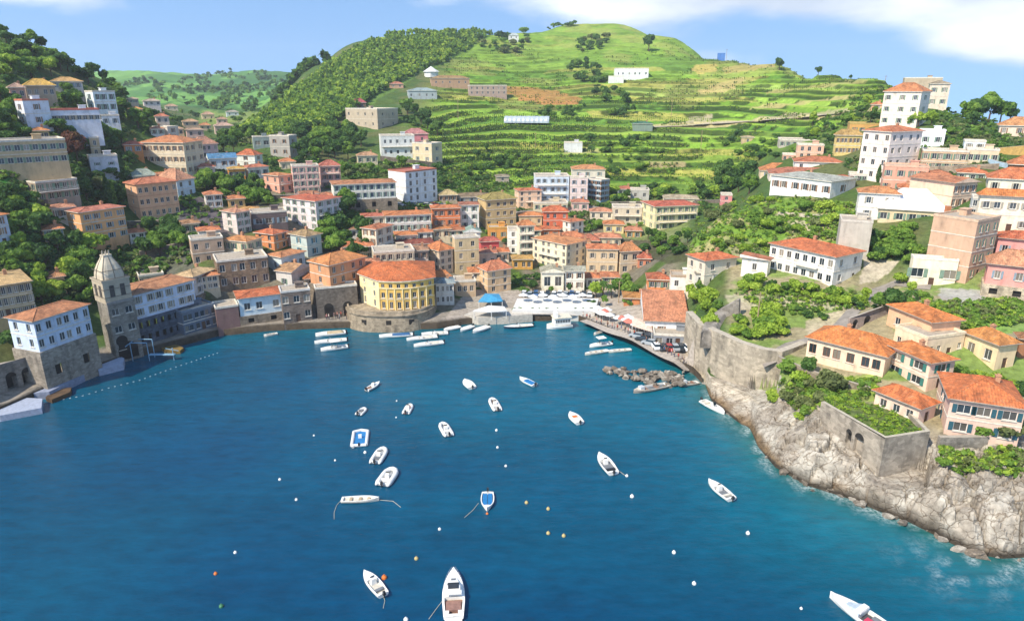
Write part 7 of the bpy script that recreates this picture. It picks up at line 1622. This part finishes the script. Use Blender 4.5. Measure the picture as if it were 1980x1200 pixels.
for i, x in enumerate([995,1006,1030,1042,1058,1078,1112,1128,1143]):
    q = at_z(x, 602, 2.0); tree(Vector((q.x, q.y, 1.9)), 1.9, 'bush', ['dark', 'mid'][i % 2], 'small clipped shrub along the front of the white raised terrace', 'shrubs along the white raised terrace')
for i in range(7):
    q = at_z(1012+i*19, 583+(i % 2)*3, 3.0); t = empty('parasol', q); tag(t, 'white square-set parasol standing on the white raised terrace', 'parasol', 'parasols on the white raised terrace'); b = MB(); b.tube((0, 0, 2.0), (0, 0, 2.7), 1.5, .05, n=8); b.build('canopy', [WC], t); b = MB(); b.tube((0, 0, 0), (0, 0, 2.2), .05, n=6); b.build('pole', [HW], t)
canopy([(925,582),(950,583),(972,581),(965,568),(938,567)], 2.2, 4.4, 'bright blue tarpaulin tent beside the beige coral-roofed house', 'tarpaulin_tent', 'tent', m_plain('3f92bc', .7, name='blue_tarp'), None, .9)
canopy([(1222,628),(1262,640),(1258,622),(1222,612)], 2.2, 5.0, 'pinkish-beige canvas awning beside the boathouse', 'awning', 'awning', m_plain('d8c0ae', .8, name='beige_canvas'), None, .4)
canopy([(822,145),(846,145),(843,138),(828,138)], place(834,147,480).z, place(834,147,480).z+3.4, 'x x x x', 'marquee', 'marquee', WC, None, 2) if False else None
g = place(834, 147, 480); t = empty('marquee', g); tag(t, 'small white tent above the long russet farmhouse', 'marquee'); b = MB(); b.tube((0, 0, 3), (0, 0, 7), 6.5, .2, n=8); b.build('canopy', [WC], t); b = MB(); b.tube((0, 0, -1), (0, 0, 3.1), 5.5, n=8); b.build('tent_wall', [WC], t)
# parasols
pm = MB(); pm.tube((0, 0, 2.1), (0, 0, 2.9), 1.5, .05, n=8); PARW = pm.mesh('canopy', [WC]); pm2 = MB(); pm2.tube((0, 0, 2.1), (0, 0, 2.9), 1.5, .05, n=8); PARR = pm2.mesh('canopy', [m_plain('c07060', .8, name='coral_canvas')]); pp = MB(); pp.tube((0, 0, 0), (0, 0, 2.3), .05, n=6); PPM = pp.mesh('pole', [HW])
r_ = random.Random(12)
for i in range(30):
    u = r_.random(); px = 1150+u*165; py = 618+u*58+r_.uniform(-14, -3); g = ground(px, py)
    if any(a_ < px < b_ and t_ < py < d_+4 for a_, b_, t_, d_ in BX): continue
    t = empty('parasol', g); red = r_.random() < .3; tag(t, ('coral' if red else 'white')+' parasol on the promenade terraces', 'parasol', 'parasols along the promenade'); link('canopy', PARR if red else PARW, t); link('pole', PPM, t)
# cars
def car_meshes(c):
    b = MB(); rr = []
    for x, z0, z1, w in ((-2.1, .35, .75, .8), (-1.95, .28, .95, .87), (-.9, .25, 1.0, .9), (.9, .25, 1.0, .9), (1.8, .28, .85, .86), (2.1, .35, .65, .75)): rr.append([(x, -w, z0), (x, -w, z1-.12), (x, -w*.85, z1), (x, w*.85, z1), (x, w, z1-.12), (x, w, z0)])
    b.loft(rr); b.box(-1.3, .35, -.62, .62, 1.44, 1.5, 0); body = b.mesh('body', [m_plain(c, .25, name='car_paint', var=.05)])
    b = MB(); rr = [[(x, -w, 1.0), (x*.82-.1, -w*.8, 1.44), (x*.82-.1, w*.8, 1.44), (x, w, 1.0)] for x, w in ((-1.7, .78), (.9, .78))]; b.loft(rr); cab = b.mesh('window', [SC]); return body, cab
wb = MB(); wb.tube((0, -.1, 0), (0, .1, 0), .32, n=12); WH = wb.mesh('wheel', [BK])
CM = {c: car_meshes(h_) for c, h_ in (('white', 'dcdcdc'), ('silver', '9aa0a4'), ('dark', '2c3238'), ('red', '9c2c28'), ('blue', '3c5f8c'))}
def car(px, py, rz, c, label, group, ymin=0):
    g = ground(px, py, ymin); t = empty('parked_car', (g.x, g.y, g.z+.12), rz); tag(t, label, 'car', group); link('body', CM[c][0], t); link('window', CM[c][1], t)
    for x in (-1.3, 1.3):
        for y in (-.82, .82): link('wheel', WH, t, (x, y, .32))
for i in range(12): c = ['white', 'silver', 'blue', 'white', 'dark', 'white'][i % 6]; car(1014+i*11.5, 571+(i % 2)*2, R(80), c, c+' car in the row behind the white marquees', 'cars parked behind the marquees')
for i in range(9): c = ['silver', 'dark', 'silver', 'white', 'dark', 'red', 'silver', 'dark', 'white'][i]; car(1232+i*12, 662+i*3.5 if i < 3 else 676, R(150 if i < 3 else 95), c, c+' car parked between the promenade and the restaurant terrace', 'cars parked by the promenade')
for i in range(7): c = ['white', 'dark', 'silver', 'dark', 'white', 'red', 'silver'][i]; car(775+i*13, 397, R(8), c, c+' car parked on the upper street by the tall white block', 'cars on the upper street')
for i in range(5): c = ['dark', 'silver', 'white', 'dark', 'white'][i]; car(1860+i*9, 424, R(20), c, c+' car on the ledge left of the big cream house', 'cars beside the big cream house')
# people on the promenade
def person_mesh(seed, shirt, legs):
    r2 = random.Random(seed); sw = r2.uniform(.05, .16); b = MB()
    def oval(x, y, z, rx, ry, n=10): return [(x+rx*math.cos(2*math.pi*i/n), y+ry*math.sin(2*math.pi*i/n), z) for i in range(n)]
    b.loft([oval(0, 0, .86, .165, .11), oval(0, 0, .98, .15, .10), oval(0, 0, 1.15, .15, .10), oval(0, 0, 1.38, .2, .11), oval(0, 0, 1.46, .12, .08)], 1)
    b.loft([oval(0, 0, 1.46, .055, .055), oval(0, .0, 1.54, .055, .06), oval(0, .01, 1.60, .085, .1), oval(0, .01, 1.68, .09, .11), oval(0, 0, 1.76, .06, .08)], 0); b.loft([oval(0, -.015, 1.66, .1, .12), oval(0, -.015, 1.74, .085, .1), oval(0, -.01, 1.79, .04, .05)], 3)
    for s_ in (-1, 1):
        b.loft([oval(s_*.09, 0, .9, .085, .09, 8), oval(s_*.095, s_*sw*.6, .5, .06, .065, 8), oval(s_*.1, s_*sw*.3, .08, .045, .05, 8), oval(s_*.1, s_*sw*.3+.05, .0, .05, .12, 8)], 2)
        b.loft([oval(s_*.22, 0, 1.42, .05, .05, 8), oval(s_*.25, -s_*sw*.5, 1.12, .04, .04, 8), oval(s_*.25, -s_*sw+.05, .85, .03, .03, 8), oval(s_*.25, -s_*sw+.07, .75, .025, .04, 8)], 0)
    return b.mesh('person', [m_plain('b98a6a', .7, name='skin'), m_plain(shirt, .9, name='shirt'), m_plain(legs, .9, name='trousers'), m_plain('2e2218', .8, name='hair')])
PM = [(c, person_mesh(i, h_, l_)) for i, (c, h_, l_) in enumerate([('white', 'd8d4cc', '38425a'), ('red', 'a83a30', '2e2e34'), ('blue', '3a5f8c', 'b0a48c'), ('dark', '2b2b30', '505560'), ('pink', 'c88a88', '38425a')])]
for i in range(34):
    u = i/34+r_.uniform(-.01, .01); px = 1128+u*200+r_.uniform(-4, 4); py = 619+u*96+r_.uniform(-5, 3); g = ground(px, py); c, me_ = PM[i % 5]
    o = link('person', me_, None, (g.x, g.y, g.z+.1), r_.random()*6); tag(o, 'person in a '+c+' top walking on the promenade', 'person', 'people walking on the promenade')
for i in range(12):
    px = 625+i*4+r_.uniform(-2, 2); py = r_.uniform(611, 619); g = ground(px, py); c, me_ = PM[(i+2) % 5]; o = link('person', me_, None, (g.x, g.y, g.z+.1), r_.random()*6); tag(o, 'person in a '+c+' top on the quay below the stone arches', 'person', 'people on the quay below the arches')

# ---------------------------------------------------------------- air
hz = bpy.data.materials.new('sea_air'); hz.use_nodes = True; t = hz.node_tree; t.nodes.remove(t.nodes['Principled BSDF'])
v = t.nodes.new('ShaderNodeVolumePrincipled'); v.inputs['Color'].default_value = (.92, .95, 1, 1); v.inputs['Density'].default_value = .00016; v.inputs['Anisotropy'].default_value = .2
t.links.new(v.outputs[0], t.nodes['Material Output'].inputs['Volume'])
b = MB(); b.box(-4200, 4300, -300, 2100, -9, 178); o = b.build('haze', [hz]); tag(o, kind='stuff')
